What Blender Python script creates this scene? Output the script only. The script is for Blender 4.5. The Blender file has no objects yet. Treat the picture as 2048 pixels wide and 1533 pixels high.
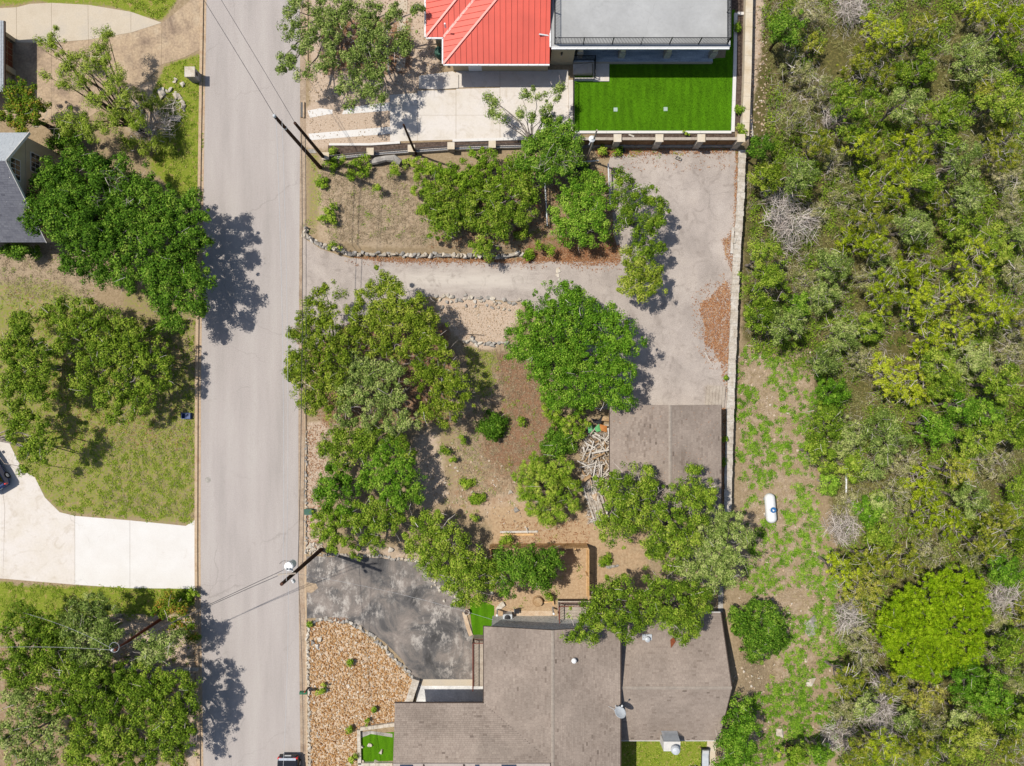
import bpy, bmesh, math, random
import numpy as np
from mathutils import Vector, Matrix, noise as mnoise

random.seed(7)
RNG = np.random.default_rng(11)
scene = bpy.context.scene
COL = scene.collection

# ------------------------------------------------------------------ camera, sky, sun, exposure
CAM_H = 60.0                      # drone height over the street
S = 2048 / 90.0                   # photograph pixels per metre on the ground
cam_d = bpy.data.cameras.new('camera')
cam_d.sensor_width = 36; cam_d.lens = 24; cam_d.clip_end = 2000; cam_d.clip_start = 0.5
cam = bpy.data.objects.new('camera', cam_d); COL.objects.link(cam)
cam.location = (0, 0, CAM_H); cam.rotation_euler = (0, 0, 0)
scene.camera = cam

SUN_EL = math.radians(62); SUN_AZ = math.atan2(-0.94, 0.34)
SUN_D = Vector((math.cos(SUN_EL) * -0.94, math.cos(SUN_EL) * 0.34, math.sin(SUN_EL))).normalized()
world = bpy.data.worlds.new('World'); scene.world = world; world.use_nodes = True
wn = world.node_tree.nodes; wl = world.node_tree.links
sky = wn.new('ShaderNodeTexSky'); sky.sky_type = 'NISHITA'; sky.sun_disc = False
sky.sun_elevation = SUN_EL; sky.sun_rotation = SUN_AZ; sky.altitude = 200; sky.dust_density = 1.5
wl.new(sky.outputs[0], wn['Background'].inputs[0]); wn['Background'].inputs[1].default_value = 0.12
sun_d = bpy.data.lights.new('sun', 'SUN'); sun_d.energy = 5.0; sun_d.angle = math.radians(0.75); sun_d.color = (1.0, 0.955, 0.88)
sun = bpy.data.objects.new('sun', sun_d); COL.objects.link(sun); sun.location = (-40, 20, 80)
sun.rotation_euler = SUN_D.to_track_quat('Z', 'Y').to_euler()
vs = scene.view_settings
vs.view_transform = 'Standard'; vs.look = 'None'; vs.gamma = 1.0; vs.exposure = 0.13; vs.use_curve_mapping = False
scene.cycles.max_bounces = 6; scene.cycles.diffuse_bounces = 3; scene.cycles.transmission_bounces = 3

# ------------------------------------------------------------------ measuring helpers
def wx(px, z=0.0): return (px - 1024.0) / S * (CAM_H - z) / CAM_H
def wy(py, z=0.0): return (766.5 - py) / S * (CAM_H - z) / CAM_H
def W(px, py, z=0.0): return Vector((wx(px, z), wy(py, z), z))
def xwall(Y):
    py = 766.5 - Y * S
    px = np.interp(py, [-600, 285, 300, 480, 720, 1020, 1220, 2400], [1500, 1500, 1482, 1474, 1464, 1456, 1446, 1440])
    return (px - 1024.0) / S
def sstep(t):
    t = np.clip(t, 0, 1); return t * t * (3 - 2 * t)
def wall_line_py(px): return np.interp(px, [600, 612, 640, 700, 1000, 1045, 1300], [470, 472, 490, 506, 512, 508, 508])
def zg(X, Y):
    """ground height"""
    X = np.asarray(X, float); Y = np.asarray(Y, float)
    d = X - xwall(Y)
    py0 = 766.5 - Y * S
    low = -1.0 + .75 * sstep((py0 - 1040) / 130) - 0.075 * np.clip(d, 0, 45)
    low = low + 1.0 * sstep((py0 - 1180) / 60) * (1 - sstep((py0 - 1500) / 80)) * (1 - sstep((d - 1.2) / 3.5))
    z = np.where(d > 0.15, low, 0.0)
    px = X * S + 1024; py = 766.5 - Y * S
    up = 0.55 * sstep((px - 622) / 60) * (1 - sstep((px - 1000) / 70)) * sstep((py - 318) / 50) * np.where(py < wall_line_py(px) - 4, 1.0, 0.0)
    return z + up
def zg1(X, Y): return float(zg(X, Y))

def lin(c):
    c = c / 255.0
    return c / 12.92 if c <= 0.04045 else ((c + 0.055) / 1.055) ** 2.4
KLIT = 1.72                        # lit colour -> base colour
def A(hexs, k=None):
    k = k or KLIT
    return tuple(min(0.9, lin(int(hexs[i:i + 2], 16)) / k) for i in (0, 2, 4)) + (1.0,)

# ------------------------------------------------------------------ materials
MATS = {}
def new_mat(name):
    m = bpy.data.materials.new(name); m.use_nodes = True
    MATS[name] = m
    return m, m.node_tree.nodes, m.node_tree.links, m.node_tree.nodes['Principled BSDF']
def ramp_node(n, stops, interp='LINEAR'):
    r = n.new('ShaderNodeValToRGB'); r.color_ramp.interpolation = interp
    e = r.color_ramp.elements
    while len(e) < len(stops): e.new(0.5)
    for i, (p, c) in enumerate(stops):
        e[i].position = p; e[i].color = c
    return r
def noise_node(n, l, coord, scale, detail=6, rough=0.6, stretch=None, dist=0.0):
    t = n.new('ShaderNodeTexNoise'); t.inputs['Scale'].default_value = scale
    t.inputs['Detail'].default_value = detail; t.inputs['Roughness'].default_value = rough
    t.inputs['Distortion'].default_value = dist
    if stretch:
        mp = n.new('ShaderNodeMapping'); mp.inputs['Scale'].default_value = stretch
        l.new(coord, mp.inputs[0]); l.new(mp.outputs[0], t.inputs['Vector'])
    else:
        l.new(coord, t.inputs['Vector'])
    return t.outputs['Fac']
def geo_pos(n): return n.new('ShaderNodeNewGeometry').outputs['Position']
def mixc(n, l, fac, a, b, blend='MIX'):
    m = n.new('ShaderNodeMix'); m.data_type = 'RGBA'; m.blend_type = blend
    if isinstance(fac, (int, float)): m.inputs[0].default_value = fac
    else: l.new(fac, m.inputs[0])
    for i, v in ((6, a), (7, b)):
        if isinstance(v, tuple): m.inputs[i].default_value = v
        else: l.new(v, m.inputs[i])
    return m.outputs[2]
def math_node(n, l, op, a, b=0.0, clamp=False):
    m = n.new('ShaderNodeMath'); m.operation = op; m.use_clamp = clamp
    for i, v in ((0, a), (1, b)):
        if isinstance(v, (int, float)): m.inputs[i].default_value = v
        else: l.new(v, m.inputs[i])
    return m.outputs[0]
def bump(n, l, b, height, strength, dist=0.02):
    k = n.new('ShaderNodeBump'); k.inputs['Strength'].default_value = strength; k.inputs['Distance'].default_value = dist
    l.new(height, k.inputs['Height']); l.new(k.outputs[0], b.inputs['Normal'])

def M_noise(name, stops, scale=3.0, rough=0.85, fine=None, fine_scale=30, fine_amt=0.35, bmp=0.3, stretch=None, spec=0.2, metal=0.0, big=None):
    """ramp over noise, grain over it, optional large patches: (scale, lo, hi, colour)"""
    m, n, l, b = new_mat(name)
    p = geo_pos(n)
    f = noise_node(n, l, p, scale, stretch=stretch)
    c = ramp_node(n, stops); l.new(f, c.inputs[0]); out = c.outputs[0]
    if big:
        bs, lo, hi, bc = big
        g = noise_node(n, l, p, bs, 5, 0.65, dist=0.6)
        r = ramp_node(n, [(lo, (0, 0, 0, 1)), (hi, (1, 1, 1, 1))]); l.new(g, r.inputs[0])
        out = mixc(n, l, r.outputs[0], out, bc)
    g2 = noise_node(n, l, p, fine_scale, 3, 0.7)
    r2 = ramp_node(n, [(0.3, (1 - fine_amt,) * 3 + (1,)), (0.7, (1 + fine_amt * 0.4,) * 3 + (1,))]); l.new(g2, r2.inputs[0])
    out = mixc(n, l, 1.0, out, r2.outputs[0], 'MULTIPLY')
    l.new(out, b.inputs['Base Color']); b.inputs['Roughness'].default_value = rough
    b.inputs['Specular IOR Level'].default_value = spec; b.inputs['Metallic'].default_value = metal
    if bmp: bump(n, l, b, g2, bmp)
    return m
def M_plain(name, col, rough=0.6, metal=0.0, spec=0.3, var=0.12, scale=4.0):
    m, n, l, b = new_mat(name)
    f = noise_node(n, l, geo_pos(n), scale, 5)
    lo = tuple(c * (1 - var) for c in col[:3]) + (1,); hi = tuple(min(1, c * (1 + var)) for c in col[:3]) + (1,)
    r = ramp_node(n, [(0.3, lo), (0.7, hi)]); l.new(f, r.inputs[0]); l.new(r.outputs[0], b.inputs['Base Color'])
    b.inputs['Roughness'].default_value = rough; b.inputs['Metallic'].default_value = metal; b.inputs['Specular IOR Level'].default_value = spec
    return m
def M_attr(name, stops, rough=0.8, spec=0.2, fine_amt=0.2, fine_scale=20, transl=0.0, bmp=0.0):
    """colour from the per-piece value 'v'"""
    m, n, l, b = new_mat(name)
    a = n.new('ShaderNodeAttribute'); a.attribute_name = 'v'
    r = ramp_node(n, stops); l.new(a.outputs['Fac'], r.inputs[0]); out = r.outputs[0]
    if fine_amt:
        g2 = noise_node(n, l, geo_pos(n), fine_scale, 3, 0.7)
        r2 = ramp_node(n, [(0.3, (1 - fine_amt,) * 3 + (1,)), (0.7, (1 + fine_amt * 0.5,) * 3 + (1,))]); l.new(g2, r2.inputs[0])
        out = mixc(n, l, 1.0, out, r2.outputs[0], 'MULTIPLY')
    l.new(out, b.inputs['Base Color']); b.inputs['Roughness'].default_value = rough; b.inputs['Specular IOR Level'].default_value = spec
    if transl:
        t = n.new('ShaderNodeBsdfTranslucent'); mx = n.new('ShaderNodeMixShader'); mx.inputs[0].default_value = transl
        l.new(out, t.inputs[0]); l.new(b.outputs[0], mx.inputs[1]); l.new(t.outputs[0], mx.inputs[2])
        l.new(mx.outputs[0], n['Material Output'].inputs[0])
    return m

M_noise('road', [(0.3, A('bfb6af')), (0.5, A('cac0b9')), (0.7, A('d2c9c1'))], 0.35, 0.9, fine_scale=14, fine_amt=0.22, bmp=0.25, stretch=(2.2, 0.25, 1), spec=0.1)
M_noise('gutter', [(0.3, A('b59a80')), (0.55, A('cbb59c')), (0.75, A('bfa98f'))], 0.9, fine_scale=8, fine_amt=0.3, spec=0.1)
M_noise('curb', [(0.3, A('caa886')), (0.5, A('dcc2a2')), (0.7, A('c7a988'))], 1.5, fine_scale=9, fine_amt=0.25, spec=0.1)
M_noise('concrete_new', [(0.3, A('ebe0d0')), (0.6, A('f3eae0')), (0.8, A('efe7dd'))], 0.5, fine_scale=6, fine_amt=0.07, bmp=0.05, spec=0.1)
M_noise('concrete_bright', [(0.3, A('f2ece4')), (0.7, A('faf6f0'))], 0.6, fine_scale=10, fine_amt=0.07, bmp=0.05, spec=0.1)
M_noise('concrete_old', [(0.25, A('b9a189')), (0.5, A('d2b898')), (0.75, A('d9c3a5'))], 0.7, fine_scale=5, fine_amt=0.3, spec=0.1, big=(0.35, 0.5, 0.68, A('a08a76')))
M_noise('concrete_tan', [(0.3, A('d8c8b0')), (0.5, A('e0d1ba')), (0.7, A('d6cab8'))], 0.5, fine_scale=9, fine_amt=0.1, spec=0.1)
M_noise('court', [(0.3, A('b5a99f')), (0.5, A('cabdb2')), (0.72, A('d8cabd'))], 0.45, fine_scale=16, fine_amt=0.3, spec=0.1, big=(0.25, 0.52, 0.75, A('ddd0c4')), stretch=(1, 0.6, 1))
M_noise('lane', [(0.3, A('c8bdb0')), (0.5, A('d6cbbe')), (0.72, A('e2d8ca'))], 0.5, fine_scale=14, fine_amt=0.25, spec=0.1, stretch=(0.5, 2.0, 1))
def _court_dust():
    # pale limestone dust worn into the lane, a patch of its own shape
    m = MATS['court']; n = m.node_tree.nodes; l = m.node_tree.links; b = n['Principled BSDF']
    src = b.inputs['Base Color'].links[0].from_socket
    p = geo_pos(n); sp = n.new('ShaderNodeSeparateXYZ'); l.new(p, sp.inputs[0])
    def band(v, c, half, soft):
        d = math_node(n, l, 'ABSOLUTE', math_node(n, l, 'SUBTRACT', v, c)); return math_node(n, l, 'DIVIDE', math_node(n, l, 'SUBTRACT', half, d), soft)
    f = math_node(n, l, 'MINIMUM', band(sp.outputs[0], wx(925), 7.6, 3.5), band(sp.outputs[1], wy(560), 1.25, .9))
    nz = noise_node(n, l, p, 1.1, 7, .7, stretch=(.35, 2.2, 1))
    f = math_node(n, l, 'ADD', f, math_node(n, l, 'MULTIPLY', math_node(n, l, 'SUBTRACT', nz, .52), 2.4)); f = math_node(n, l, 'MULTIPLY', f, .8, True)
    l.new(mixc(n, l, f, src, A('ddd2c5')), b.inputs['Base Color'])
_court_dust()
def _wear(name, col, spots, crack, edge=None):
    # oily stains, tyre polish and hairline cracks over a paved surface
    m = MATS[name]; n = m.node_tree.nodes; l = m.node_tree.links; b = n['Principled BSDF']
    src = b.inputs['Base Color'].links[0].from_socket; p = geo_pos(n)
    g = noise_node(n, l, p, .9, 8, .72, dist=1.2); r = ramp_node(n, [(spots, (0, 0, 0, 1)), (spots + .14, (1, 1, 1, 1))]); l.new(g, r.inputs[0])
    out = mixc(n, l, math_node(n, l, 'MULTIPLY', r.outputs[0], .55), src, col)
    dn = n.new('ShaderNodeTexNoise'); dn.inputs['Scale'].default_value = .8; dn.inputs['Detail'].default_value = 4; l.new(p, dn.inputs['Vector'])
    wv = n.new('ShaderNodeVectorMath'); wv.operation = 'MULTIPLY_ADD'; l.new(dn.outputs['Color'], wv.inputs[0]); wv.inputs[1].default_value = (1.6, 1.6, 0); l.new(p, wv.inputs[2])
    v = n.new('ShaderNodeTexVoronoi'); v.feature = 'DISTANCE_TO_EDGE'; v.inputs['Scale'].default_value = .16; l.new(wv.outputs[0], v.inputs['Vector'])
    cr = ramp_node(n, [(0.0, (1, 1, 1, 1)), (crack, (0, 0, 0, 1))]); l.new(v.outputs['Distance'], cr.inputs[0])
    gate = noise_node(n, l, p, .2, 3, .5); gr = ramp_node(n, [(.48, (0, 0, 0, 1)), (.6, (1, 1, 1, 1))]); l.new(gate, gr.inputs[0])
    out = mixc(n, l, math_node(n, l, 'MULTIPLY', math_node(n, l, 'MULTIPLY', cr.outputs[0], gr.outputs[0]), .26), out, A('6f675f'))
    sp = noise_node(n, l, p, 5.5, 2, .5); sr = ramp_node(n, [(.72, (0, 0, 0, 1)), (.76, (1, 1, 1, 1))]); l.new(sp, sr.inputs[0])
    out = mixc(n, l, math_node(n, l, 'MULTIPLY', sr.outputs[0], .35), out, col)
    l.new(out, b.inputs['Base Color'])
_wear('road', A('aca198'), .6, .006); _wear('court', A('988c82'), .52, .008); _wear('concrete_new', A('cfc0ab'), .53, .0001); _wear('concrete_bright', A('ddd2c4'), .6, .0001); _wear('gutter', A('8f7a66'), .5, .004)
def _front():
    m, n, l, b = new_mat('front_drive')
    p = geo_pos(n)
    f = noise_node(n, l, p, 0.35, 8, 0.68, dist=0.8)
    c = ramp_node(n, [(0.34, A('545251')), (0.44, A('6f6c6a')), (0.52, A('8b837c')), (0.62, A('a3978d')), (0.74, A('c9c0b5'))]); l.new(f, c.inputs[0])
    f2 = noise_node(n, l, p, 1.4, 8, 0.75, stretch=(1.0, 0.55, 1))
    r = ramp_node(n, [(0.5, (0, 0, 0, 1)), (0.6, (1, 1, 1, 1))]); l.new(f2, r.inputs[0])
    g = noise_node(n, l, p, 0.16, 3, 0.5); rg = ramp_node(n, [(0.42, (0, 0, 0, 1)), (0.6, (1, 1, 1, 1))]); l.new(g, rg.inputs[0])
    out = mixc(n, l, math_node(n, l, 'MULTIPLY', r.outputs[0], rg.outputs[0]), c.outputs[0], A('d2c9be'))
    gr = noise_node(n, l, p, 18, 3, 0.7); r3 = ramp_node(n, [(0.3, (0.75,) * 3 + (1,)), (0.7, (1.1,) * 3 + (1,))]); l.new(gr, r3.inputs[0])
    out = mixc(n, l, 1.0, out, r3.outputs[0], 'MULTIPLY')
    l.new(out, b.inputs['Base Color']); b.inputs['Roughness'].default_value = 0.9; b.inputs['Specular IOR Level'].default_value = 0.15
    bump(n, l, b, gr, 0.4)
_front()
def _turf():
    m, n, l, b = new_mat('turf')
    p = geo_pos(n)
    f = noise_node(n, l, p, 25, 4, 0.7)
    g = noise_node(n, l, p, 1.2, 3, 0.5, stretch=(2.0, 0.4, 1))
    c = ramp_node(n, [(0.3, A('3f6f06')), (0.5, A('568a0a')), (0.7, A('6c9c14'))]); l.new(f, c.inputs[0])
    r = ramp_node(n, [(0.35, (0.85,) * 3 + (1,)), (0.65, (1.1,) * 3 + (1,))]); l.new(g, r.inputs[0])
    out = mixc(n, l, 1.0, c.outputs[0], r.outputs[0], 'MULTIPLY')
    wv = n.new('ShaderNodeTexWave'); wv.bands_direction = 'X'; wv.inputs['Scale'].default_value = .42; wv.inputs['Distortion'].default_value = 1.5; wv.inputs['Detail'].default_value = 2; l.new(p, wv.inputs['Vector'])
    w2 = n.new('ShaderNodeTexWave'); w2.bands_direction = 'Y'; w2.inputs['Scale'].default_value = 3.2; w2.inputs['Distortion'].default_value = .6; l.new(p, w2.inputs['Vector'])
    for q, lo in ((wv, .95), (w2, .93)):
        rq = ramp_node(n, [(.1, (lo,) * 3 + (1,)), (.8, (1.06,) * 3 + (1,))]); l.new(q.outputs['Fac'], rq.inputs[0]); out = mixc(n, l, 1.0, out, rq.outputs[0], 'MULTIPLY')
    l.new(out, b.inputs['Base Color']); b.inputs['Roughness'].default_value = 0.9; b.inputs['Specular IOR Level'].default_value = 0.1
    bump(n, l, b, f, 0.8)
_turf()
def _ground():
    m, n, l, b = new_mat('ground')
    p = geo_pos(n)
    big = noise_node(n, l, p, 0.25, 5, 0.6); mid = noise_node(n, l, p, 1.6, 6, 0.65); fin = noise_node(n, l, p, 9, 5, 0.75)
    spk = noise_node(n, l, p, 4.5, 8, 0.8)
    def tone(stops, f): r = ramp_node(n, stops); l.new(f, r.inputs[0]); return r.outputs[0]
    out = tone([(0.3, A('8f7c60')), (0.5, A('b09a7a')), (0.68, A('c7b192')), (0.8, A('e0d0b6'))], spk)
    wa = n.new('ShaderNodeAttribute'); wa.attribute_name = 'wa'; wb = n.new('ShaderNodeAttribute'); wb.attribute_name = 'wb'
    sa = n.new('ShaderNodeSeparateColor'); sb = n.new('ShaderNodeSeparateColor'); l.new(wa.outputs['Color'], sa.inputs[0]); l.new(wb.outputs['Color'], sb.inputs[0])
    def layer(out, mask, colour, nz, soft=0.16, amt=0.9):
        t = math_node(n, l, 'ADD', mask, math_node(n, l, 'MULTIPLY', math_node(n, l, 'SUBTRACT', nz, 0.5), amt))
        r = ramp_node(n, [(0.5 - soft, (0, 0, 0, 1)), (0.5 + soft, (1, 1, 1, 1))]); l.new(t, r.inputs[0])
        return mixc(n, l, r.outputs[0], out, colour)
    straw = tone([(0.28, A('93806a')), (0.45, A('b39d82')), (0.6, A('c9b497')), (0.75, A('dccab0'))], spk)
    pale = tone([(0.28, A('b89f88')), (0.5, A('d6bea6')), (0.66, A('e4d2bc')), (0.8, A('f5ecdf'))], fin)
    leaf = tone([(0.28, A('775a46')), (0.5, A('9c785c')), (0.7, A('be9c7e'))], fin)
    orange = tone([(0.3, A('a68a6c')), (0.5, A('c9aa86')), (0.72, A('e2caa6'))], spk)
    forest = tone([(0.3, A('4c5426')), (0.45, A('666438')), (0.6, A('80714e')), (0.75, A('9a8466'))], spk)
    grass = tone([(0.25, A('647c22')), (0.45, A('82952e')), (0.6, A('a0a444')), (0.75, A('beaa70'))], fin)
    out = layer(out, sa.outputs[1], straw, mid); out = layer(out, sa.outputs[2], pale, mid)
    out = layer(out, sb.outputs[1], orange, mid); out = layer(out, sb.outputs[2], forest, mid); out = layer(out, sb.outputs[0], leaf, mid)
    pat = noise_node(n, l, p, 2.6, 7, .72, dist=.6)
    dry = tone([(0.3, A('a8845c')), (0.5, A('c29c70')), (0.7, A('d8b88e'))], fin)
    gmix = mixc(n, l, tone([(0.54, (0, 0, 0, 1)), (0.64, (.8, .8, .8, 1))], pat), grass, dry)
    out = layer(out, sa.outputs[0], gmix, spk, 0.1, 1.3)
    l.new(out, b.inputs['Base Color']); b.inputs['Roughness'].default_value = 0.95; b.inputs['Specular IOR Level'].default_value = 0.05
    bump(n, l, b, spk, 0.7, 0.06)
_ground()
# foliage: colour value v picks between the tints of one plant
def leafmat(name, cols, tr=0.09, k=1.12, rough=0.75):
    return M_attr(name, [(i / (len(cols) - 1), A(c, k)) for i, c in enumerate(cols)], rough, 0.08, 0.0, transl=tr)
leafmat('leaf_oak', ['445c12', '627e1e', '839a2c', 'a3ac48'])
leafmat('leaf_oak_gray', ['4a5c24', '677c34', '899a4c', 'a9ae6c'], k=1.05)
leafmat('leaf_olive', ['4c6012', '687e1e', '88982c', 'a8ac4c'])
leafmat('leaf_green', ['3e6210', '577f1c', '769a2a', '98b044'])
leafmat('leaf_dark', ['345210', '4b7019', '678a26', '8aa23e'])
leafmat('leaf_juniper', ['5e700c', '788a12', '94a21e', 'b0b43c'], k=1.0)
leafmat('leaf_juniper_bright', ['567408', '6c8a08', '84a010', '9eb22a'], k=1.15)
leafmat('leaf_juniper_dull', ['586414', '737c1e', '8e9030', 'a8a050'], k=1.0)
leafmat('leaf_scrub', ['626a34', '80844a', '9c9866', 'b4aa86'], k=1.0)
leafmat('leaf_mesquite', ['607a18', '7a9026', '96a63c', 'b0b45c'])
leafmat('leaf_red', ['4a6616', '64801c', '828828', 'a07234'])
leafmat('leaf_weed', ['527014', '6e8e20', '8ca430', 'acb44c'])
leafmat('grass_blade', ['66801c', '7f962a', '9aa440', 'bcae6c'])
leafmat('straw_blade', ['8f7e62', 'ae9a7c', 'c8b698', '949050'], 0.1, k=1.3)
M_attr('dry_leaf', [(0, A('8f5a38')), (0.4, A('b87c50')), (0.7, A('d09a6c')), (1, A('e2bf98'))], 0.7, 0.2, 0.15)
M_attr('twig', [(0, A('8d8078',1.1)), (0.5, A('b4a89e',1.1)), (1, A('d8cfc6',1.1))], 0.85, 0.1, 0.2)
M_noise('bark', [(0.3, A('6a6058',1.2)), (0.55, A('958a80',1.2)), (0.75, A('b8aea4',1.2))], 6, fine_scale=25, fine_amt=0.4, spec=0.1)
M_noise('bark_dark', [(0.3, A('3d3226')), (0.6, A('5f5140')), (0.8, A('786a58'))], 6, fine_scale=25, fine_amt=0.4, spec=0.1)
M_noise('limestone', [(0.3, A('c9b8a0')), (0.5, A('e3d6c2')), (0.7, A('f1e9dd'))], 1.8, fine_scale=8, fine_amt=0.25, spec=0.1)
M_noise('stone_gray', [(0.3, A('9a948c')), (0.5, A('bdb6ac')), (0.7, A('dad3c8'))], 1.6, fine_scale=8, fine_amt=0.3, spec=0.1)
M_noise('stone_wall_top', [(0.25, A('bfb09c')), (0.5, A('ddd2c2')), (0.72, A('ece5da'))], 2.5, fine_scale=7, fine_amt=0.3, spec=0.1)
M_noise('limestone_block', [(0.3, A('e0cba9')), (0.55, A('ecdcc2')), (0.8, A('f4ead8'))], 1.2, fine_scale=12, fine_amt=0.12, spec=0.1)
M_attr('gravel', [(0, A('9c683a')), (0.3, A('c39058')), (0.55, A('d6ab78')), (0.82, A('e4c8a2')), (1, A('f6ecdc'))], 0.85, 0.15, 0.15)
M_attr('pebble', [(0, A('b59878')), (0.5, A('d9bfa0')), (1, A('f0e4d2'))], 0.85, 0.15, 0.15)
M_attr('shingle', [(0, A('84766b')), (0.2, A('9f8f82')), (0.6, A('b2a294')), (0.92, A('bcac9d')), (1, A('c9baa9'))], 0.95, 0.08, 0.18, 25, bmp=0)
def _dirt(name, lo):
    m = MATS[name]; n = m.node_tree.nodes; l = m.node_tree.links; b = n['Principled BSDF']; src = b.inputs['Base Color'].links[0].from_socket
    g = noise_node(n, l, geo_pos(n), .28, 6, .6, dist=.5); r = ramp_node(n, [(.36, (lo,) * 3 + (1,)), (.62, (1.05,) * 3 + (1,))]); l.new(g, r.inputs[0])
    l.new(mixc(n, l, 1.0, src, r.outputs[0], 'MULTIPLY'), b.inputs['Base Color'])
_dirt('shingle', .82)
M_attr('shingle_gray', [(0, A('6f6f78')), (0.5, A('85858d')), (1, A('9a9aa0'))], 0.95, 0.08, 0.18, 25)
M_attr('shingle_pale', [(0, A('b3b8bc')), (0.5, A('c2c7ca')), (1, A('d0d4d6'))], 0.95, 0.08, 0.12, 25)
M_attr('splinter', [(0, A('8d7866')), (0.35, A('b8a48e')), (0.7, A('ddd2c4')), (1, A('f6f0e8'))], 0.85, 0.1, 0.15)
M_plain('roof_board', A('6d6058'), 0.9)
M_plain('ridge', A('ada092'), 0.95, var=0.15)
M_plain('metal_red', A('f26854',1.65), 0.42, 0.0, 0.45, 0.04, 0.8)
_dirt('metal_red', .9)
M_plain('metal_red_trim', A('e65c4a',1.65), 0.42, 0.0, 0.45, 0.04, 0.8)
M_plain('white_metal', A('f2f2f0', 1.5), 0.45, 0.0, 0.4, 0.04)
M_plain('pink_metal', A('cbbcb2'), 0.6)
M_plain('gray_metal', A('c4c8ca',1.4), 0.45, 0.05, 0.4)
M_plain('black_metal', (0.014, 0.014, 0.016, 1), 0.45, 0.2, 0.4)
M_plain('brown_metal', A('7d4434'), 0.6)
M_plain('fascia', A('57483f'), 0.8)
M_plain('fascia_white', A('e6e2da'), 0.7)
M_noise('stucco', [(0.3, A('cdbb9a')), (0.7, A('d9c8a8'))], 1.0, fine_scale=20, fine_amt=0.1, spec=0.1)
M_noise('deck_membrane', [(0.3, A('b4b4b2')), (0.5, A('bebebc')), (0.72, A('cacac8'))], 0.4, fine_scale=4, fine_amt=0.06, spec=0.2)
_wear('deck_membrane', A('a9a9a6'), .58, .0001)
M_noise('porch_tile', [(0.3, A('7c8894',1.0)), (0.5, A('9ca5ae',1.0)), (0.7, A('b8bec4',1.0))], 1.4, fine_scale=9, fine_amt=0.3, stretch=(0.5, 3.0, 1), spec=0.3)
M_noise('wood_new', [(0.3, A('b48c58',1.1)), (0.55, A('caa474',1.1)), (0.8, A('dcbc92',1.1))], 2.0, fine_scale=14, fine_amt=0.2, spec=0.2)
M_noise('wood_fence', [(0.3, A('8c6848')), (0.55, A('a5805c')), (0.8, A('b89574'))], 1.5, fine_scale=12, fine_amt=0.25, spec=0.1)
M_noise('wood_gray', [(0.3, A('b5a595')), (0.55, A('cdbfae')), (0.8, A('dccfbe'))], 2.0, fine_scale=14, fine_amt=0.25, spec=0.1)
M_noise('wood_white', [(0.3, A('c9bca9')), (0.5, A('e6ddd0')), (0.72, A('f4eee6'))], 1.3, fine_scale=10, fine_amt=0.25, spec=0.15)
M_noise('wood_tan', [(0.3, A('a8835c')), (0.5, A('c8a47a')), (0.72, A('dcc09a'))], 1.3, fine_scale=10, fine_amt=0.3, spec=0.15)
M_noise('pole_wood', [(0.3, A('3a241a')), (0.55, A('56382a')), (0.8, A('6d4c3a'))], 1.0, fine_scale=16, fine_amt=0.35, stretch=(3, 3, 0.4), spec=0.2)
M_noise('pole_red', [(0.3, A('55281a')), (0.55, A('733824')), (0.8, A('8a4a32'))], 1.0, fine_scale=16, fine_amt=0.3, stretch=(3, 3, 0.4), spec=0.2)
M_noise('mulch', [(0.3, A('4f423a')), (0.5, A('6c5b50')), (0.7, A('87766a'))], 5, fine_scale=18, fine_amt=0.5, spec=0.1)
M_noise('paver', [(0.3, A('d3b391')), (0.5, A('e2c7a8')), (0.7, A('ecd8be'))], 2, fine_scale=10, fine_amt=0.2, spec=0.1)
M_noise('stone_cladding', [(0.3, A('a5a6a0',.9)), (0.5, A('c4c4be',.9)), (0.7, A('dedcd4',.9))], 6, fine_scale=18, fine_amt=0.5, spec=0.1)
M_noise('carport_concrete_shaded', [(0.3, A('a8a6a4',1.0)), (0.5, A('c6c4c0',1.0)), (0.7, A('dcd9d4',1.0))], .8, fine_scale=6, fine_amt=0.2, spec=0.1)
M_noise('gray_gravel', [(0.3, A('7d7f7c')), (0.5, A('999b97')), (0.7, A('b9bab4'))], 8, fine_scale=24, fine_amt=0.4, spec=0.1)
M_plain('glass_dark', (0.012, 0.015, 0.018, 1), 0.08, 0.0, 0.6, 0.05)
M_plain('glass_blue', (0.03, 0.045, 0.075, 1), 0.1, 0.0, 0.6, 0.3, 2.0)
M_plain('car_black', (0.01, 0.01, 0.012, 1), 0.18, 0.0, 0.6, 0.05)
M_plain('car_blue', (0.012, 0.03, 0.10, 1), 0.18, 0.0, 0.6, 0.05)
M_plain('tyre', (0.015, 0.015, 0.015, 1), 0.9)
M_plain('red_lamp', (0.6, 0.02, 0.02, 1), 0.25, 0.0, 0.5)
M_plain('clear_lamp', (0.7, 0.72, 0.74, 1), 0.2, 0.0, 0.5)
M_plain('silver', (0.62, 0.64, 0.66, 1), 0.3, 0.6, 0.5)
M_plain('green_plastic', A('3f7a55'), 0.55)
M_plain('green_box', A('3c6a58'), 0.6)
M_plain('blue_plastic', A('3c5a92'), 0.5)
M_plain('emblem_blue', A('2f74b0'), 0.5)
M_plain('tarp_green', A('6fc07a'), 0.6)
M_plain('tarp_orange', A('d08848'), 0.7)
M_plain('black_cloth', (0.016, 0.016, 0.018, 1), 0.8)
M_plain('wire', (0.035, 0.035, 0.038, 1), 0.6)
M_plain('wire_pale', (0.4, 0.4, 0.4, 1), 0.5)
M_plain('pond', A('a79a62'), 0.35, var=0.3)
M_plain('lid_green', A('b9cdbf'), 0.6)
M_plain('fabric_white', A('e6e6e4'), 0.8)
M_plain('rust', A('8a4a2a'), 0.85, var=0.3)
M_plain('joint_dark', A('8d8070'), 0.95)
M_plain('tarry', A('4d4640'), 0.95)

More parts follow.
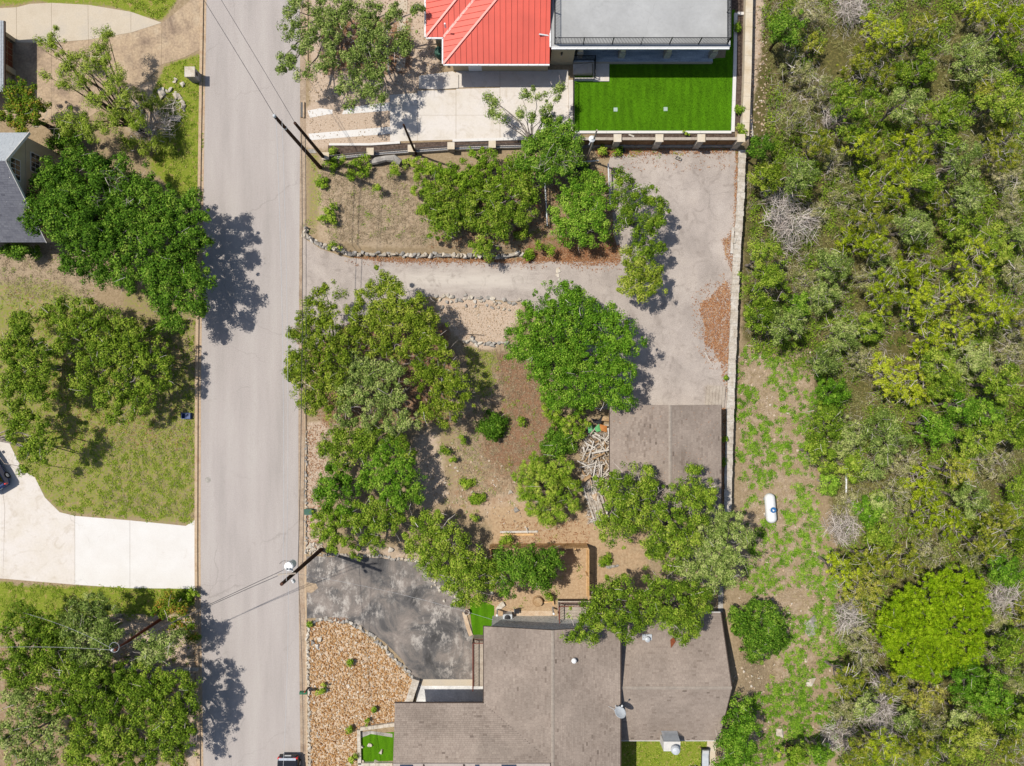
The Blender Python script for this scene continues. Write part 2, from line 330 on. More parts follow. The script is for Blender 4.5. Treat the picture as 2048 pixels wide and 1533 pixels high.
# ------------------------------------------------------------------ object helpers
ORG = {}
def _props(o, label=None, cat=None, group=None, kind=None):
    if label: o['label'] = label
    if cat: o['category'] = cat
    if group: o['group'] = group
    if kind: o['kind'] = kind
    return o
def thing(name, label, cat, loc=(0, 0, 0), group=None, kind=None):
    o = bpy.data.objects.new(name, None); COL.objects.link(o); o.location = loc; o.empty_display_size = 0.3
    ORG[o] = Vector(loc)
    return _props(o, label, cat, group, kind)
def link_mesh(me, name, mats, parent=None, loc=None):
    o = bpy.data.objects.new(name, me); COL.objects.link(o)
    if mats is not None:
        for m in (mats if isinstance(mats, (list, tuple)) else [mats]): me.materials.append(MATS[m] if isinstance(m, str) else m)
    if parent is not None:
        o.parent = parent; ORG[o] = ORG[parent]
    else:
        o.location = loc or (0, 0, 0); ORG[o] = Vector(o.location)
    return o
def npmesh(name, V, nper, mats, parent=None, loc=None, val=None):
    """equal-sided faces, each with its own vertices; V (faces*nper, 3) in world space"""
    org = ORG[parent] if parent is not None else Vector(loc or (0, 0, 0))
    V = np.asarray(V, np.float32).reshape(-1, 3) - np.array(org, np.float32)
    nf = len(V) // nper
    me = bpy.data.meshes.new(name)
    me.vertices.add(len(V)); me.vertices.foreach_set('co', V.ravel())
    me.loops.add(len(V)); me.loops.foreach_set('vertex_index', np.arange(len(V), dtype=np.int32))
    me.polygons.add(nf); me.polygons.foreach_set('loop_start', np.arange(0, len(V), nper, dtype=np.int32))
    if val is not None:
        at = me.attributes.new('v', 'FLOAT', 'FACE'); at.data.foreach_set('value', np.asarray(val, np.float32))
    me.update(calc_edges=True)
    return link_mesh(me, name, mats, parent, loc)
class MB:
    def __init__(s): s.v = []; s.f = []; s.a = []; s.m = []
    def add(s, vs, fs, val=0.5, mi=0):
        k = len(s.v); s.v.extend(Vector(p) for p in vs)
        for f in fs: s.f.append([i + k for i in f]); s.a.append(val); s.m.append(mi)
        return s
    def box(s, x0, x1, y0, y1, z0, z1, val=0.5, mi=0):
        return s.add([(x0, y0, z0), (x1, y0, z0), (x1, y1, z0), (x0, y1, z0), (x0, y0, z1), (x1, y0, z1), (x1, y1, z1), (x0, y1, z1)],
                     [(0, 3, 2, 1), (4, 5, 6, 7), (0, 1, 5, 4), (1, 2, 6, 5), (2, 3, 7, 6), (3, 0, 4, 7)], val, mi)
    def bar(s, p, q, w, h, val=0.5, mi=0, up=(0, 0, 1)):
        """a beam from p to q, w wide and h tall"""
        p = Vector(p); q = Vector(q); d = (q - p).normalized(); up = Vector(up)
        if abs(d.dot(up)) > 0.98: up = Vector((0, 1, 0))
        r = d.cross(up).normalized() * w / 2; u = r.cross(d).normalized() * h / 2
        vs = [p - r - u, p + r - u, p + r + u, p - r + u, q - r - u, q + r - u, q + r + u, q - r + u]
        return s.add(vs, [(0, 1, 2, 3), (7, 6, 5, 4), (0, 4, 5, 1), (1, 5, 6, 2), (2, 6, 7, 3), (3, 7, 4, 0)], val, mi)
    def tube(s, pts, rad, n=6, val=0.5, mi=0, cap=True):
        pts = [Vector(p) for p in pts]; k = len(s.v)
        if not isinstance(rad, (list, tuple)): rad = [rad] * len(pts)
        for i, p in enumerate(pts):
            d = (pts[min(i + 1, len(pts) - 1)] - pts[max(i - 1, 0)]).normalized()
            up = Vector((0, 0, 1)) if abs(d.z) < 0.9 else Vector((1, 0, 0))
            r = d.cross(up).normalized(); u = r.cross(d)
            for j in range(n):
                t = 2 * math.pi * j / n; s.v.append(p + (r * math.cos(t) + u * math.sin(t)) * rad[i])
        for i in range(len(pts) - 1):
            for j in range(n):
                a = k + i * n + j; b = k + i * n + (j + 1) % n
                s.f.append([a, b, b + n, a + n]); s.a.append(val); s.m.append(mi)
        if cap:
            s.f.append([k + j for j in range(n)]); s.a.append(val); s.m.append(mi)
            e = k + (len(pts) - 1) * n; s.f.append([e + n - 1 - j for j in range(n)]); s.a.append(val); s.m.append(mi)
        return s
    def prism(s, top, thick, val=0.5, mi=0, down=Vector((0, 0, -1))):
        """top: 3-D polygon, extruded along down"""
        top = [Vector(p) for p in top]; n = len(top); k = len(s.v)
        area = sum(top[i].x * top[(i + 1) % n].y - top[(i + 1) % n].x * top[i].y for i in range(n))
        if area < 0: top = top[::-1]
        s.v.extend(top); s.v.extend(p + down * thick for p in top)
        s.f.append([k + i for i in range(n)]); s.f.append([k + n + n - 1 - i for i in range(n)])
        for i in range(n):
            j = (i + 1) % n; s.f.append([k + i, k + n + i, k + n + j, k + j])
        s.a += [val] * (n + 2); s.m += [mi] * (n + 2)
        return s
    def lathe(s, c, prof, n=16, val=0.5, mi=0, axis=None):
        """prof: (radius, height) list along the axis"""
        k = len(s.v); c = Vector(c); ax = Vector(axis or (0, 0, 1)).normalized()
        t0 = ax.orthogonal().normalized(); t1 = ax.cross(t0)
        for r, h in prof:
            for j in range(n):
                t = 2 * math.pi * j / n; s.v.append(c + ax * h + (t0 * math.cos(t) + t1 * math.sin(t)) * r)
        for i in range(len(prof) - 1):
            for j in range(n):
                a = k + i * n + j; b = k + i * n + (j + 1) % n
                s.f.append([a, b, b + n, a + n]); s.a.append(val); s.m.append(mi)
        s.f.append([k + n - 1 - j for j in range(n)]); s.a.append(val); s.m.append(mi)
        e = k + (len(prof) - 1) * n; s.f.append([e + j for j in range(n)]); s.a.append(val); s.m.append(mi)
        return s
    def build(s, name, mats, parent=None, loc=None, smooth=False, attr=False):
        org = ORG[parent] if parent is not None else Vector(loc or (0, 0, 0))
        me = bpy.data.meshes.new(name)
        me.from_pydata([tuple(p - org) for p in s.v], [], s.f)
        if attr:
            at = me.attributes.new('v', 'FLOAT', 'FACE'); at.data.foreach_set('value', np.asarray(s.a, np.float32))
        if any(s.m): me.polygons.foreach_set('material_index', s.m)
        if smooth: me.polygons.foreach_set('use_smooth', [True] * len(me.polygons))
        me.update()
        return link_mesh(me, name, mats, parent, loc)
def jit_edge(pts, step=0.5, amp=0.08, seed=0):
    """walk a world-space outline and roughen it"""
    out = []; n = len(pts)
    for i in range(n):
        a = Vector(pts[i]); b = Vector(pts[(i + 1) % n]); L = (b - a).length; k = max(1, int(L / step))
        nrm = Vector((-(b - a).y, (b - a).x, 0)).normalized() if L > 0 else Vector((0, 0, 0))
        for j in range(k):
            p = a.lerp(b, j / k)
            o = mnoise.noise(Vector((p.x * 0.9 + seed, p.y * 0.9, seed))) * amp * 1.6 + random.uniform(-amp, amp) * 0.5
            out.append(p + nrm * o)
    return out
def sheet(name, pxpoly, z, mat, thick=0.0, parent=None, jit=0.0, kind='structure', zrel=0.0):
    pts = [W(x, y, zrel) for x, y in pxpoly]
    for p in pts: p.z = z
    if jit: pts = jit_edge(pts, 0.45, jit, seed=len(name))
    m = MB()
    if thick: m.prism(pts, thick)
    else:
        area = sum(pts[i].x * pts[(i + 1) % len(pts)].y - pts[(i + 1) % len(pts)].x * pts[i].y for i in range(len(pts)))
        if area < 0: pts = pts[::-1]
        m.add(pts, [list(range(len(pts)))])
    o = m.build(name, mat, parent)
    if parent is None: o['kind'] = kind
    return o
def inpoly(X, Y, poly):
    ins = np.zeros(np.shape(X), bool); n = len(poly); j = n - 1
    for i in range(n):
        xi, yi = poly[i]; xj, yj = poly[j]
        c = ((yi > Y) != (yj > Y)) & (X < (xj - xi) * (Y - yi) / ((yj - yi) or 1e-9) + xi)
        ins ^= c; j = i
    return ins
def scatter(pxpoly, per_m2, rng):
    """random ground points in a photo-space polygon -> world X, Y"""
    xs = [p[0] for p in pxpoly]; ys = [p[1] for p in pxpoly]
    n = int((max(xs) - min(xs)) * (max(ys) - min(ys)) / S / S * per_m2)
    X = rng.uniform(min(xs), max(xs), n); Y = rng.uniform(min(ys), max(ys), n)
    k = inpoly(X, Y, pxpoly)
    return (X[k] - 1024) / S, (766.5 - Y[k]) / S
def leaf_quads(P, N, L, Wd, rng):
    """leaf sprigs at P facing N, one small face each"""
    n = len(P)
    R = rng.normal(size=(n, 3)); T = np.cross(N, R); T /= np.linalg.norm(T, axis=1, keepdims=True) + 1e-9
    B = np.cross(N, T)
    L = np.broadcast_to(np.asarray(L, float).reshape(-1, 1), (n, 1)) * 0.5; Wd = np.broadcast_to(np.asarray(Wd, float).reshape(-1, 1), (n, 1)) * 0.5
    return np.stack([P - T * L - B * Wd * rng.uniform(.2, 1, (n, 1)), P + T * L * rng.uniform(.5, 1, (n, 1)) - B * Wd * .6, P + B * Wd + T * L * .1], 1).reshape(-1, 3)

# ================================================================== THE SETTING
# ---- ground: one sheet to the horizon, with masks for what grows or lies on it
def build_ground():
    gx = np.concatenate([[-420, -200, -110, -75], np.arange(-50, 50.01, 0.4), [75, 110, 200, 420]])
    gy = np.concatenate([[-420, -200, -110, -65], np.arange(-38, 38.01, 0.4), [65, 110, 200, 420]])
    X, Y = np.meshgrid(gx, gy); nx = len(gx); ny = len(gy)
    Z = zg(X, Y)
    PX = X * S + 1024; PY = 766.5 - Y * S
    # steps of the terrain belong to walls: parallax of the low side is tiny
    def mask(polys, blur=2):
        m = np.zeros(X.shape)
        for poly, w in polys: m = np.maximum(m, inpoly(PX, PY, poly) * w)
        for _ in range(blur):
            m = (m + np.roll(m, 1, 0) + np.roll(m, -1, 0) + np.roll(m, 1, 1) + np.roll(m, -1, 1)) / 5
        return m
    grass = mask([([(160, -60), (395, -60), (325, 44), (230, 15)], 1.0), ([(-200, -60), (160, -60), (230, 15), (60, 10), (-200, 40)], 0.7),
                  ([(405, 105), (408, 400), (350, 400), (300, 330), (330, 260), (300, 190), (330, 130)], 0.85), ([(170, 230), (330, 250), (300, 400), (150, 330)], 0.35),
                  ([(-60, 560), (120, 560), (400, 760), (395, 1060), (110, 1030), (-60, 880)], 0.53), ([(230, 560), (400, 560), (400, 800), (250, 760)], 0.46),
                  ([(250, 900), (390, 900), (390, 1055), (130, 1030)], 0.54), ([(-60, 490), (160, 490), (200, 620), (-60, 620)], 0.3),
                  ([(-60, 1165), (395, 1175), (395, 1215), (200, 1260), (-60, 1250)], 0.85), ([(-60, 1250), (200, 1250), (390, 1400), (390, 1600), (-60, 1600)], 0.25),
                  ([(930, 690), (1000, 700), (990, 790), (935, 800)], 0.62), ([(860, 800), (930, 830), (960, 940), (900, 980), (850, 900)], 0.4),
                  ([(610, 300), (650, 300), (650, 460), (606, 470)], 0.5), ([(660, 330), (860, 330), (860, 480), (700, 480)], 0.26), ([(880, 880), (980, 880), (1000, 960), (900, 1000)], 0.38), ([(1080, 690), (1160, 800), (1080, 860)], 0.3), ([(820, 320), (1060, 320), (1060, 470), (850, 470)], 0.35),
                  ([(1480, 690), (1640, 690), (1660, 1000), (1700, 1300), (1690, 1600), (1430, 1600), (1480, 1200)], 0.3),
                  ([(1240, 1478), (1420, 1478), (1420, 1640), (1240, 1640)], 1.2),
                  ([(1640, -100), (2400, -100), (2400, 1700), (1700, 1700), (1690, 1100), (1660, 780)], 0.36)])
    straw = mask([([(640, 310), (860, 320), (880, 500), (640, 490)], 0.9), ([(900, 690), (1110, 690), (1130, 1000), (900, 1030)], 0.75), ([(-60, 480), (160, 480), (200, 620), (-60, 620)], 0.8),
                  ([(230, 380), (400, 380), (400, 420), (320, 420)], 0.6)])
    pale = mask([([(868, 598), (1045, 605), (1030, 650), (985, 700), (930, 690), (880, 640)], 1.2), ([(612, 215), (790, 215), (790, 300), (612, 300)], 1.0), ([(620, -60), (870, -60), (880, 150), (790, 215), (615, 215)], 0.8),
                 ([(612, 840), (660, 840), (650, 1000), (640, 1110), (612, 1110)], 0.95), ([(940, 980), (1060, 980), (1060, 1060), (960, 1040)], 0.6),
                 ([(1480, 700), (1640, 700), (1680, 1300), (1560, 1400), (1480, 1100)], 0.42), ([(1495, -60), (1545, -60), (1555, 290), (1495, 290)], 1.1), ([(230, 160), (380, 150), (390, 260), (250, 270)], 0.55),
                 ([(200, 1230), (395, 1230), (395, 1350), (220, 1350)], 0.7), ([(820, 870), (880, 850), (900, 1000), (840, 1030)], 0.7), ([(380, 1330), (400, 1330), (400, 1600), (370, 1600)], 0.7), ([(700, 1090), (880, 1090), (880, 1130), (700, 1120)], 0.6)])
    leaf = mask([([(-60, 1270), (250, 1250), (380, 1380), (380, 1600), (-60, 1600)], 0.42), ([(985, 700), (1090, 730), (1120, 860), (1080, 920), (1010, 960), (960, 900), (1010, 800)], 0.72), ([(890, 690), (1110, 690), (1130, 1000), (890, 1030)], 0.4), ([(640, 310), (1060, 310), (1060, 500), (640, 480)], 0.28), ([(1060, 490), (1240, 470), (1240, 540), (1060, 530)], 0.8), ([(640, 30), (830, 30), (830, 150), (640, 150)], 0.62), ([(880, 430), (1230, 330), (1230, 500), (900, 500)], 0.45), ([(600, 640), (900, 640), (900, 850), (640, 850)], 0.6), ([(1190, 295), (1480, 295), (1480, 312), (1190, 318)], 0.7)])  # litter; the grove polygon also paints the ground darker under its canopy
    orange = mask([([(985, 1020), (1190, 1020), (1185, 1200), (985, 1225)], 0.85), ([(900, 940), (1060, 900), (1060, 1050), (900, 1050)], 0.5), ([(930, 1190), (1120, 1190), (1120, 1245), (990, 1245)], 0.8), ([(1180, 1050), (1300, 1050), (1300, 1200), (1180, 1200)], 0.6)])
    forest = mask([([(1550, -100), (2400, -100), (2400, 1700), (1690, 1700), (1690, 1100), (1640, 700), (1490, 690), (1500, 300)], 0.95)], 4)
    me = bpy.data.meshes.new('ground')
    V = np.stack([X, Y, Z], -1).reshape(-1, 3)
    i = np.arange(nx * ny).reshape(ny, nx)
    F = np.stack([i[:-1, :-1], i[:-1, 1:], i[1:, 1:], i[1:, :-1]], -1).reshape(-1, 4)
    me.vertices.add(len(V)); me.vertices.foreach_set('co', V.astype(np.float32).ravel())
    me.loops.add(F.size); me.loops.foreach_set('vertex_index', F.astype(np.int32).ravel())
    me.polygons.add(len(F)); me.polygons.foreach_set('loop_start', np.arange(0, F.size, 4, dtype=np.int32))
    for nm, ch in (('wa', (grass, straw, pale)), ('wb', (leaf, orange, forest))):
        at = me.attributes.new(nm, 'FLOAT_COLOR', 'POINT')
        at.data.foreach_set('color', np.stack(list(ch) + [np.ones(X.shape)], -1).astype(np.float32).ravel())
    me.update(calc_edges=True)
    o = link_mesh(me, 'ground', 'ground'); o['kind'] = 'structure'
build_ground()

# ---- street
def interp_line(pts, y): return np.interp(y, [p[1] for p in pts], [p[0] for p in pts])
LROAD = [(414, -700), (413, 0), (407, 400), (402, 780), (401, 1160), (407, 1533), (412, 2200)]
RROAD = [(590, -700), (600, 0), (600, 300), (597, 780), (597, 1160), (601, 1533), (606, 2200)]
ys = list(range(-700, 2201, 100))
sheet('road', [(interp_line(LROAD, y), y) for y in ys] + [(interp_line(RROAD, y), y) for y in ys[::-1]], 0.006, 'road')
sheet('gutter', [(interp_line(RROAD, y), y) for y in ys] + [(interp_line(RROAD, y) + 12, y) for y in ys[::-1]], 0.004, 'gutter')
def curb(name, line, off0, off1, z, dz):
    m = MB()
    for a, b in zip(ys[:-1], ys[1:]):
        q = [W(interp_line(line, a) + off0, a), W(interp_line(line, a) + off1, a), W(interp_line(line, b) + off1, b), W(interp_line(line, b) + off0, b)]
        for p in q: p.z = z
        m.prism(q, dz)
    o = m.build(name, 'curb'); o['kind'] = 'structure'
curb('curb', LROAD, -11, -5.5, 0.12, 0.2)
curb('curb', LROAD, -5.5, 0, 0.012, 0.1)
m = MB()
for a, b in ((-700, 130), (700, 1100), (1100, 1240), (1240, 2200)):
    st = np.linspace(a, b, 9)
    for c, d in zip(st[:-1], st[1:]):
        zt = 0.03 if a == 1100 else 0.12
        q = [W(interp_line(RROAD, c) + 12, c), W(interp_line(RROAD, c) + 16, c), W(interp_line(RROAD, d) + 16, d), W(interp_line(RROAD, d) + 12, d)]
        for p in q: p.z = zt
        m.prism(q, 0.25)
m.build('curb', 'curb')['kind'] = 'structure'

# ---- paved court and lane in the middle
COURT = [(606, 474), (640, 499), (700, 517), (1000, 524), (1245, 522), (1228, 470), (1222, 400), (1215, 340), (1222, 306), (1472, 298), (1476, 420), (1470, 560), (1462, 720), (1455, 818),
         (1200, 818), (1150, 700), (1060, 612), (1040, 603), (860, 594), (780, 612), (700, 645), (640, 695), (606, 705)]
sheet('driveway', COURT, 0.010, 'court', jit=0.07)

# ---- front drive of the brown house
FRONT = [(610, 1113), (660, 1113), (760, 1117), (880, 1130), (905, 1150), (925, 1200), (945, 1262), (947, 1360), (832, 1360), (805, 1322), (770, 1285), (720, 1252), (660, 1236), (610, 1238)]
sheet('driveway', FRONT, 0.010, 'front_drive', jit=0.05)
sheet('driveway', [(612, 1164), (632, 1168), (636, 1176), (624, 1186), (612, 1185)], 0.014, 'concrete_old', jit=0.04)

# ---- left concrete drives, poured in slabs
def slabs(name, polys, mat, z=0.012, thick=0.06, mats=None):
    root = bpy.data.objects.new(name, None); COL.objects.link(root); ORG[root] = Vector((0, 0, 0)); root['kind'] = 'structure'
    for i, poly in enumerate(polys):
        c = Vector((sum(p[0] for p in poly) / len(poly), sum(p[1] for p in poly) / len(poly), 0))
        pts = []
        for p in poly:
            v = Vector((p[0], p[1], 0)); d = (c - v).normalized(); v = v + d * 0.35
            q = W(v.x, v.y); q.z = z; pts.append(q)
        MB().prism(pts, thick).build('slab', mats[i] if mats else mat, root)
    return root
slabs('driveway', [
    [(10, 1018), (0, 940), (45, 940), (70, 955), (90, 995), (120, 1025), (150, 1032), (150, 1170), (6, 1158)],
    [(150, 1032), (260, 1041), (260, 1177), (150, 1170)], [(260, 1041), (372, 1052), (390, 1040), (390, 1186), (375, 1178), (260, 1177)],
    [(-120, 880), (15, 878), (45, 940), (0, 940), (10, 1018), (6, 1158), (-120, 1150)]], 'concrete_new', mats=['concrete_new', 'concrete_bright', 'concrete_bright', 'concrete_new'])
slabs('driveway', [
    [(-160, 25), (33, 15), (33, 86), (0, 86), (-160, 86)], [(33, 15), (60, 8), (103, 6), (103, 86), (33, 86)], [(103, 6), (176, 10), (177, 80), (103, 86)], [(176, 10), (262, 24), (262, 66), (177, 80)],
    [(262, 24), (324, 46), (262, 66)],
    [(-160, 86), (103, 86), (103, 240), (-160, 240)], [(103, 86), (177, 80), (177, 235), (103, 240)], [(177, 80), (262, 66), (324, 46), (323, 130), (300, 155), (270, 180), (177, 235)],
    [(324, 46), (345, 30), (382, 0), (400, -40), (403, 98), (370, 115), (323, 130)]],
    'concrete_tan', mats=['concrete_tan', 'concrete_tan', 'concrete_tan', 'concrete_tan', 'concrete_tan', 'concrete_old', 'concrete_old', 'concrete_old', 'concrete_old'])

# ---- neighbour's pale concrete drive at the top
slabs('driveway', [
    [(780, 190), (835, 186), (835, 282), (780, 284)], [(835, 182), (912, 180), (912, 231), (835, 231)], [(835, 231), (912, 231), (912, 280), (835, 282)],
    [(912, 178), (1000, 176), (1000, 231), (912, 231)], [(912, 231), (1000, 231), (1000, 276), (912, 280)],
    [(1000, 174), (1137, 160), (1137, 231), (1000, 231)], [(1000, 231), (1137, 231), (1137, 280), (1060, 280), (1000, 276)],
    [(1000, 140), (1137, 140), (1137, 160), (1000, 174)], [(912, 141), (1000, 140), (1000, 174), (912, 176)]], 'concrete_new')
sheet('concrete_ramp', [(838, 153), (905, 144), (917, 150), (917, 177), (875, 180), (838, 178)], 0.10, 'concrete_new', 0.12)
for poly in ([(615, 222), (640, 217), (665, 220), (665, 228), (620, 236)], [(690, 216), (780, 205), (780, 222), (684, 229)], [(617, 268), (780, 254), (780, 268), (620, 281)]):
    sheet('tyre_strip', poly, 0.012, 'concrete_bright', 0.03)
o = sheet('path_edging', [(772, 40), (775, 40), (778, 145), (775, 145)], 0.06, 'stone_gray', 0.1)
for i, (x, y) in enumerate([(806, 12), (803, 50), (803, 92), (802, 130)]):
    b_ = MB().prism([W(x - 9, y - 14) + Vector((0, 0, .03)), W(x + 9, y - 13) + Vector((0, 0, .03)), W(x + 8, y + 13) + Vector((0, 0, .03)), W(x - 9, y + 13) + Vector((0, 0, .03))], 0.04)
    o = b_.build('stepping_stone', 'concrete_tan', None, tuple(W(x, y)))
    _props(o, ['pale stepping stone nearest the top edge, beside the red roof', 'second stepping stone from the top beside the red roof', 'third stepping stone from the top beside the red roof', 'pale stepping stone nearest the concrete ramp'][i], 'paving stone', 'stepping stones beside the red-roofed house')
# planting bed of mulch right of the turf and strips behind the fence
sheet('mulch_bed', [(1470, 28), (1490, 28), (1486, 262), (1466, 262)], 0.012, 'mulch')
sheet('mulch_bed', [(1190, 266), (1470, 266), (1470, 284), (1190, 284)], 0.010, 'mulch')
sheet('mulch_bed', [(1460, -60), (1500, -60), (1500, 24), (1460, 24)], 0.012, 'mulch')
sheet('artificial_lawn', [(1148, 152), (1222, 128), (1450, 116), (1464, 20), (1470, 20), (1464, 262), (1148, 262)], 0.02, 'turf')
sheet('paved_strip', [(1012, 1222), (1104, 1222), (1104, 1238), (1012, 1238)], 0.012, 'paver')
sheet('gravel_strip', [(985, 1240), (1110, 1240), (1110, 1262), (985, 1262)], 0.012, 'gray_gravel')
sheet('artificial_lawn', [(938, 1205), (960, 1202), (988, 1212), (988, 1270), (946, 1270)], 0.014, 'turf', jit=0.05)
sheet('artificial_lawn', [(722, 1470), (790, 1464), (786, 1522), (722, 1524)], 0.014, 'turf')
sheet('flagstone_path', [(720, 1465), (740, 1462), (785, 1468), (785, 1475), (742, 1468), (722, 1476)], 0.022, 'stone_gray')
sheet('carport_floor', [(832, 1360), (970, 1360), (970, 1470), (832, 1470)], 0.014, 'carport_concrete_shaded')  # shaded part of the floor, base colour lifted to lighten its shade
sheet('carport_apron', [(833, 1359), (947, 1359), (969, 1364), (969, 1372), (845, 1372)], 0.02, 'concrete_tan')  # sunlit strip of the same floor, painted as a separate tan sheet
sheet('footpath', [(1415, 1478), (1432, 1478), (1428, 1640), (1410, 1640)], 0.02, 'limestone_block', jit=0.05)
sheet('path', [(196, 1236), (240, 1226), (330, 1232), (400, 1228), (400, 1240), (330, 1246), (220, 1245)], 0.014, 'concrete_old')

# ================================================================== WALLS, EDGINGS, STONES
def hull_stone(seed, n=13, flat=1.0):
    rng = random.Random(seed); bm = bmesh.new()
    for _ in range(n):
        v = Vector((rng.gauss(0, 1), rng.gauss(0, 1), rng.gauss(0, 1))).normalized()
        v = Vector((max(-0.8, min(0.8, v.x * 1.1)), max(-0.8, min(0.8, v.y * 1.1)), max(-0.7, min(0.7, v.z * 1.1)) * flat)); bm.verts.new(v)
    bmesh.ops.convex_hull(bm, input=bm.verts)
    for v in [v for v in bm.verts if not v.link_faces]: bm.verts.remove(v)
    bmesh.ops.triangulate(bm, faces=bm.faces)
    return bm
STONE_BM = [hull_stone(i) for i in range(8)]
PEBBLE_BM = [hull_stone(i + 50, 8) for i in range(8)]
STONES = {}
def stone_mesh(i, mat):
    k = (i % 8, mat)
    if k not in STONES:
        me = bpy.data.meshes.new('stone'); STONE_BM[i % 8].to_mesh(me); me.materials.append(MATS[mat]); STONES[k] = me
    return STONES[k]
def stone(parent, p, sx, sy, sz, mat='limestone', rot=None, name='stone'):
    o = bpy.data.objects.new(name, stone_mesh(random.randrange(8), mat)); COL.objects.link(o)
    if parent is not None: o.parent = parent; o.location = Vector(p) - ORG[parent]; ORG[o] = ORG[parent]
    else: o.location = p; ORG[o] = Vector(p)
    o.scale = (sx, sy, sz); o.rotation_euler = (random.uniform(-.25, .25), random.uniform(-.25, .25), random.uniform(0, 6.28) if rot is None else rot)
    return o
def stone_line(name, label, cat, pts, size, zbase=0.0, rows=1, mats=('limestone', 'stone_gray'), gap=0.9, spread=0.0, group=None, ztop=None):
    """a wall or edging laid stone by stone along photo-space points"""
    P = [W(x, y) for x, y in pts]
    root = thing(name, label, cat, (P[0].x, P[0].y, zbase), group)
    for r in range(rows):
        for a, b in zip(P[:-1], P[1:]):
            L = (b - a).length; d = 0.0; ang = math.atan2(b.y - a.y, b.x - a.x)
            while d < L:
                s = size * random.uniform(0.65, 1.45); q = a.lerp(b, min(1, (d + s / 2) / L))
                nrm = Vector((-(b - a).y, (b - a).x, 0)).normalized() * random.uniform(-spread, spread)
                hz = size * random.uniform(0.45, 0.75)
                stone(root, q + nrm + Vector((0, 0, zbase + hz * 0.4 + r * size * 0.62)), s * 0.62, size * random.uniform(0.45, 0.7), hz * 0.75, random.choice(mats), ang + random.uniform(-.3, .3))
                d += s * gap
    return root
stone_line('dry_stone_wall', 'low dry-stone retaining wall along the lane below the dry grass bank', 'wall', [(612, 455), (611, 472), (640, 491), (700, 507), (850, 511), (1000, 513), (1050, 509)], 0.42, 0.0, 2, spread=0.12)
stone_line('stone_edging', 'rough limestone edging between the lane and the gravel patch', 'edging', [(868, 600), (900, 594), (960, 598), (1010, 603), (1050, 603)], 0.34, 0, 1, spread=0.3)
stone_line('stone_edging', 'second scattered row of limestone just below the lane edge', 'edging', [(880, 612), (930, 604), (985, 608), (1020, 614)], 0.3, 0, 1, spread=0.35, gap=1.5)
stone_line('stone_edging', 'short limestone row under the gravel patch beside the round green tree', 'edging', [(925, 686), (945, 680), (955, 688), (985, 690), (1015, 686)], 0.4, 0, 1, spread=0.1)
stone_line('stone_edging', 'curved limestone edging between the dark drive and the tan gravel bed', 'edging', [(622, 1243), (660, 1238), (705, 1246), (740, 1268), (780, 1306), (810, 1335), (830, 1360)], 0.36, 0, 1, spread=0.1)
stone_line('stone_edging', 'pale stone edging between the street gutter and the gravel bed', 'edging', [(617, 1245), (616, 1300), (618, 1400), (620, 1533), (621, 1600)], 0.34, 0, 1, mats=('limestone',), spread=0.05)
stone_line('stone_edging', 'pale stone edging along the upper side of the dark asphalt drive', 'edging', [(645, 1108), (690, 1112), (760, 1113), (830, 1122), (880, 1130)], 0.3, 0, 1, spread=0.1)
stone_line('stone_edging', 'stone edging along the kerb under the tall hedge of oaks', 'edging', [(613, 860), (612, 960), (612, 1040), (613, 1105)], 0.3, 0, 1, mats=('stone_gray', 'limestone'), spread=0.05)
stone_line('stone_edging', 'short curved stone border by the wooden fence corner', 'edging', [(1195, 1128), (1215, 1134), (1235, 1132)], 0.3, 0, 1)
# broken stone heap by the lane side of the front drive
r_ = thing('rubble_heap', 'small heap of broken pale stone where the pole meets the drive', 'rubble', tuple(W(628, 1100)))
for _ in range(38):
    x = random.uniform(614, 645); y = random.uniform(1086, 1110); s = random.uniform(0.12, 0.24); stone(r_, W(x, y) + Vector((0, 0, s * 0.4)), s, s * 0.8, s * 0.6, 'limestone')
r_ = thing('rubble_heap', 'heap of broken white stone at the top right corner of the dark drive', 'rubble', tuple(W(915, 1190)))
for _ in range(46):
    t = random.random(); x = 880 + 60 * t + random.uniform(-22, 22); y = 1175 + 22 * t + random.uniform(-14, 18); s = random.uniform(0.1, 0.26); stone(r_, W(x, y) + Vector((0, 0, s * 0.4)), s, s * 0.8, s * 0.6, 'limestone')
# ring of rocks in the left yard
r_ = thing('rock_ring', 'ring of white rocks round a bare shrub in the upper left yard', 'rock border', tuple(W(330, 215)))
for x, y in [(318, 184), (326, 181), (335, 183), (343, 181), (352, 186), (360, 196), (366, 205), (367, 214), (369, 221), (300, 200), (296, 206), (288, 212), (277, 216), (350, 164), (352, 160), (366, 170), (283, 232), (300, 208), (310, 196)]:
    s = random.uniform(0.14, 0.3); stone(r_, W(x, y) + Vector((0, 0, s * 0.4)), s * 1.2, s, s * 0.7, 'limestone')
for (x, y, sx, sy, rz, lab) in [(350, 237, 0.75, 0.45, 0.03, 'large flat grey-white slab, widest rock of the upper left yard'), (322, 190, 0.6, 0.42, 0.9, 'large tilted white rock at the top of the rock ring'), (284, 226, 0.38, 0.34, 0.5, 'grey rock left of the rock ring under the feathery tree'), (353, 192, 0.42, 0.36, -0.7, 'white rock on the right shoulder of the rock ring')]:
    o = stone(None, W(x, y) + Vector((0, 0, 0.12)), sx, sy, 0.22, 'stone_gray' if 'grey' in lab else 'limestone', rz, 'boulder'); _props(o, lab, 'rock')
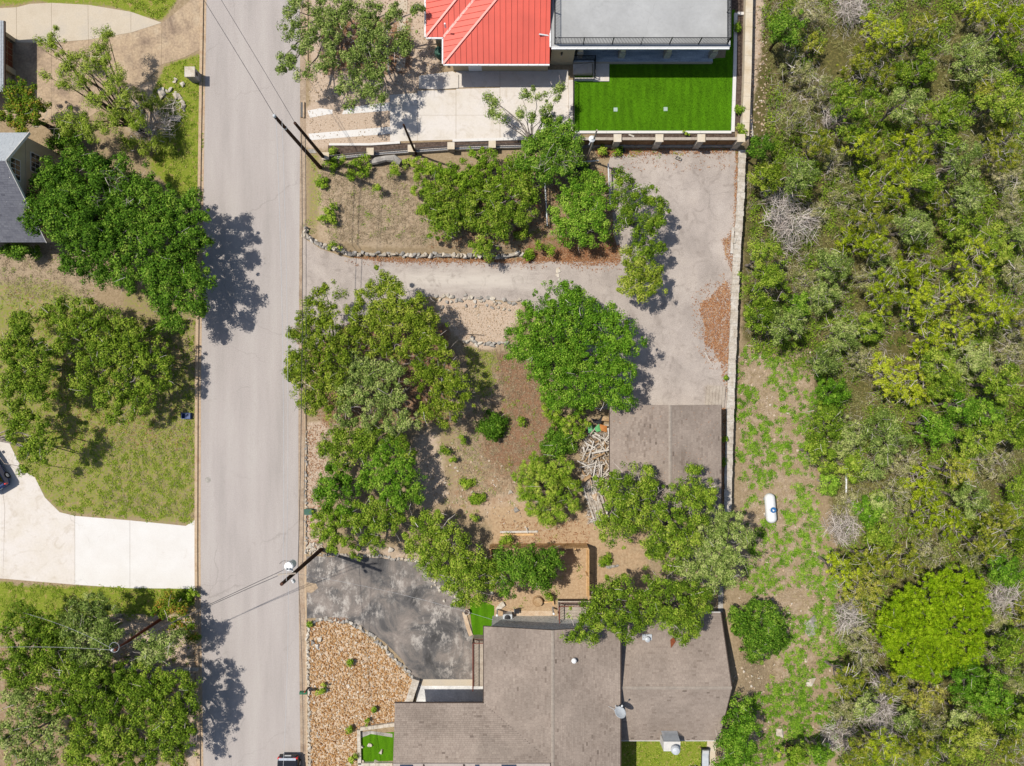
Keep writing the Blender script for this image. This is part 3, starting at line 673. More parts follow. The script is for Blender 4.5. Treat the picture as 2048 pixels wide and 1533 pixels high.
for (x, y, sx, sy, lab) in [(625, 1285, 0.34, 0.3, 'grey stone in a trio upper left in the gravel bed'), (640, 1278, 0.3, 0.26, 'pale stone in a trio upper left in the gravel bed'), (634, 1292, 0.3, 0.3, 'darker flat stone of the trio in the gravel bed'),
                            (1636, 1258, 0.9, 1.3, 'large grey rock outcrop on the slope below the propane tank'), (1632, 1372, 0.7, 0.4, 'white pitted boulder low on the weedy slope'), (1566, 1472, 0.5, 0.5, 'round pale boulder near the bottom of the weedy slope'), (1690, 750, 0.4, 0.3, 'pale boulder at the wood edge level with the garage'),
                            (762, 1503, 0.2, 0.3, 'white upright stone right in the small lawn bed'), (724, 1492, 0.25, 0.25, 'white stone left in the small lawn bed'), (740, 1491, 0.25, 0.25, 'white stone second from left in the small lawn bed'), (724, 1523, 0.25, 0.25, 'white stone on the lower left corner of the lawn bed'), (754, 1523, 0.3, 0.25, 'white stone on the lower border of the lawn bed'),
                            (984, 1184, 0.22, 0.3, 'cream boulder at the top of the small house lawn'), (782, 1100, 0.3, 0.3, 'square white stone above the dark asphalt drive'), (1032, 1020, 0.3, 0.28, 'dark grey rock among pale ones near the wood planks'), (1020, 985, 0.3, 0.22, 'white rock above the wood planks on bare soil'),
                            (945, 250 + 735, 0.2, 0.16, 'small white rock between the two little round bushes'), (1000, 1212, 0.6, 0.3, 'flat cream rock behind the air conditioner')]:
    zz = zg1(wx(x), wy(y)); o = stone(None, W(x, y) + Vector((0, 0, zz + 0.06)), sx, sy, 0.25, 'stone_gray' if 'grey' in lab else 'limestone', None, 'boulder'); _props(o, lab, 'rock')
# stepping stones across the lane
for (x, y, s, lab) in [(1116, 541, 0.27, 'largest of three white stepping stones across the lane'), (1115, 552, 0.2, 'middle white stepping stone on the lane by the round green tree'), (1118, 560, 0.16, 'smallest white stepping stone on the lane at the tree edge')]:
    o = stone(None, W(x, y) + Vector((0, 0, 0.03)), s * 1.1, s, 0.06, 'limestone', None, 'stepping_stone'); _props(o, lab, 'paving stone', 'white stepping stones on the lane')
# fallen log / long stone on the bank
o = MB().tube([W(742, 330) + Vector((0, 0, .5)), W(757, 326) + Vector((0, 0, .62)), W(775, 322) + Vector((0, 0, .62)), W(790, 322) + Vector((0, 0, .6)), W(803, 330) + Vector((0, 0, .5))], [0.2, 0.32, 0.26, 0.36, 0.3], 8).build('weathered_log', 'stone_gray', None, tuple(W(770, 325)))
_props(o, 'pale weathered log curving on the bank below the pillared fence', 'log')

# long stone retaining wall on the right of the court, capped stone by stone
def retaining_wall(pts, w, ztop, zbot, label, seg=0.55, mat='stone_wall_top'):
    P = [W(x, y) for x, y in pts]; root = thing('retaining_wall', label, 'wall', (P[0].x, P[0].y, zbot)); core = MB()
    for a, b in zip(P[:-1], P[1:]):
        t = (b - a).normalized(); nrm = Vector((-t.y, t.x, 0)); L = (b - a).length
        core.prism([a + nrm * (w / 2 - .03) + Vector((0, 0, ztop - .1)), b + nrm * (w / 2 - .03) + Vector((0, 0, ztop - .1)), b - nrm * (w / 2 - .03) + Vector((0, 0, ztop - .1)), a - nrm * (w / 2 - .03) + Vector((0, 0, ztop - .1))], ztop - .1 - zbot)
        d = 0.0
        while d < L - 0.05:
            s = min(seg * random.uniform(0.6, 1.4), L - d); p = a + t * (d + 0.006); q = a + t * (d + s - 0.006); k = random.uniform(0.94, 1.05); zt = ztop + random.uniform(-.015, .02); jj = lambda: nrm * random.uniform(-.035, .035)
            MB().prism([p + nrm * w / 2 * k + jj() + Vector((0, 0, zt)), q + nrm * w / 2 * k + jj() + Vector((0, 0, zt)), q - nrm * w / 2 * k + jj() + Vector((0, 0, zt)), p - nrm * w / 2 * k + jj() + Vector((0, 0, zt))], 0.14).build('cap_stone', mat, root)
            d += s
    core.build('wall_core', 'stone_wall_top', root)
    return root
retaining_wall([(1483, 302), (1480, 400), (1473, 500), (1468, 600), (1463, 720), (1459, 830), (1456, 930), (1454, 1030)], 0.64, 0.22, -1.2, 'long pale stone retaining wall between the court and the wooded slope')
retaining_wall([(1441, 1172), (1440, 1224)], 0.4, 0.15, -1.2, 'short narrow stone wall stub above the brown house annex', mat='stone_gray')
def block_wall(name, label, pts, w, ztop, zbot, mat, seg=1.2):
    P = [W(x, y, ztop) for x, y in pts]; root = thing(name, label, 'wall', (P[0].x, P[0].y, zbot))
    for a, b in zip(P[:-1], P[1:]):
        t = (b - a); t.z = 0; L = t.length; t.normalize(); nrm = Vector((-t.y, t.x, 0)); n = max(1, round(L / seg))
        for i in range(n):
            p = a + t * (L * i / n + 0.006); q = a + t * (L * (i + 1) / n - 0.006)
            MB().prism([p + nrm * w / 2, q + nrm * w / 2, q - nrm * w / 2, p - nrm * w / 2], ztop - zbot).build('block', mat, root)
    return root
block_wall('block_wall', 'broad limestone block wall running down beside the wooded slope', [(1500, -60), (1496, 140), (1491, 272)], 0.62, 0.6, -1.4, 'limestone_block')
block_wall('lawn_kerb', 'white concrete kerb on the right side of the artificial lawn', [(1472, 26), (1470, 140), (1466, 264)], 0.28, 0.16, -0.1, 'concrete_bright', 3)
block_wall('lawn_kerb', 'white concrete kerb along the lower side of the artificial lawn', [(1150, 264.5), (1463, 264.5)], 0.22, 0.16, -0.1, 'concrete_bright', 3)
block_wall('lawn_kerb', 'short white kerb closing the mulch bed above the artificial lawn', [(1475, 27), (1490, 27)], 0.25, 0.16, -0.1, 'concrete_bright', 3)
block_wall('lawn_kerb', 'pale kerb between the concrete drive and the artificial lawn railing', [(1142, 160), (1142, 262)], 0.4, 0.2, -0.1, 'concrete_new', 3)
block_wall('bed_kerb', 'long white kerb between concrete drive and the fence planting bed', [(905, 281), (1058, 277)], 0.25, 0.14, -0.1, 'concrete_bright', 2)
block_wall('bed_kerb', 'white kerb stretch left of the short utility pole above the planting bed', [(658, 289), (740, 289), (800, 285)], 0.2, 0.14, -0.1, 'concrete_bright', 2)
block_wall('garden_wall', 'white low wall on the left side of the small lawn bed', [(717, 1461), (719, 1530)], 0.3, 0.3, 0, 'limestone', 0.5)
block_wall('garden_wall', 'white low wall along the top of the small lawn bed', [(720, 1459), (790, 1450)], 0.3, 0.3, 0, 'limestone', 0.5)
block_wall('garden_wall', 'white low wall along the bottom of the small lawn bed', [(716, 1530), (785, 1530)], 0.25, 0.3, 0, 'limestone', 0.5)
block_wall('garden_wall', 'pale low wall hidden under the oaks at lower left', [(230, 1338), (300, 1338), (395, 1340)], 0.25, 0.35, 0, 'stone_gray', 0.9)
block_wall('drive_wall', 'pale speckled stone wall beside the sunken carport', [(832, 1360), (822, 1390), (812, 1425)], 0.62, 0.55, -0.1, 'stone_wall_top', 0.7)
block_wall('drive_wall', 'narrow cream path kerb between dark drive and house lawn', [(928, 1225), (936, 1255), (942, 1272)], 0.35, 0.12, -0.1, 'paver', 0.8)

# ================================================================== BUILDINGS
def clip_half(poly, a, b, c):
    """keep a*x+b*y >= c"""
    out = []; n = len(poly)
    for i in range(n):
        p = poly[i]; q = poly[(i + 1) % n]; fp = a * p[0] + b * p[1] - c; fq = a * q[0] + b * q[1] - c
        if fp >= 0: out.append(p)
        if (fp > 0 and fq < 0) or (fp < 0 and fq > 0):
            t = fp / (fp - fq); out.append((p[0] + (q[0] - p[0]) * t, p[1] + (q[1] - p[1]) * t))
    return out
def shingle_roof(root, poly, zf, up, thick=0.16, mat='shingle', wet=0.0, seed=0, step=0.15):
    """poly: plan outline; zf(x, y): roof height; up: plan direction up the slope"""
    rng = random.Random(seed)
    MB().prism([(x, y, zf(x, y)) for x, y in poly], thick).build('roof_deck', 'roof_board', root)
    ux, uy = up; tx, ty = -uy, ux
    bs = [x * ux + y * uy for x, y in poly]; bmin, bmax = min(bs), max(bs)
    V = []; val = []; b = bmin; row = 0
    def pt(a_, b_, dz): x = a_ * tx + b_ * ux; y = a_ * ty + b_ * uy; return (x, y, zf(x, y) + dz)
    while b < bmax - 0.02:
        mid = min(b + step * 0.5, bmax - 0.01); xs = []
        n = len(poly)
        for i in range(n):
            p = poly[i]; q = poly[(i + 1) % n]; fp = p[0] * ux + p[1] * uy - mid; fq = q[0] * ux + q[1] * uy - mid
            if fp * fq < 0:
                t = fp / (fp - fq); x = p[0] + (q[0] - p[0]) * t; y = p[1] + (q[1] - p[1]) * t; xs.append(x * tx + y * ty)
        if len(xs) >= 2:
            a0, a1 = min(xs), max(xs); a = a0 - rng.uniform(0, 0.25); b1 = min(b + step * 1.12, bmax)
            while a < a1 - 0.01:
                w = rng.uniform(0.2, 0.38); l_, r_ = max(a, a0), min(a + w, a1) - 0.008; h = 0.022 + rng.random() * 0.014
                if r_ > l_:
                    p0, p1, p2, p3 = pt(l_, b - 0.01, h), pt(r_, b - 0.01, h), pt(r_, b1, 0.008), pt(l_, b1, 0.008)
                    q0, q1 = pt(l_, b - 0.01, 0.0), pt(r_, b - 0.01, 0.0)
                    cc = mnoise.noise(Vector((p0[0] * 0.35, p0[1] * 0.35, seed))) * 0.22
                    v = min(1, max(0, rng.gauss(0.55, 0.1) + cc * .7 - (0.3 if rng.random() < 0.03 else 0)))
                    # weathered, granule-bare patches
                    wt = mnoise.noise(Vector((p0[0] * 0.45 + 9 + seed, p0[1] * 0.3, 3.3)))
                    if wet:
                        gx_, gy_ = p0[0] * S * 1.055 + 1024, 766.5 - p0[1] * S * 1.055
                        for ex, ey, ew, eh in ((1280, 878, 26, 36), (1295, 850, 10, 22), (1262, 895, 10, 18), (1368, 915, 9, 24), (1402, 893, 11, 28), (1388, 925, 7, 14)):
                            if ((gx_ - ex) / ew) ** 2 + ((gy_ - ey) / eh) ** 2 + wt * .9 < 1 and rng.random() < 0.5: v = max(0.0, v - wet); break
                    V += [p0, p1, p2, p3, p1, p0, q0, q1]; val += [v, v]
                a += w
        b += step; row += 1
    V = np.array(V, np.float32)
    # keep every face turned up
    Q = V.reshape(-1, 4, 3); nz = np.cross(Q[:, 1] - Q[:, 0], Q[:, 2] - Q[:, 0])[:, 2]
    flip = nz < 0; Q[flip] = Q[flip][:, ::-1]
    o = npmesh('shingles', Q.reshape(-1, 3), 4, mat, root, val=val); o['kind'] = 'stuff'
    return o
def ridge_caps(root, p, q, w=0.26, mat='ridge'):
    p = Vector(p); q = Vector(q); L = (q - p).length; n = int(L / 0.3); m = MB(); t = (q - p) / n
    side = Vector((-t.y, t.x, 0)).normalized() * w / 2
    for i in range(n):
        a = p + t * i; b = p + t * (i + 1.05); z0 = Vector((0, 0, 0.05)); z1 = Vector((0, 0, 0.03)); d = Vector((0, 0, -0.035))
        m.add([a - side + z0 + d, a + z0, a + side + z0 + d, b - side + z1 + d, b + z1, b + side + z1 + d], [(0, 1, 4, 3), (1, 2, 5, 4)])
    o = m.build('ridge_cap', mat, root); o['kind'] = 'stuff'

# ---- garage
def garage():
    ze, zr = 2.7, 3.9
    x0, x1 = wx(1220, ze), wx(1442, ze); xr = (x0 + x1) / 2 + 0.1; y1, y0 = wy(810, ze), wy(1040, ze)
    g = thing('garage', 'detached garage with brown shingle gable roof, partly under the big oak', 'garage', ((x0 + x1) / 2, (y0 + y1) / 2, 0))
    sl0 = (zr - ze) / (xr - x0); sl1 = (zr - ze) / (x1 - xr)
    shingle_roof(g, [(x0, y0), (xr, y0), (xr, y1), (x0, y1)], lambda x, y: ze + (x - x0) * sl0, (1, 0), wet=0.3, seed=3)
    shingle_roof(g, [(xr, y0), (x1, y0), (x1, y1), (xr, y1)], lambda x, y: ze + (x1 - x) * sl1, (-1, 0), wet=0.3, seed=4)
    ridge_caps(g, (xr, y0, zr + .02), (xr, y1, zr + .02))
    MB().box(x0 + .35, x1 - .35, y0 + .3, y1 - .25, 0, ze - 0.1).build('wall', 'stucco', g)
    m = MB(); m.add([(x0 + .35, y1 - .25, ze - .1), (x1 - .35, y1 - .25, ze - .1), (xr, y1 - .25, zr - .2)], [(0, 1, 2)]); m.build('gable', 'stucco', g)
    MB().box(x0 + 1, x0 + 4, y1 - .26, y1 - .2, 0.05, 2.2).build('garage_door', 'white_metal', g)
    MB().box(x0 + 5.2, x0 + 8.2, y1 - .26, y1 - .2, 0.05, 2.2).build('garage_door', 'white_metal', g)
    MB().box(x1 - .02, x1 + .07, y0, y1, ze - .14, ze - .03).build('gutter', 'fascia', g)
    MB().box(x0 - .07, x0 + .02, y0, y1, ze - .14, ze - .03).build('gutter', 'fascia', g)
    nl = 260; lx = RNG.uniform(x0, x1, nl); ly = y0 + (y1 - y0) * RNG.random(nl) ** 1.6
    lz = np.where(lx < xr, ze + (lx - x0) * sl0, ze + (x1 - lx) * sl1) + .045
    N = RNG.normal(size=(nl, 3)) * .25 + np.array([0, 0, 1.0]); N /= np.linalg.norm(N, axis=1, keepdims=True)
    o = npmesh('roof_leaves', leaf_quads(np.stack([lx, ly, lz], 1), N, RNG.uniform(.06, .16, nl), .06, RNG), 3, 'dry_leaf', None, (0, 0, 0), val=RNG.random(nl)); _props(o, 'dry leaves scattered over the garage roof', 'leaves', None, 'stuff')
    return g
garage()

# ---- brown house
def brown_house():
    ze, zr = 4.0, 4.9
    xa, xb = wx(968, ze), wx(1240, ze); xr = (xa + xb) / 2; yn = wy(1253, ze); ys_ = -37.0
    xw = wx(790, ze); yw = wy(1407, ze); ywr = wy(1526.5, zr)
    h = thing('brown_house', 'large brown shingle-roofed house with rear annex at the bottom', 'house', (xr, yn - 8, 0))
    s1 = (zr - ze) / (xr - xa); s2 = (zr - ze) / (yw - ywr)
    shingle_roof(h, [(xa, yn), (xr, yn), (xr, ywr), (xa, yw)][::-1], lambda x, y: ze + (x - xa) * s1, (1, 0), seed=5)
    shingle_roof(h, [(xr, yn), (xb, yn), (xb, ys_), (xr, ys_)][::-1], lambda x, y: ze + (xb - x) * (zr - ze) / (xb - xr), (-1, 0), seed=6)
    shingle_roof(h, [(xw, yw), (xa, yw), (xr, ywr), (xw, ywr)], lambda x, y: ze + (yw - y) * s2, (0, -1), seed=7)
    ridge_caps(h, (xr, yn, zr + .02), (xr, ys_, zr + .02))
    # south slope in pale metal with roof windows just past the ridge
    r = MB(); r.prism([(xw, ywr - .05, zr + .0), (xr - .2, ywr - .05, zr + .0), (xr - .2, ys_, zr - 1.3), (xw, ys_, zr - 1.3)], 0.15); r.build('porch_roof', 'pink_metal', h)
    for px0, px1 in ((800, 825), (950, 958), (1003, 1032)):
        MB().box(wx(px0, 4.9), wx(px1, 4.9), ywr - .9, ywr - .12, zr - .12, zr + .06).build('roof_window', 'glass_blue', h)
    MB().box(wx(926, 4.9), wx(929, 4.9), ywr - .9, ywr - .1, zr - .12, zr + .08).build('roof_batten', 'fascia', h)
    MB().box(wx(846, 4.9), wx(848, 4.9), ywr - .9, ywr - .1, zr - .12, zr + .08).build('roof_batten', 'fascia', h)
    # walls
    MB().box(xa + .6, xb - .5, ys_, yn - .55, 0, ze - .12).build('wall', 'stucco', h)
    MB().box(xa + .58, xb - .48, yn - .55, yn - .5, 0, ze - .35).build('stone_cladding', 'stone_cladding', h)
    MB().box(xa + .58, xb - .48, yn - .55, yn - .46, ze - .34, ze - .16).build('fascia_board', 'fascia_white', h)
    MB().box(xw + .5, xa + .6, ys_, yw - 2.2, 0, ze - .12).build('wall', 'stucco', h)
    MB().box(xw + .5, xa + .6, yw - 2.2, yw - .5, ze - .5, ze - .12).build('carport_beam', 'stucco', h)
    for i in range(2):
        MB().box(xw + 2.0 + i * 3.4, xw + 4.6 + i * 3.4, yw - 2.26, yw - 2.14, 0.05, 2.3).build('garage_door', 'wood_fence', h)
    # dark fascia and gutters
    MB().box(xw - .02, xa + .02, yw - .02, yw + .06, ze - .16, ze - .01).build('gutter', 'fascia', h)
    MB().box(xa - .08, xa, yw, yn, ze - .16, ze - .01).build('gutter', 'fascia', h)
    MB().box(xb, xb + .1, ys_, yn, ze - .16, ze - .01).build('gutter', 'fascia', h)
    # annex behind (lower, gable with a slightly prowed end)
    ze2, zr2 = 2.0, 3.6
    x0 = xb - .25; x1 = wx(1441, ze2); x1r = wx(1463, zr2); y1, y0 = wy(1226, ze2), wy(1481, ze2); yr = wy(1376, zr2)
    sa = (zr2 - ze2) / (y1 - yr); sb = (zr2 - ze2) / (yr - y0)
    shingle_roof(h, [(x0, y1), (x1, y1), (x1r, yr), (x0, yr)], lambda x, y: ze2 + (y1 - y) * sa, (0, -1), seed=8)
    shingle_roof(h, [(x0, y0), (x1 - .15, y0), (x1r, yr), (x0, yr)], lambda x, y: ze2 + (y - y0) * sb, (0, 1), seed=9)
    ridge_caps(h, (x0, yr, zr2 + .02), (x1r, yr, zr2 + .02))
    MB().box(x0, x1 - .5, y0 + .4, y1 - .4, -1.8, ze2 - .08).build('annex_wall', 'stucco', h)
    MB().box(x0, x1, y1, y1 + .08, ze2 - .14, ze2).build('gutter', 'fascia_white', h)
    MB().box(x0, x1 - .15, y0 - .08, y0, ze2 - .14, ze2).build('gutter', 'fascia_white', h)
    MB().bar((x1 + .03, y1, ze2 - .06), (x1r + .03, yr, zr2 - .06), .07, .16).build('fascia_board', 'fascia', h)
    MB().bar((x1 - .12, y0, ze2 - .06), (x1r + .03, yr, zr2 - .06), .07, .16).build('fascia_board', 'fascia', h)
    MB().box(x0 + .1, x0 + .35, y0 - 1.0, y0 - .1, 0, 1.6).build('meter_cabinet', 'gray_metal', h)
    # roof vents
    def zmain(x): return ze + (min(x - xa, xb - x)) * s1
    vx, vy = wx(1148, 4.9), wy(1322, 4.9)
    v = MB().lathe((vx, vy, zmain(vx)), [(.12, 0), (.12, .2), (.2, .22), (.22, .3), (.18, .4), (.08, .45), (.02, .46)], 14).build('roof_vent', 'white_metal', h)
    vx, vy = wx(1297, 3.2), wy(1283, 3.2); zz = ze2 + (y1 - vy) * sa
    v = MB().box(vx - .4, vx + .4, vy - .35, vy + .35, zz - .1, zz + .06).build('vent_flashing', 'gray_metal', h)
    MB().lathe((vx, vy, zz), [(.15, 0), (.15, .2), (.24, .22), (.22, .32), (.08, .4), (.02, .4)], 14).build('roof_vent', 'gray_metal', h)
    vx, vy = wx(1238, 4.2), wy(1413, 4.2)
    MB().lathe((vx - .25, vy, ze), [(.06, -.1), (.06, .45), (.01, .46)], 8).build('vent_pipe', 'white_metal', h)
    # brown loose sheet on annex roof
    vx, vy = wx(1347, 3.0), wy(1288, 3.0); zz = ze2 + (y1 - vy) * sa + .06
    MB().prism([(vx + .1, vy + .42, zz - .08), (vx - .2, vy + .2, zz + .02), (vx - .18, vy - .4, zz + .2), (vx + .26, vy + .1, zz + .04)], .03).build('loose_sheet', 'rust', h)
    # chimney chase with louvred sloping face and spinning cowl on the lawn side
    cx0, cx1 = wx(1321, 2.2), wx(1362, 3.6); cy1 = wy(1463, 2.4); zt = 3.4
    cyt = wy(1484, zt); cyb = wy(1503, zt)
    m = MB(); a = Vector
    m.prism([(cx0, cyt, zt), (cx1, cyt, zt), (cx1, cyb, zt), (cx0, cyb, zt)], zt + .5)
    ch = m.build('chimney_chase', 'fascia_white', h)
    n = 9
    for i in range(n):
        t0, t1 = i / n, (i + 1) / n
        ya = cy1 + (cyt - cy1) * t0; yb = cy1 + (cyt - cy1) * t1; za = 2.35 + (zt - 2.35) * t0; zb = 2.35 + (zt - 2.35) * t1
        MB().prism([(cx0 + .02, ya, za + .02), (cx1 - .02, ya, za + .02), (cx1 - .02, yb + .02, zb - .02), (cx0 + .02, yb + .02, zb - .02)], .04).build('louvre', 'gray_metal', ch)
    MB().prism([(cx0 + .05, cy1 - .02, 2.2), (cx1 - .05, cy1 - .02, 2.2), (cx1 - .05, cyt, 2.2), (cx0 + .05, cyt, 2.2)], 1.6).build('chase_base', 'fascia_white', ch)
    MB().lathe((wx(1349, zt), wy(1496, zt), zt), [(.3, 0), (.3, .15), (.36, .2), (.38, .4), (.3, .55), (.1, .62), (.02, .62)], 18, ).build('turbine_cowl', 'gray_metal', ch)
    # satellite dish on a roof mast
    return h, ze
brown_house()
def satellite_dish():
    z = 4.9; c = W(1240, 1426, z); b = W(1234, 1418, 4.0)
    d = thing('satellite_dish', 'round grey satellite dish mounted at the roof step of the brown house', 'satellite dish', (b.x - .25, b.y, 4.0))
    ax = Vector((0.25, 0.72, 0.62)).normalized()
    prof = [(0.02, 0.0), (0.2, .012), (0.38, .05), (0.47, .09), (0.48, .085), (0.38, .03), (0.2, -.01), (0.02, -.02)]
    MB().lathe(c, prof, 28, axis=ax).build('reflector', 'gray_metal', d, smooth=True)
    MB().tube([(b.x - .25, b.y, 3.95), (b.x - .22, b.y, 4.5), c - ax * .03], .035, 8).build('mast', 'gray_metal', d)
    tip = c + ax * .55 + Vector((0, .25, -.15))
    MB().tube([c + Vector((0, .0, -.42)), tip], .022, 6).build('feed_arm', 'gray_metal', d)
    MB().lathe(tip, [(.05, -.06), (.08, 0), (.06, .1)], 10, axis=-ax).build('feed_horn', 'white_metal', d)
    for s in (-1, 1): MB().tube([(b.x - .6 * s - .2, b.y + .3, 4.1), c - ax * .05], .015, 6).build('strut', 'gray_metal', d)
satellite_dish()

# ---- house with the red standing-seam roof and the flat deck
def red_house():
    ze = 3.0; k = 0.36
    X1, Y1 = wx(887, ze), wy(128, ze); X2, Y2 = wx(852, ze), wy(74.5, ze); X3 = wx(1099, ze); D = 9.0
    h = thing('red_roof_house', 'house with red metal roof and grey flat roof deck at the top', 'house', (0, Y1 + 6, 0))
    faces = [([(X1, Y1), (X3, Y1), (X3, Y1 + D), (X1 + D, Y1 + D)], lambda x, y: ze + k * (y - Y1), (1, 0)),
             ([(X1, Y1), (X1 + D, Y1 + D), (X1 + D, Y2 + D), (X1, Y2)], lambda x, y: ze + k * (x - X1), (0, 1)),
             ([(X2, Y2), (X1, Y2), (X1 + D, Y2 + D), (X2 + D, Y2 + D)], lambda x, y: ze + k * (y - Y2), (1, 0)),
             ([(X2, Y2), (X2 + D, Y2 + D), (X2, Y2 + D)], lambda x, y: ze + k * (x - X2), (0, 1))]
    sp = 0.47
    for poly, zf, (ax, ay) in faces:
        cs = [x * ax + y * ay for x, y in poly]; c = min(cs)
        while c < max(cs):
            strip = clip_half(clip_half(poly, ax, ay, c), -ax, -ay, -(c + sp))
            if len(strip) >= 3:
                m = MB(); m.prism([(x, y, zf(x, y)) for x, y in strip], 0.06)
                lo = clip_half(clip_half(poly, ax, ay, c - 0.001), -ax, -ay, -(c + 0.03))
                if len(lo) >= 3: m.prism([(x, y, zf(x, y) + 0.055) for x, y in lo], 0.06)
                m.build('roof_panel', 'metal_red', h)
            c += sp
    def cap(p, q, w=.16, name='hip_cap'): MB().bar(p, q, w, .09).build(name, 'metal_red_trim', h)
    cap((X1, Y1, ze + .04), (X1 + D, Y1 + D, ze + k * D + .04)); cap((X2, Y2, ze + .04), (X2 + D, Y2 + D, ze + k * D + .04)); cap((X1, Y2, ze + .0), (X1 + D, Y2 + D, ze + k * D + .0), .2, 'valley_trim')
    vx, vy = wx(890, 4.4), wy(50, 4.4); MB().lathe((vx, vy, 4.0), [(.07, 0), (.07, .6), (.01, .61)], 8).build('vent_pipe', 'white_metal', h)
    # white gutters with clips
    def gut(p, q):
        g = MB().bar(p, q, .12, .12).build('gutter', 'white_metal', h)
        p = Vector(p); q = Vector(q); L = (q - p).length
        for i in range(int(L / .83)):
            c = p.lerp(q, (i + .5) * .83 / L); MB().box(c.x - .03, c.x + .03, c.y - .06, c.y + .06, c.z + .06, c.z + .085).build('gutter_clip', 'white_metal', g)
    gut((X1, Y1 - .08, ze - .06), (X3, Y1 - .08, ze - .06)); gut((X2, Y2 - .08, ze - .06), (X1 - .05, Y2 - .08, ze - .06)); gut((X1 - .08, Y1, ze - .06), (X1 - .08, Y2 - .1, ze - .06)); gut((X2 - .08, Y2, ze - .06), (X2 - .08, Y2 + D, ze - .06))
    # walls
    yw_ = Y1 + .75
    MB().box(X1 + .6, X3, yw_, yw_ + 9, 0, ze + .15).build('wall', 'stucco', h)
    MB().box(X2 + .6, X1 + .7, Y2 + .6, yw_ + 9, 0, ze).build('wall', 'stucco', h)
    dr = MB().box(wx(938), wx(964), yw_ - .04, yw_ + .02, 0.12, 2.2).build('door', 'white_metal', h)
    MB().box(wx(938) - .1, wx(964) + .1, yw_ - .025, yw_ + .01, 0.05, 2.3).build('door_frame', 'stucco', h)
    # deck
    zd = 3.8; xl, xr = wx(1103, zd), wx(1459, zd); yd = wy(94, zd)
    MB().prism([(xl, yd, zd), (xr, yd, zd), (xr, yd + 8, zd), (xl, yd + 8, zd)], .25).build('roof_deck', 'deck_membrane', h)
    MB().box(xl, xr, yd - .06, yd, zd - .3, zd + .02).build('deck_edge', 'white_metal', h)
    gut((xl, yd - .12, zd - .08), (xr, yd - .12, zd - .08)); gut((xl - .1, yd, zd - .08), (xl - .1, yd + 8, zd - .08))
    MB().box(xr, xr + .06, yd, yd + 8, zd - .3, zd + .02).build('deck_edge', 'white_metal', h)
    # guard rail: posts and rails singly, thin balusters as one piece per side
    def railing(pts, hgt, posts, parent, bal=0.12, name='railing', r=.03):
        P = [Vector(p) for p in pts]
        for a, b in zip(P[:-1], P[1:]):
            MB().bar(a + Vector((0, 0, hgt)), b + Vector((0, 0, hgt)), r * 1.6, r * 1.4).build('top_rail', 'black_metal', parent)
            MB().bar(a + Vector((0, 0, .12)), b + Vector((0, 0, .12)), r * 1.3, r * 1.2).build('bottom_rail', 'black_metal', parent)
            L = (b - a).length; n = int(L / bal); m = MB()
            for i in range(1, n):
                c = a.lerp(b, i / n); m.box(c.x - .016, c.x + .016, c.y - .016, c.y + .016, c.z + .12, c.z + hgt)
            m.build('balusters', 'black_metal', parent)['kind'] = 'stuff'
            k_ = max(1, round(L / posts))
            for i in range(k_ + 1):
                c = a.lerp(b, i / k_); MB().box(c.x - r, c.x + r, c.y - r, c.y + r, c.z, c.z + hgt + .05).build('post', 'black_metal', parent)
    globals()['railing'] = railing
    railing([(xl + .25, yd + 8, zd), (xl + .25, yd + .22, zd), (xr - .2, yd + .22, zd), (xr - .2, yd + 8, zd)], 1.05, 2.45, h)
    # porch below the deck
    MB().box(wx(1146), xr - .35, yd + .42, yd + 8, 0, .32).build('porch_floor', 'porch_tile', h)
    MB().box(wx(1146), xr - .35, yd + .34, yd + .42, 0, .30).build('porch_edge', 'concrete_tan', h)
    MB().box(wx(1100), wx(1145), yd + .3, yd + 6, 0, zd - .25).build('wall', 'stucco', h)
    MB().box(wx(1145), xr - .4, yd + 4.2, yd + 6, 0, zd - .25).build('wall', 'stucco', h)
    for px_ in (1158, 1241, 1331, 1421):
        x = wx(px_); p_ = MB().box(x - .2, x + .2, yd + .75, yd + 1.15, .3, zd - .25).build('pillar', 'limestone_block', h)
        MB().box(x - .27, x + .27, yd + .68, yd + 1.22, .3, 1.3).build('pillar_base', 'stone_wall_top', p_)
    lx, lz = wx(1123, 1.9), 1.9
    lm = MB().box(lx - .07, lx + .07, yd + .18, yd + .3, lz, lz + .38).build('wall_lamp', 'black_metal', h); MB().box(lx - .05, lx + .05, yd + .19, yd + .29, lz - .06, lz).build('lamp_glass', 'clear_lamp', lm)
    MB().bar((X3 - .9, Y1 + 2.0, ze + .9), (X3 + .1, Y1 + 2.0, ze + .6), .1, .1).build('downspout', 'white_metal', h)
    # steps down from the porch
    st = MB()
    for i in range(4):
        x = wx(1184 - 9.5 * i); MB().box(x - .42, x, wy(150), wy(130), 0, .32 - .07 * i + .02).build('step', 'concrete_new', h)
    MB().box(wx(1186), wx(1218), wy(164), wy(127), 0, .12).build('landing', 'concrete_new', h)
    MB().box(wx(1146), wx(1196), wy(163), wy(158), 0, .2).build('step_wall', 'concrete_bright', h)
    railing([(wx(1146), wy(161), .15), (wx(1188), wy(161), .15)], .85, 2, h)
    railing([(wx(1146), yd + .5, .32), (wx(1188), yd + .5, .32), (wx(1188), wy(158), .2)], .9, 2, h)
    return h
red_house()

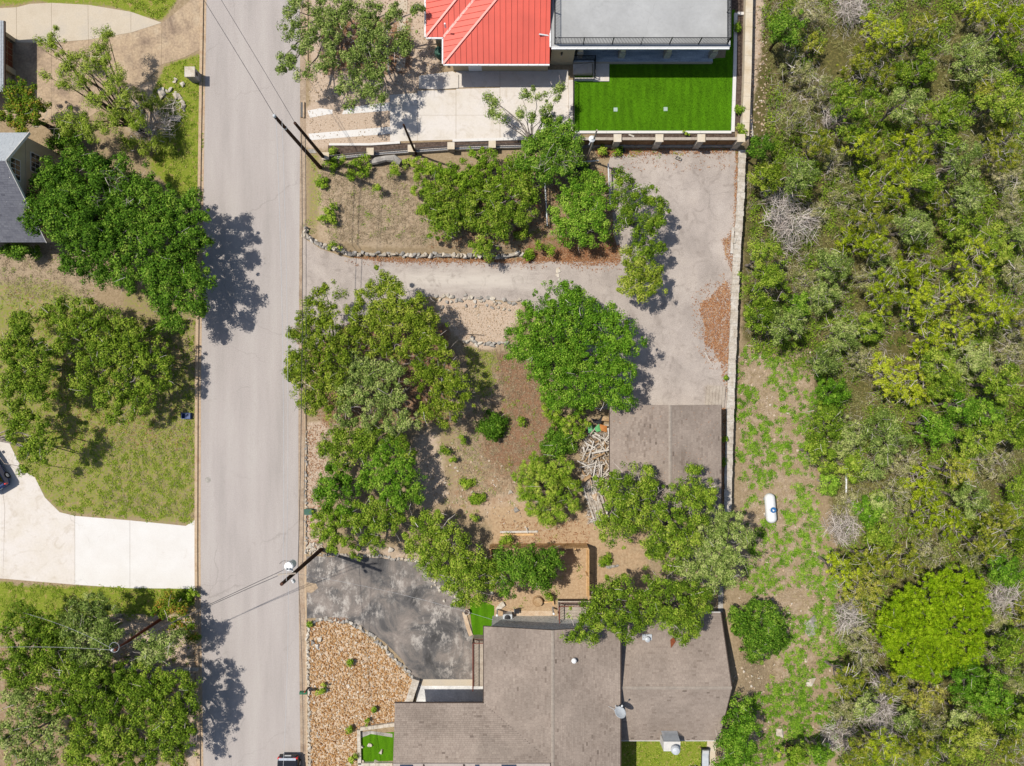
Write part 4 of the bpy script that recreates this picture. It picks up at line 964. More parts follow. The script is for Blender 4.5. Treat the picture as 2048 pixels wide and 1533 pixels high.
# ---- left house (gable end seen leaning) and its garage
def left_house():
    zp, zs, zn = 7.3, 2.7, 4.75
    X = wx(3, zp); yp = wy(322, zp); ys_ = wy(485, zs); yn = wy(266, zn); xb = X - 12
    h = thing('left_house', 'cream house with steep grey shingle roof cut by the left edge', 'house', (X - 5, yp, 0))
    so = .35
    shingle_roof(h, [(xb, ys_), (X + so, ys_), (X + so, yp), (xb, yp)], lambda x, y: zp - (yp - y) * (zp - zs) / (yp - ys_), (0, 1), mat='shingle_gray', seed=21)
    shingle_roof(h, [(xb, yn), (X + so, yn), (X + so, yp), (xb, yp)], lambda x, y: zp - (y - yp) * (zp - zn) / (yn - yp), (0, -1), mat='shingle_pale', seed=22)
    w = MB(); w.prism([(X, ys_ + .4, 0.1), (X, yn - .2, 0.1), (xb, yn - .2, 0.1), (xb, ys_ + .4, 0.1)], .3)
    yA, yB = ys_ + .5, yn - .3
    zA = zp - (yp - yA) * (zp - zs) / (yp - ys_) - .2; zB = zp - (yB - yp) * (zp - zn) / (yn - yp) - .2
    m = MB(); m.add([(X, yA, 0), (X, yB, 0), (X, yB, zB), (X, yp, zp - .2), (X, yA, zA), (xb, yA, 0), (xb, yB, 0), (xb, yB, zB), (xb, yp, zp - .2), (xb, yA, zA)],
                    [(0, 1, 2, 3, 4), (1, 6, 7, 2), (5, 0, 4, 9)]); m.build('wall', 'stucco', h)
    MB().bar((X + so, ys_, zs - .05), (X + so, yp, zp - .05), .06, .2).build('bargeboard', 'fascia_white', h); MB().bar((X + so, yn, zn - .05), (X + so, yp, zp - .05), .06, .2).build('bargeboard', 'fascia_white', h)
    MB().box(X - .01, X + .03, yA, yB, 4.6, 4.72).build('trim_board', 'stucco', h)
    for yc, z0, z1, hw in ((yp - .2, 5.35, 6.4, .8), (yp + 1.0, 3.1, 4.1, .75), (yp - 2.1, 1.0, 2.2, .7)):
        f = MB().box(X - .02, X + .03, yc - hw - .06, yc + hw + .06, z0 - .06, z1 + .06).build('window', 'fascia_white', h)
        for i in range(4):
            for j in range(2):
                ww = hw / 2; hh = (z1 - z0) / 2
                MB().box(X + .02, X + .05, yc - hw + i * ww + .03, yc - hw + (i + 1) * ww - .03, z0 + j * hh + .03, z0 + (j + 1) * hh - .03).build('pane', 'glass_dark', f)
    vx, vy = wx(27, 4.3), wy(409, 4.3); MB().lathe((vx, vy, 4.2), [(.1, 0), (.1, .7), (.16, .72), (.02, .9)], 8).build('roof_vent', 'white_metal', h)
    g = thing('left_garage', 'garage with brown wooden door at the upper left edge', 'garage', (wx(-40), wy(100), 0))
    ze = 2.3; xe = wx(7, ze); y1, y0 = wy(42, ze), wy(185, ze)
    shingle_roof(g, [(xe - 7, y0), (xe, y0), (xe, y1), (xe - 7, y1)], lambda x, y: ze + (xe - x) * .3, (-1, 0), mat='shingle_pale', seed=23)
    MB().box(xe, xe + .1, y0, y1, ze - .14, ze).build('gutter', 'fascia', g)
    xd = wx(26)
    MB().box(xd - 6, xd - .06, wy(168), wy(78), 0, ze - .05).build('wall', 'stucco', g)
    d = MB().box(xd - .06, xd, wy(140), wy(88), 0, 2.0).build('garage_door', 'wood_tan', g)
    for i in range(4):
        for j in range(3):
            y_ = wy(140) + .1 + i * .55; z_ = .1 + j * .64; MB().box(xd - .01, xd + .03, y_, y_ + .47, z_, z_ + .54).build('door_panel', 'rust', d)
    MB().box(xd - .05, xd + .25, wy(86), wy(78), 0, 2.1).build('door_jamb', 'stucco', g); MB().box(xd - .05, xd + .25, wy(152), wy(141), 0, 2.1).build('door_jamb', 'stucco', g)
left_house()

# ================================================================== FENCES AND RAILINGS
def pillar_fence():
    yb = wy(293); f = thing('board_fence', 'brown board fence between stone pillars below the artificial lawn', 'fence', (wx(1300), yb, 0))
    xs = [wx(p) for p in (1150, 1228, 1309, 1390, 1467)]
    for i, x in enumerate(xs):
        p = MB().box(x - .27, x + .27, yb - .27, yb + .27, 0, 1.95).build('pillar', 'stone_wall_top', f)
        MB().prism([(x - .33, yb - .33, 2.03), (x + .33, yb - .33, 2.03), (x + .33, yb + .33, 2.03), (x - .33, yb + .33, 2.03)], .08).build('cap', 'limestone_block', p)
    for a, b in zip(xs[:-1], xs[1:]):
        MB().box(a + .27, b - .27, yb - .14, yb + .14, -.1, .42).build('base_wall', 'stone_gray', f)
        mid = (a + b) / 2; MB().box(mid - .05, mid + .05, yb - .07, yb + .05, .42, 1.72).build('post', 'wood_fence', f)
        for j in range(7):
            z = .45 + j * .18; MB().box(a + .28, b - .28, yb - .03, yb + .02, z, z + .165).build('board', 'wood_fence', f)
        MB().box(a + .28, b - .28, yb - .09, yb + .14, 1.72, 1.80).build('top_rail', 'wood_gray', f)
pillar_fence()
def low_fence():
    pts = [(657, 320), (745, 311), (826, 305), (904, 300), (985, 297), (1060, 295)]
    P = [W(x, y) for x, y in pts]; f = thing('railing_fence', 'low black railing on white rails between short stone pillars', 'fence', tuple(P[2]))
    for p in P:
        q = MB().box(p.x - .26, p.x + .26, p.y - .26, p.y + .26, 0, .95).build('pillar', 'stone_gray', f)
        MB().box(p.x - .31, p.x + .31, p.y - .31, p.y + .31, .95, 1.03).build('cap', 'limestone_block', q)
    for a, b in zip(P[:-1], P[1:]):
        t = (b - a).normalized(); a2 = a + t * .28; b2 = b - t * .28
        MB().bar(a2 + Vector((0, 0, .16)), b2 + Vector((0, 0, .16)), .2, .32).build('base_wall', 'concrete_bright', f)
        MB().bar(a2 + Vector((0, 0, .95)), b2 + Vector((0, 0, .95)), .05, .05).build('top_rail', 'black_metal', f)
        MB().bar(a2 + Vector((0, 0, .42)), b2 + Vector((0, 0, .42)), .04, .04).build('bottom_rail', 'black_metal', f)
        m = MB(); n = int((b2 - a2).length / .14)
        for i in range(1, n):
            c = a2.lerp(b2, i / n); m.box(c.x - .01, c.x + .01, c.y - .01, c.y + .01, .42, .95)
        m.build('balusters', 'black_metal', f)['kind'] = 'stuff'
    sheet('mulch_bed', [(656, 291), (800, 287), (905, 283), (1058, 279), (1058, 296), (905, 300), (745, 310), (656, 318)], 0.014, 'mulch')
low_fence()
lr = thing('lawn_railing', 'black railing along the left side of the artificial lawn', 'railing', tuple(W(1148, 210)))
railing([(wx(1146), wy(165), .12), (wx(1146), wy(262), .12)], .95, 2.0, lr)
wr = thing('walk_railing', 'brown metal railing on the narrow walkway left of the brown roof', 'railing', tuple(W(948, 1320)))
def brown_rail(root, pts, h, z0):
    P = [Vector((wx(x), wy(y), z0)) for x, y in pts]
    for a, b in zip(P[:-1], P[1:]):
        MB().bar(a + Vector((0, 0, h)), b + Vector((0, 0, h)), .07, .05).build('top_rail', 'brown_metal', root); MB().bar(a + Vector((0, 0, .1)), b + Vector((0, 0, .1)), .05, .04).build('bottom_rail', 'brown_metal', root)
        m = MB(); n = int((b - a).length / .13)
        for i in range(1, n):
            c = a.lerp(b, i / n); m.box(c.x - .012, c.x + .012, c.y - .012, c.y + .012, c.z + .1, c.z + h)
        m.build('balusters', 'brown_metal', root)['kind'] = 'stuff'
        for c in (a, b): MB().box(c.x - .035, c.x + .035, c.y - .035, c.y + .035, c.z, c.z + h + .03).build('post', 'brown_metal', root)
MB().box(wx(947), wx(980), wy(1364), wy(1270), 0, .9).build('walkway', 'wood_gray', wr)
brown_rail(wr, [(980, 1270.5), (948, 1270.5), (948, 1363)], 1.0, .9)
dk = thing('wooden_deck', 'small plank deck with brown railing above the brown roof', 'deck', tuple(W(1145, 1220)))
z_ = .9
for i in range(9):
    y0 = wy(1250) + (wy(1196) - wy(1250)) * i / 9; MB().box(wx(1114), wx(1190), y0 + .01, y0 + (wy(1196) - wy(1250)) / 9 - .01, z_ - .06, z_).build('deck_board', 'wood_gray', dk)
MB().box(wx(1116), wx(1188), wy(1248), wy(1198), 0, z_ - .07).build('deck_base', 'fascia', dk)
brown_rail(dk, [(1116, 1246), (1116, 1199), (1188, 1199)], 1.0, z_)
def wood_fence():
    f = thing('wood_fence', 'new golden wooden board fence bending round the small back yard', 'fence', tuple(W(1080, 1105)))
    def run(p, q, h=1.75):
        a, b = W(*p), W(*q); L = (b - a).length; t = (b - a).normalized(); n = int(L / .17); nrm = Vector((-t.y, t.x, 0))
        for i in range(n):
            c = a + t * (L * (i + .5) / n); hh = h + random.uniform(-.03, .03)
            s = .075; MB().prism([c + t * s + nrm * .012 + Vector((0, 0, hh)), c - t * s + nrm * .012 + Vector((0, 0, hh)), c - t * s - nrm * .012 + Vector((0, 0, hh)), c + t * s - nrm * .012 + Vector((0, 0, hh))], hh).build('board', 'wood_new', f)
        for z in (.35, 1.4): MB().bar(a + nrm * -.05 + Vector((0, 0, z)), b + nrm * -.05 + Vector((0, 0, z)), .05, .09).build('rail', 'wood_new', f)
        for i in range(int(L / 2.4) + 1):
            c = a + t * min(L, i * 2.4) - nrm * .1; MB().box(c.x - .05, c.x + .05, c.y - .05, c.y + .05, 0, h - .05).build('post', 'wood_new', f)
    run((983, 1088), (1173, 1087)); run((1174, 1089), (1174, 1190)); run((983, 1090), (984, 1122))
wood_fence()
# chain-link posts in the scrub
for (x0, y0, x1, y1, lab) in [(1094, 455, 1088, 358, 'long grey pipe lying in scrub under the deep green tree'), (1219, 420, 1213, 335, 'thin grey pipe lying left of the paved court')]:
    o = MB().tube([W(x0, y0) + Vector((0, 0, .6)), W(x1, y1) + Vector((0, 0, 1.0))], .06, 8).build('metal_pipe', 'gray_metal', None, tuple(W(x0, y0))); _props(o, lab, 'pipe')
o = MB().tube([W(1140, 330) + Vector((0, 0, .5)), W(1196, 325) + Vector((0, 0, .5))], .06, 8).build('metal_pipe', 'gray_metal', None, tuple(W(1140, 330))); _props(o, 'short pale pipe beside the black sheet below the lamp post', 'pipe')

# ================================================================== POLES AND WIRES
def pole(name, label, base, h, r, mat, lean=(0, 0)):
    b = W(*base); z0 = zg1(b.x, b.y) - .05; t = Vector((b.x + lean[0], b.y + lean[1], h))
    p = thing(name, label, 'utility pole', (b.x, b.y, z0)); MB().tube([(b.x, b.y, z0), b.lerp(t, .5), t], [r, r * .85, r * .7], 12).build('shaft', mat, p)
    return p, t
PA, tA = pole('utility_pole', 'tallest dark wooden pole leaning over the street, outer of two', (641, 336), 11.6, .17, 'pole_wood')
MB().lathe(tA, [(.14, 0), (.1, .15), (.02, .18)], 8).build('pole_cap', 'gray_metal', PA); MB().lathe(tA + Vector((0, 0, -2.2)), [(.15, -.1), (.16, 0), (.15, .1)], 10).build('collar', 'gray_metal', PA)
PB, tB = pole('utility_pole', 'brown wooden pole standing just right of the tallest pole', (652, 321), 8.6, .16, 'pole_wood')
PC, tC = pole('utility_pole', 'slim dark pole in front of the pale concrete drive', (832, 309), 6.9, .11, 'pole_wood')
PD, tD = pole('lamp_post', 'slim wooden post with round white lamp by the board fence', (1174, 320), 7.0, .09, 'wood_gray')
hd = W(1184, 278, 5.2); MB().bar(W(1178, 290, 4.9), hd, .05, .05).build('lamp_arm', 'gray_metal', PD)
MB().lathe(hd, [(.02, .2), (.1, .18), (.14, .1), (.27, -.02), (.24, -.08), (.1, -.12), (.02, -.12)][::-1], 18).build('lamp_head', 'white_metal', PD)
PE, tE = pole('utility_pole', 'dark pole with white transformer leaning over the street by the drive', (643, 1099), 10.4, .19, 'pole_wood')
def along(p0, p1, z): t = (z - p0.z) / (p1.z - p0.z); return p0.lerp(p1, t)
bE = W(643, 1099)
tc = W(577, 1134, 8.2)
tr = MB().lathe(tc + Vector((0, 0, -.95)), [(.3, 0), (.33, .05), (.33, .85), (.36, .88), (.3, .95), (.02, .97)], 20).build('transformer', 'white_metal', PE)
for dx, dy in ((.12, -.15), (-.12, -.15)): MB().lathe(tc + Vector((dx, dy, 0)), [(.06, 0), (.08, .05), (.05, .12), (.07, .17), (.03, .25)], 8).build('bushing', 'gray_metal', tr)
MB().bar(W(556, 1150, 8.8), W(592, 1147, 8.8), .1, .1).build('crossarm', 'wood_gray', PE); MB().bar(tc + Vector((0, 0, -.5)), along(bE, tE, 7.7), .08, .08).build('bracket', 'gray_metal', PE)
for px_, py_ in ((587, 1160), (589, 1163), (583, 1152)):
    c = W(px_, py_, 7.6); MB().lathe(c, [(.1, 0), (.12, .1), (.08, .3), (.03, .35)], 8).build('insulator', 'white_metal', PE)
MB().tube([W(559, 1128, 8.6), W(566, 1122, 8.6), W(580, 1123, 8.7), W(584, 1130, 8.6)], .02, 5).build('jumper_wire', 'wire', PE)
PF, tF = pole('utility_pole', 'reddish wooden pole leaning left among the lower left oaks', (326, 1236), 7.3, .14, 'pole_red')
mm = MB(); c = tF + Vector((0, .25, .05)); mm.tube([c + Vector((math.cos(a) * .38, math.sin(a) * .38, 0)) for a in np.linspace(0, 6.28, 20)], .012, 5, cap=False); mm.build('coiled_cable', 'gray_metal', PF)
MB().lathe(tF + Vector((-.2, 0, -.2)), [(.08, 0), (.1, .2), (.03, .3)], 8).build('insulator', 'white_metal', PF)
def cable(label, p, q, sag, r=.018, mat='wire', n=24):
    p = Vector(p); q = Vector(q); pts = []
    for i in range(n + 1):
        t = i / n; v = p.lerp(q, t); v.z -= 4 * sag * t * (1 - t); pts.append(v)
    o = MB().tube(pts, r, 5, cap=False).build('cable', mat, None, tuple(p)); _props(o, label, 'cable', 'overhead cables along the street')
off = Vector((.35, 0, 0))
cable('outer pale overhead cable along the right side of the street', tA + Vector((0, 0, -.3)), tE + Vector((-.0, .1, -.3)), .7, .016, 'wire_pale')
cable('second pale overhead cable close beside the outer one', tA + off + Vector((0, 0, -.5)), tE + off * .6 + Vector((0, .1, -.4)), .75, .014, 'wire_pale')
cable('dark telephone cable from the second pole to the transformer pole', tB + Vector((0, 0, -1.6)), along(bE, tE, 6.6) + Vector((0, 0, 0)), .6, .025)
cable('innermost dark cable right over the street gutter', tB + Vector((0, 0, -2.6)), along(bE, tE, 5.4), .5, .022)
cable('dark cable from tallest pole to the top edge crossing the street', tA + Vector((0, 0, -.2)), W(395, -20, 10.0), .3, .02)
cable('dark cable from second pole to the top edge crossing the street', tB + Vector((0, 0, -.1)), W(418, -40, 8.8), .3, .018)
cable('thick dark cable from transformer pole across the street to the red pole', tc + Vector((-.3, -.2, .1)), tF + Vector((0, 0, -.1)), .45, .022)
cable('twisted dark cable just below the thick one across the street', W(556, 1152, 8.8), tF + Vector((0, 0, -.25)), .6, .022)
cable('pale service cable from the red pole to the upper left', tF, W(60, 1230, 5.5), .4, .008, 'wire_pale')
cable('pale service cable from the red pole straight left', tF, W(-40, 1296, 5.0), .4, .008, 'wire_pale')
cable('pale service cable from pole across the small lawn to the brown house', along(bE, tE, 7.6), W(985, 1240, 4.4), .9, .008, 'wire_pale')
cable('thin cable from transformer pole down along the street edge', along(bE, tE, 6.6), W(606, 1620, 8.6), .5, .018)
cable('second thin cable below it along the street edge', along(bE, tE, 8.9), W(560, 1640, 9.6), .5, .014, 'wire_pale')

# ================================================================== VEHICLES
def loft(rings, close=True):
    m = MB(); n = len(rings[0])
    for r in rings: m.v.extend(Vector(p) for p in r)
    for i in range(len(rings) - 1):
        for j in range(n):
            a = i * n + j; b = i * n + (j + 1) % n; m.f.append([a, a + n, b + n, b]); m.a.append(.5); m.m.append(0)
    m.f.append(list(range(n))); e = (len(rings) - 1) * n; m.f.append([e + n - 1 - j for j in range(n)]); m.a += [.5, .5]; m.m += [0, 0]
    return m
def car(name, label, loc, rotz, paint, L=4.7, Wd=1.85, H=1.45, suv=False):
    c = thing(name, label, 'car', (0, 0, 0)); hl, hw = L / 2, Wd / 2; zs = 1.0 if suv else .88
    # body: y forward
    def ring(y, w, z0, z1): return [(-w * .9, y, z0), (-w, y, z0 + .15), (-w, y, (z0 + z1) / 2), (-w * .96, y, z1 - .06), (-w * .86, y, z1), (w * .86, y, z1), (w * .96, y, z1 - .06), (w, y, (z0 + z1) / 2), (w, y, z0 + .15), (w * .9, y, z0)]
    st = [(-hl, .78, .38, zs - .12), (-hl + .12, .92, .28, zs - .03), (-hl + .5, .985, .22, zs), (-hl + 1.2, 1, .2, zs), (0, 1, .2, zs), (hl - 1.4, 1, .2, zs - .02), (hl - .5, .97, .22, zs - .14), (hl - .12, .88, .28, zs - .25), (hl, .7, .38, zs - .35)]
    loft([ring(y, hw * w, a, b) for y, w, a, b in st]).build('body', paint, c, smooth=False)
    y0, y1, y2, y3 = (-hl + .25, -hl + .6, .35, 1.25) if suv else (-hl + .75, -hl + 1.5, .25, 1.2)
    def gr(y, w, z): return [(-w, y, z), (w, y, z)]
    g = MB(); wt, wb = hw * .74, hw * .9
    v = [(-wb, y0, zs - .01), (wb, y0, zs - .01), (wb, y3, zs - .03), (-wb, y3, zs - .03), (-wt, y1, H - .02), (wt, y1, H - .02), (wt, y2, H - .02), (-wt, y2, H - .02)]
    g.add(v, [(0, 1, 5, 4), (1, 2, 6, 5), (2, 3, 7, 6), (3, 0, 4, 7), (4, 5, 6, 7)]); g.build('windows', 'glass_dark', c)
    rp = MB(); rp.prism([(-wt, y1 - .02, H), (wt, y1 - .02, H), (wt * 1.0, (y1 + y2) / 2, H + .04), (wt, y2 + .02, H), (-wt, y2 + .02, H), (-wt * 1.0, (y1 + y2) / 2, H + .04)], .04); rp.build('roof', paint, c)
    for s in (-1, 1):
        for (ya, yb) in ((y0, y1), (y3, y2)): MB().bar((s * wb, ya, zs), (s * wt, yb, H), .06, .05).build('pillar', paint, c)
        MB().bar((s * (wb + wt) / 2, -.2, (zs + H) / 2 - .22), (s * wt, -.2, H), .05, .05).build('pillar', paint, c)
        if suv: MB().bar((s * wt * .95, y1 + .15, H + .1), (s * wt * .95, y2 - .1, H + .1), .05, .05).build('roof_rail', 'silver', c)
        MB().box(min(s * hw * .55, s * hw * .93), max(s * hw * .55, s * hw * .93), -hl - .01 + .1, -hl + .2, zs - .3, zs - .02).build('tail_light', 'red_lamp', c)
        MB().box(min(s * hw * .5, s * hw * .86), max(s * hw * .5, s * hw * .86), hl - .25, hl - .05, zs - .42, zs - .24).build('headlight', 'clear_lamp', c)
        MB().box(min(s * hw, s * (hw + .2)), max(s * hw, s * (hw + .2)), y3 - .45, y3 - .25, zs, zs + .15).build('mirror', paint, c)
        for y in (-hl + .85, hl - .9):
            w = MB().lathe((s * (hw - .2), y, .33), [(.2, 0), (.33, .01), (.33, .2), (.2, .21)], 18, axis=(s, 0, 0)).build('wheel', 'tyre', c); MB().lathe((s * (hw - .2), y, .33), [(.2, .2), (.18, .215), (.02, .216)], 12, axis=(s, 0, 0)).build('rim', 'silver', w)
    MB().box(-hw * .84, hw * .84, -hl - .02, -hl + .14, .42, .58).build('bumper', paint, c); MB().box(-.28, .28, -hl - .03, -hl, .62, .75).build('licence_plate', 'white_metal', c)
    MB().box(-hw * .8, hw * .8, -hl + .1, -hl + .3, zs - .04, zs + .03).build('lid_strip', 'silver' if not suv else paint, c)  # on the sedan, silver paints the reflection along the boot lid
    c.location = loc; c.rotation_euler = (0, 0, rotz); ORG[c] = Vector(loc)
    return c
car('parked_car', 'black sedan parked at the lower edge of the street, tail showing', (wx(576, .7), wy(1512, .7) - 2.35, .01), math.pi, 'car_black')
car('parked_car', 'dark blue car with roof rails cut by the left edge', (wx(-16), wy(930), .02), math.radians(30), 'car_blue', 4.8, 1.95, 1.75, True)

# ================================================================== SMALL THINGS
def single(name, label, cat, mb, mat, loc, smooth=False, attr=False, group=None):
    return _props(mb.build(name, mat, None, tuple(loc), smooth, attr), label, cat, group)
# propane tank
pt = W(1543, 1018, -1.0); zb = zg1(pt.x, pt.y); zc = zb + .75; a0 = W(1541, 988, zc + .3); a1 = W(1546, 1048, zc + .3); a0.z = a1.z = zc
t = thing('propane_tank', 'white capsule-shaped propane tank on the weedy slope', 'tank', (pt.x, pt.y, zb))
ax = (a1 - a0).normalized(); L = (a1 - a0).length; r = .46
prof = [(.02, 0)] + [(r * math.sin(q), r * .9 * (1 - math.cos(q))) for q in np.linspace(.2, 1.57, 7)] + [(r * math.sin(q), L - r * .9 * (1 - math.cos(q))) for q in np.linspace(1.57, .2, 7)] + [(.02, L)]
MB().lathe(a0, prof, 28, axis=ax).build('tank_body', 'white_metal', t, smooth=True)
mid = a0.lerp(a1, .52)
dm = MB().lathe(mid + Vector((0, 0, r - .05)), [(.26, 0), (.26, .12), (.22, .2), (.1, .25), (.02, .25)], 20).build('dome_lid', 'white_metal', t)
MB().lathe(mid + Vector((0, 0, r + .201)), [(.24, -.02), (.25, 0), (.02, .001)], 24).build('emblem_disc', 'emblem_blue', dm)
MB().add([mid + Vector((x * .8, y * .8, r + .212)) for x, y in ((-.12, .06), (-.04, -.14), (.08, -.12), (.14, .04), (.05, -.02), (-.02, .1))], [(0, 1, 2, 3, 4, 5)]).build('emblem_mark', 'white_metal', dm)
for k in (.22, .78):
    for s in (-1, 1):
        q = a0.lerp(a1, k) + Vector((s * .28, 0, 0)); MB().box(q.x - .06, q.x + .06, q.y - .1, q.y + .1, zb - .1, zc - .25).build('leg', 'gray_metal', t)
# stone letterbox pier
b = W(394, 158); mbx = thing('mailbox_pier', 'stone mailbox pier by the kerb of the upper left yard', 'mailbox', tuple(b))
MB().prism([b + Vector(v) for v in ((-.38, -.38, 1.25), (.38, -.38, 1.25), (.38, .38, 1.25), (-.38, .38, 1.25))], 1.3).build('pier', 'stone_gray', mbx); MB().prism([b + Vector(v) for v in ((-.44, -.44, 1.38), (.44, -.44, 1.38), (.44, .44, 1.38), (-.44, .44, 1.38))], .13).build('cap_stone', 'limestone', mbx)
MB().box(b.x + .2, b.x + .42, b.y - .12, b.y + .12, .75, 1.05).build('mailbox_door', 'black_metal', mbx)
b = W(618, 1374); mbx = thing('mailbox', 'green mailbox on a post between street and gravel bed', 'mailbox', tuple(b))
MB().box(b.x - .05, b.x + .05, b.y - .05, b.y + .05, 0, 1.05).build('post', 'fascia', mbx); q = Vector((b.x - .12, b.y, 1.05))
MB().add([q + Vector((sx * .32, sy * .13, sz)) for sx in (-1, 1) for sy, sz in ((-1, 0), (1, 0), (1, .18), (.6, .28), (-.6, .28), (-1, .18))], [(0, 1, 2, 3, 4, 5)[::-1], (6, 7, 8, 9, 10, 11), (0, 1, 7, 6), (1, 2, 8, 7), (2, 3, 9, 8), (3, 4, 10, 9), (4, 5, 11, 10), (5, 0, 6, 11)]).build('box', 'green_plastic', mbx); MB().box(q.x + .1, q.x + .18, q.y + .13, q.y + .16, 1.2, 1.42).build('flag', 'red_lamp', mbx)
b = W(620, 1022); ub = thing('utility_box', 'small green utility box at the foot of the street oaks', 'utility box', tuple(b)); MB().box(b.x - .3, b.x + .3, b.y - .22, b.y + .22, 0, .55).build('cabinet', 'green_box', ub); MB().box(b.x - .33, b.x + .33, b.y - .25, b.y + .25, .55, .6).build('lid', 'green_box', ub)
b = W(376, 832); rb = thing('recycling_crate', 'blue recycling crate in oak shade by the left kerb', 'crate', tuple(b)); MB().box(b.x - .42, b.x + .36, b.y - .26, b.y + .26, 0, .06).build('base', 'blue_plastic', rb)
for x0, x1, y0, y1 in ((-.42, -.38, -.26, .26), (.32, .36, -.26, .26), (-.38, .32, -.26, -.22), (-.38, .32, .22, .26)): MB().box(b.x + x0, b.x + x1, b.y + y0, b.y + y1, .06, .38).build('side', 'blue_plastic', rb)
b = W(604, 221); dr = thing('storm_drain', 'black kerb inlet beside the street below the top oak', 'drain', tuple(b)); MB().box(b.x - .08, b.x + .12, b.y - .65, b.y + .65, .0, .14).build('inlet_slot', 'black_metal', dr); MB().box(b.x + .12, b.x + .25, b.y - .7, b.y + .7, .0, .17).build('hood', 'curb', dr)
for x, y, lab in ((1231, 220, 'pale square lid left in the artificial lawn'), (1331, 219, 'pale square lid right in the artificial lawn')):
    b = W(x, y); single('inspection_cover', lab, 'lid', MB().prism([b + Vector(v) for v in ((-.17, -.17, .05), (.17, -.17, .05), (.17, .17, .05), (-.17, .17, .05))], .05).box(b.x - .13, b.x + .13, b.y - .13, b.y + .13, .05, .058), 'lid_green', b, group='lids in the artificial lawn')
b = W(622, 302); single('meter_cover', 'grey square meter cover between the two roadside poles', 'lid', MB().prism([W(616, 299) + Vector((0, 0, .05)), W(628, 299) + Vector((0, 0, .05)), W(634, 307) + Vector((0, 0, .05)), W(620, 307) + Vector((0, 0, .05))], .08), 'stone_gray', b)
def cinder(name, label, x, y, rz, z=0, s=1.0):
    m = MB(); 
    for a in ((-.2, .2, -.1, -.07), (-.2, .2, .07, .1), (-.2, -.165, -.07, .07), (.165, .2, -.07, .07), (-.018, .018, -.07, .07)): m.box(a[0] * s, a[1] * s, a[2] * s, a[3] * s, 0, .2)
    o = m.build(name, 'stone_gray', None, (0, 0, 0)); o.location = W(x, y) + Vector((0, 0, z)); o.rotation_euler = (0, 0, rz); return _props(o, label, 'block')
cinder('cinder_block', 'single cinder block lying on the top of the paved court', 1356, 318, -.4, .015, 1.3)
cinder('cinder_block', 'upper cinder block lying in the lumber heap by the garage', 1176, 975, 1.4, .25, 1.1); cinder('cinder_block', 'lower cinder block lying in the lumber heap by the garage', 1180, 980, 1.4, .25, 1.1)
# flat wooden ramp next to the garage
b = W(1430, 790); rp = thing('wooden_ramp', 'pale plank ramp leaning by the stone wall above the garage', 'ramp', tuple(b))
for i in range(6):
    t0 = i / 6; x0 = 1412 + 38 * t0; x1 = 1412 + 38 * (i + .94) / 6
    MB().prism([W(x0, 771 + t0 * 2) + Vector((0, 0, .3)), W(x1, 771 + t0 * 2) + Vector((0, 0, .3)), W(x1 - 2, 811 + t0 * 6) + Vector((0, 0, .12)), W(x0 - 2, 811 + t0 * 6) + Vector((0, 0, .12))], .04).build('plank', 'wood_gray', rp)
MB().box(wx(1412), wx(1448), wy(778), wy(774), .02, .25).build('batten', 'wood_gray', rp); MB().box(wx(1412), wx(1446), wy(806), wy(802), .02, .08).build('batten', 'wood_gray', rp)
# loose boards
def plank(label, x0, y0, x1, y1, w, h, z, mat, group=None, z1=None, name='plank'):
    a = W(x0, y0); c = W(x1, y1); a.z = z; c.z = z if z1 is None else z1
    return single(name, label, 'plank', MB().bar(a, c, w, h), mat, ((a.x + c.x) / 2, (a.y + c.y) / 2, 0), group=group)
plank('upper pale beam lying on bare soil above the wooden fence', 1000, 1064, 1075, 1063, .16, .12, .08, 'wood_white'); plank('lower golden beam lying on bare soil above the wooden fence', 1000, 1070, 1068, 1069, .16, .1, .06, 'wood_new')
plank('short pale stick across the two beams on bare soil', 1053, 1055, 1055, 1066, .09, .08, .18, 'wood_white')
plank('white board leaning flat against the long stone wall', 1465, 456, 1462, 508, .22, .08, .15, 'wood_white'); plank('second white board fallen beside the long stone wall', 1468, 478, 1466, 488, .2, .1, .28, 'wood_white'); plank('short wood scrap in the leaves near the stone wall', 1452, 478, 1451, 511, .08, .06, .04, 'wood_tan')
plank('thin white stick on the court beside the leaf heap', 1409, 705, 1423, 729, .06, .04, .04, 'wood_white'); plank('short white board behind the board fence', 1257, 270, 1268, 274, .14, .05, .06, 'wood_white')
plank('long pale board on ground right of the block wall', 1506, 180, 1512, 268, .2, .08, -.95, 'wood_white'); plank('white pipe length at the wood edge level with the tank', 1709, 948, 1709, 992, .12, .1, -1.5, 'white_metal')
plank('golden wood stake near the deck on bare soil', 1088, 1203, 1105, 1201, .1, .08, .3, 'wood_new'); plank('upright golden stake end near the deck', 1105, 1194, 1106, 1208, .1, .08, .34, 'wood_new')
plank('dark narrow timber lying in the gravel patch', 935, 669, 968, 671, .06, .05, .04, 'fascia')
